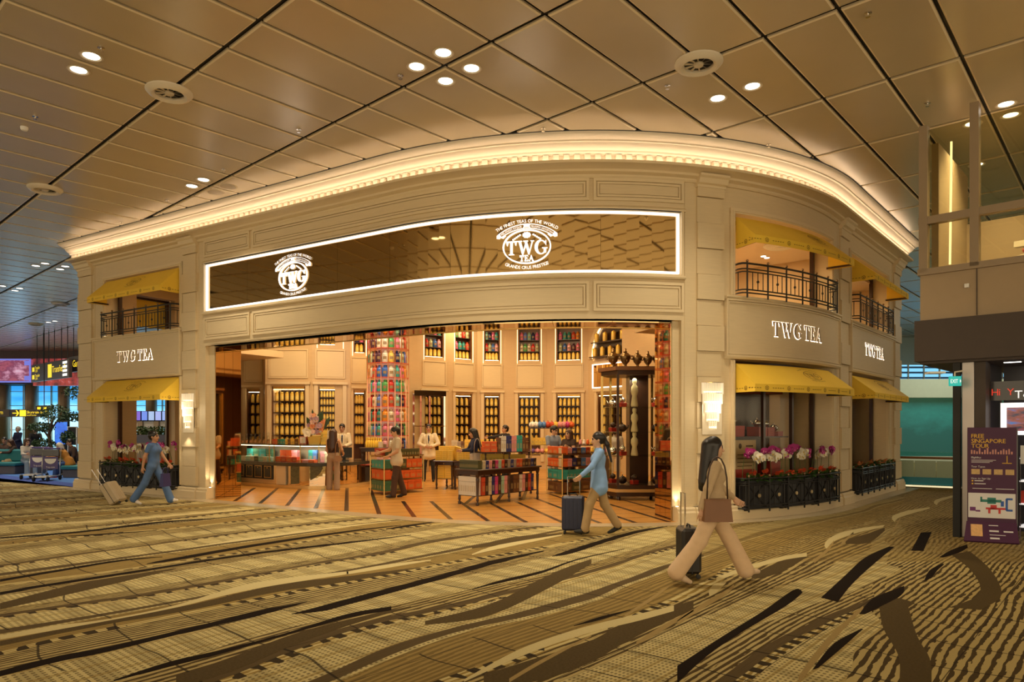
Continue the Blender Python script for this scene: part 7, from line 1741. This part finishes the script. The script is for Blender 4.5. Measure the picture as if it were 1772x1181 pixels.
    for W0, d2, nrm, s in hands: addm(surface(hand_prims(W0, d2, nrm, s, p['curl'], 0), .0055, .012))
    # head in its own frame, then turned on the neck
    hp = [('e', V3(0,.012,.135), (.074,.094,.100), 0, .03), ('e', V3(0,-.022,.085), (.060,.068,.092), 0, .03), ('c', V3(0,-.045,.022), V3(0,-.03,.05), .030,.045, 0, .03), ('c', V3(0,-.088,.115), V3(0,-.102,.080), .009,.015, 0, .012), ('e', V3(0,-.080,.046), (.024,.012,.008), 5, .004), ('c', V3(0,.01,-.04), V3(0,-.005,.05), .046,.046, 0, .02)]
    for s in (-1,1): hp += [('e', V3(s*.075,.012,.10), (.012,.020,.032), 0, .006), ('e', V3(s*.030,-.083,.118), (.0105,.006,.0065), 4, .002), ('c', V3(s*.018,-.088,.137), V3(s*.042,-.080,.138), .0035,.003, 8, .002)]
    cy, sy, cn_, sn = math.cos(R(p['yaw'])), math.sin(R(p['yaw'])), math.cos(R(p['nod'])), math.sin(R(p['nod'])); Rz = np.array([[cy,-sy,0],[sy,cy,0],[0,0,1]]); Rx = np.array([[1,0,0],[0,cn_,-sn],[0,sn,cn_]]); T = (Rz@Rx, nk+sp*.03+V3(0,-.012,0))
    addm(surface(hp, .006, .02), T)
    v = np.concatenate(VV); f = np.concatenate(FF); m_ = np.concatenate(MM)
    zmin = min(feet) if p['seat'] is None else None
    dz = -zmin if zmin is not None else p['seat']-(pel[2]-.125)
    v[:,2] += dz; v *= k
    root = thing('person', label, 'person', loc, rz, group)
    def mk(nm, v, f, mi, ml):
        me = bpy.data.meshes.new(nm); me.from_pydata(v.tolist(), [], f.tolist())
        for q in ml: me.materials.append(q)
        if mi is not None: me.polygons.foreach_set('material_index', mi.astype(np.int32))
        me.shade_smooth(); me.update(); return inst(nm, me, parent=root)
    mk('body', v, f, m_, mats)
    hm = hair[0]; style = hair[1]; h_ = [('e', V3(0,.022,.150), (.088,.102,.100), 0, .02)]
    if style == 'short': h_ += [('c', V3(0,.07,.07), V3(0,.08,.13), .06,.07, 0, .03), ('s', V3(0,-.095,.075), (.085,.075,.085))]
    elif style == 'bun': h_ += [('c', V3(0,.06,.09), V3(0,.08,.14), .065,.07, 0, .03), ('e', V3(0,.10,.20), (.045,.045,.045), 0, .02), ('s', V3(0,-.095,.075), (.082,.075,.085))]
    elif style == 'long': 
        h_ += [('c', V3(s*.045,.075,.14), V3(s*.055,.085+.02,-.30), .062,.045, 0, .04) for s in (-1,1)]+[('c', V3(0,.08,.13), V3(0,.11,-.36), .07,.05, 0, .04)]+[('c', V3(s*.078,.0,.15), V3(s*.085,.02,-.10), .028,.03, 0, .03) for s in (-1,1)]+[('s', V3(0,-.10,.07), (.064,.085,.085))]
    elif style == 'tail': h_ += [('c', V3(0,.06,.09), V3(0,.08,.14), .065,.07, 0, .03), ('c', V3(0,.11,.16), V3(0,.16,.02), .03,.035, 0, .03), ('c', V3(0,.16,.02), V3(0,.20,-.28), .035,.018, 0, .03), ('s', V3(0,-.095,.075), (.08,.075,.085))]
    elif style == 'bob': h_ += [('c', V3(s*.06,.03,.14), V3(s*.065,.045,.0), .05,.045, 0, .04) for s in (-1,1)]+[('c', V3(0,.07,.12), V3(0,.08,.0), .07,.055, 0, .04), ('s', V3(0,-.10,.07), (.066,.085,.085))]
    hv, hf, _ = surface(h_, .010, .03); hv = hv@T[0].T+T[1]; hv[:,2] += dz; mk('hair', hv*k, hf, None, [hm])
    info = dict(root=root, k=k, dz=dz, hands=[((W0+d2*.09)+V3(0,0,dz))*k if True else 0 for W0, d2, n_, s in hands], chest=(ch+V3(0,0,dz))*k, pel=(pel+V3(0,0,dz))*k)
    return info
def world_of(info, v):
    r = info['root']; c, s = math.cos(r.rotation_euler[2]), math.sin(r.rotation_euler[2]); return Vector((r.location.x+c*v[0]-s*v[1], r.location.y+s*v[0]+c*v[1], r.location.z+v[2]))
def suitcase(label, loc, rz, w_, d_, h, mat, tilt=0, handle=.45):
    o = thing('suitcase', label, 'suitcase', loc, rz); o.rotation_euler = (tilt,0,rz)
    MB().chbox(-w_/2,w_/2,-d_/2,d_/2,.06,.06+h,.03).build('shell', mat, o, 30)
    for i in range(5): x = -w_*.36+w_*.72*i/4; MB().chbox(x-.012,x+.012,-d_/2-.006,d_/2+.006,.10,.02+h,.003).build('rib', mat, o)
    MB().box(-w_/2-.002,w_/2+.002,-.006,.006,.07,.05+h).build('zip', BLACK, o)
    for x in (-w_*.38,w_*.38):
        for y in (-d_*.36,d_*.36): MB().lathe([(.012,-.014),(.028,-.012),(.028,.012),(.012,.014)], n=10).build('wheel', BLACK, o, loc=(x,y,.028), rot=(0,R(90),0))
    MB().tube([(-.1,d_*.3,.06+h),(-.1,d_*.3,.06+h+handle),(.1,d_*.3,.06+h+handle),(.1,d_*.3,.06+h)], .009, 6).build('pull_handle', SILV, o)
    MB().tube([(-.07,0,.06+h),(-.05,0,.09+h),(.05,0,.09+h),(.07,0,.06+h)], .01, 6).build('grip', BLACK, o); return o
def handbag(label, loc, rz, w_, d_, h, mat, strap, smat=None):
    o = thing('handbag', label, 'bag', loc, rz); m_ = MB(); t = .88
    m_.add([(-w_/2,-d_/2,0),(w_/2,-d_/2,0),(w_/2,d_/2,0),(-w_/2,d_/2,0),(-w_/2*t,-d_/2*.6,h),(w_/2*t,-d_/2*.6,h),(w_/2*t,d_/2*.6,h),(-w_/2*t,d_/2*.6,h)], [(3,2,1,0),(4,5,6,7),(0,1,5,4),(1,2,6,5),(2,3,7,6),(3,0,4,7)]); m_.build('bag_body', mat, o)
    MB().box(-w_/2*t-.004,w_/2*t+.004,-d_/2*.65,d_/2*.65,h*.93,h*1.02).build('top_edge', mat, o)
    if strap: MB().tube([(-w_*.36,0,h)]+[(-w_*.36*math.cos(math.pi*i/8)*(1 if i < 8 else 1), 0, h+strap*math.sin(math.pi*i/8)**.7) for i in range(1,8)]+[(w_*.36,0,h)], .009, 6).build('strap', smat or mat, o, True)
    return o
CREAMJ = cloth('cream_jacket', (.72,.60,.40)); BLK = cloth('black', (.014,.012,.012)); NAVY = cloth('navy', (.012,.016,.05)); BEIGE = cloth('beige', (.60,.42,.24)); STEELB = cloth('denim_blue', (.075,.15,.34)); SKYB = cloth('sky_blue', (.22,.38,.68)); KHAKI = cloth('khaki', (.42,.28,.13)); BRN = cloth('brown', (.07,.035,.022)); TAUPE = cloth('taupe', (.36,.25,.17)); POLO = cloth('ecru', (.62,.52,.38)); GREYBL = cloth('grey_blue', (.22,.26,.36)); OCH = cloth('ochre', (.42,.18,.025)); LTG = cloth('light_grey', (.48,.44,.40)); JEAN = cloth('pale_denim', (.20,.26,.33)); WCL = cloth('white', (.72,.70,.66)); BLUJ = cloth('blue_jeans', (.03,.07,.22)); DKBR = cloth('dark_brown', (.035,.018,.014)); TANL = M('tan_leather', (.30,.14,.05), .45, var=.15); SAND = M('sand_shoe', (.55,.40,.26), .6, var=.1); WSH = M('white_shoe', (.75,.68,.6), .5, var=.05)
STRIDE = dict(legL=(30,6,2), legR=(-22,14,2), armL=(-18,8,15,0), armR=(22,8,20,0))
# --- passers-by in the hall
p = Vector(((1234-886)/FPX*7.8, 7.8, 0))
i1 = person('woman striding in front with wide beige trousers and long dark hair', p, R(90), 1.63, dict(top=cloth('oatmeal', (.50,.36,.21)), bottom=cloth('sand_trousers', (.66,.46,.28)), sleeve=1.0, legs=(.095,.088,.10), hem=.02, shoes=SAND), dict(legL=(31,4,2), legR=(-27,10,2), armL=(28,10,22,0), armR=(-24,14,10,0), nod=4), (HAIRB,'long'), vox=.010)
handbag('brown leather shoulder bag at the hip of the striding woman', p+Vector((-.03,-.26,.72)), 0, .31,.11,.24, M('brown_leather', (.19,.08,.028), .5, var=.15), .46, M('dark_strap', (.05,.025,.015), .5, var=.1))
suitcase('dark upright suitcase trailing behind the striding woman', p+Vector((-.20,.30,0)), R(90), .34,.22,.52, M('charcoal_case', (.02,.016,.014), .4, var=.2), 0, .40)
p = Vector(((1036-886)/FPX*11.2, 11.2, 0))
i2 = person('woman in a sky blue shirt and khaki trousers with a ponytail', p, R(-90), 1.62, dict(top=SKYB, bottom=KHAKI, sleeve=1.0, legs=(.092,.075,.072), hem=.10, shoes=BLACK), dict(legL=(24,14,2), legR=(-16,16,2), armL=(32,12,18,0), armR=(-8,10,12,0), nod=6), (HAIRB,'tail'), vox=.011)
suitcase('navy blue upright suitcase pushed by the woman in sky blue', Vector(((992-886)/FPX*11.35, 11.35, 0)), R(-90)+R(80), .36,.24,.56, M('navy_case', (.012,.016,.05), .35, var=.15), 0, .30)
p = Vector(((266-886)/FPX*15.6, 15.6, 0))
i3 = person('woman in a denim blue outfit and white shoes walking past the left bay', p, R(90), 1.62, dict(top=STEELB, bottom=cloth('denim_trousers', (.085,.16,.34)), sleeve=.3, legs=(.092,.08,.088), shoes=WSH), dict(legL=(26,5,2), legR=(-22,12,2), armL=(24,10,14,0), armR=(-20,10,10,0)), (HAIRB,'bun'), skin='tan', vox=.011)
suitcase('beige suitcase tilted behind the woman in denim blue', p+Vector((-.72,-.05,.0)), R(90), .36,.25,.50, M('beige_case', (.42,.33,.21), .45, var=.1), R(-32), .42)
handbag('deep blue shopping bag carried by the woman in denim blue', p+Vector((.34,-.16,.42)), R(80), .26,.10,.28, M('deep_blue_bag', (.02,.02,.13), .5, var=.1), .14)
# --- customers and staff in the shop
p = P(686,17.0); i4 = person('man in an ecru polo and brown trousers looking at the brass rack', p, R(-70), 1.70, dict(top=POLO, bottom=BRN, sleeve=.42, legs=(.088,.075,.072), hem=.03, shoes=BLACK), dict(legL=(8,2,3), legR=(-12,6,3), armL=(10,14,50,20), armR=(30,8,45,0), nod=18), (HAIRB,'short'), female=False)
p = P(577,19.15); i5 = person('woman with long hair seen from behind at the counter in a brown top', p, R(172), 1.64, dict(top=cloth('chocolate', (.045,.02,.014)), bottom=TAUPE, sleeve=0, legs=(.092,.085,.09), shoes=DKBR), dict(legL=(2,2,3), legR=(-3,2,3), armL=(12,12,20,10), armR=(20,12,40,10)), (HAIRN,'long'))
handbag('tan leather bag on the back of the long haired woman', p+Vector((.16,-.14,.80)), .2, .20,.07,.15, TANL, .40)
p = P(592,21.7); person('attendant in a cream jacket and dark tie behind the counter', p, R(12), 1.80, dict(top=CREAMJ, bottom=BLK, sleeve=1, jacket=True, hem=.12, inner=WCL, tie=NAVY), dict(armL=(22,10,50,35), armR=(18,12,45,30), yaw=-10, nod=6), (HAIRB,'short'), skin='tan', female=False)
p = P(742,22.1); person('attendant in a cream jacket standing with clasped hands beside the tin column', p, R(4), 1.79, dict(top=CREAMJ, bottom=BLK, sleeve=1, jacket=True, hem=.12, inner=WCL, tie=NAVY), dict(armL=(10,22,48,52), armR=(10,22,48,52), legL=(0,0,5), legR=(0,0,5), palm=(0,1,.2)), (HAIRB,'short'), skin='tan', female=False)
p = P(820,18.3); i6 = person('woman in a navy blouse with long black hair reading a golden box', p, R(-75), 1.67, dict(top=NAVY, bottom=LTG, sleeve=1, legs=(.09,.07,.06)), dict(armL=(26,8,62,12), armR=(26,8,62,12), nod=14), (HAIRB,'long'))
hq = world_of(i6, (i6['hands'][0]+i6['hands'][1])/2); tag(inst('gift_box', giftbox(.16,.03,.12,'gold'), hq+Vector((-.03,0,.0)), (.5,.3,.2)), 'golden box held by the woman in the navy blouse', 'gift box')
handbag('pale grey shoulder bag of the woman in the navy blouse', p+Vector((.10,-.20,.86)), R(15), .24,.09,.2, M('pale_grey_leather', (.45,.38,.32), .5, var=.1), .38)
p = P(874,23.0); person('attendant in a black suit reaching to the shelves at the back', p, R(-60), 1.76, dict(top=BLK, bottom=BLK, sleeve=1, jacket=True, hem=.12, inner=WCL, tie=BLK), dict(armR=(78,10,10,0), armL=(10,10,20,5)), (HAIRB,'short'), skin='tan', female=False)
p = P(957,19.5); person('man in a grey blue polo looking down at a small pot', p, R(35), 1.74, dict(top=GREYBL, bottom=LTG, sleeve=.42), dict(armL=(22,6,70,30), armR=(22,8,60,20), nod=20, yaw=15), (HAIRB,'short'), female=False)
p = P(984,19.2); person('smiling woman in a dark dress beside the man in grey blue', p, R(-28), 1.63, dict(top=DKBR, bottom=DKBR, sleeve=.3, legs=(.10,.09,.10)), dict(armL=(30,10,80,15), armR=(24,8,70,25), yaw=-12, nod=6), (HAIRN,'long'))
p = P(1064,20.6); person('customer in a grey shirt and white trousers behind the glass showcase', p, R(165), 1.70, dict(top=LTG, bottom=WCL, sleeve=1), dict(), (HAIRB,'short'), female=False)
# --- travellers in the lounge
SIT = dict(legL=(84,80,4), legR=(80,72,4))
p = P(46,25.3); person('seated woman in a light grey top and pale jeans with brown hair', p, R(52), 1.66, dict(top=LTG, bottom=JEAN, sleeve=1, legs=(.088,.075,.075), shoes=WSH), dict(SIT, seat=.43, armL=(30,6,60,15), armR=(30,6,60,15), nod=18, lean=6), (HAIRN,'long'), vox=.016)
p = P(30,26.2); person('seated traveller in dark clothes and beige trousers leaning forward', p, R(-30), 1.66, dict(top=DKBR, bottom=BEIGE, sleeve=1, legs=(.088,.07,.06), shoes=WSH), dict(SIT, seat=.43, lean=22, armL=(50,6,40,10), armR=(50,6,40,10), nod=20), (HAIRN,'long'), vox=.016)
p = P(121,23.9); person('grey haired woman in an ochre jacket and blue jeans bending over her phone', p, R(-78), 1.62, dict(top=OCH, bottom=BLUJ, sleeve=1, legs=(.088,.07,.06), shoes=REDB, hem=.05), dict(SIT, seat=.42, lean=32, armL=(45,8,45,20), armR=(45,8,45,20), nod=20), (HAIRG,'bob'), vox=.015)
p = P(133,25.2); person('seated traveller with dark hair behind the woman in ochre', p, R(-40), 1.68, dict(top=BRN, bottom=BLK, sleeve=1), dict(SIT, seat=.43, lean=20, nod=15), (HAIRB,'short'), skin='tan', female=False, vox=.016)
bench('dark seat behind the woman in ochre', 124,150,25.6,.43,0,GREYB,.6)
p = P(31,32.5); person('grey haired man in a navy jacket standing by the far bench', p, R(-20), 1.72, dict(top=NAVY, bottom=BLK, sleeve=1, hem=.10), dict(armL=(15,8,50,20), armR=(15,8,50,20)), (HAIRG,'short'), female=False, vox=.017)
p = P(61,32.0); person('balding man in a dark suit bending towards the tree', p, R(35), 1.72, dict(top=BLK, bottom=BLK, sleeve=1, hem=.10), dict(lean=22, armL=(45,8,20,5), armR=(40,8,20,5)), (HAIRG,'short'), female=False, vox=.017)
p = P(9,27.5); person('seated traveller with short dark hair at the left picture edge', p, R(20), 1.68, dict(top=BRN, bottom=BLK, sleeve=1), dict(SIT, seat=.43, lean=8, nod=10), (HAIRB,'short'), skin='tan', female=False, vox=.017)
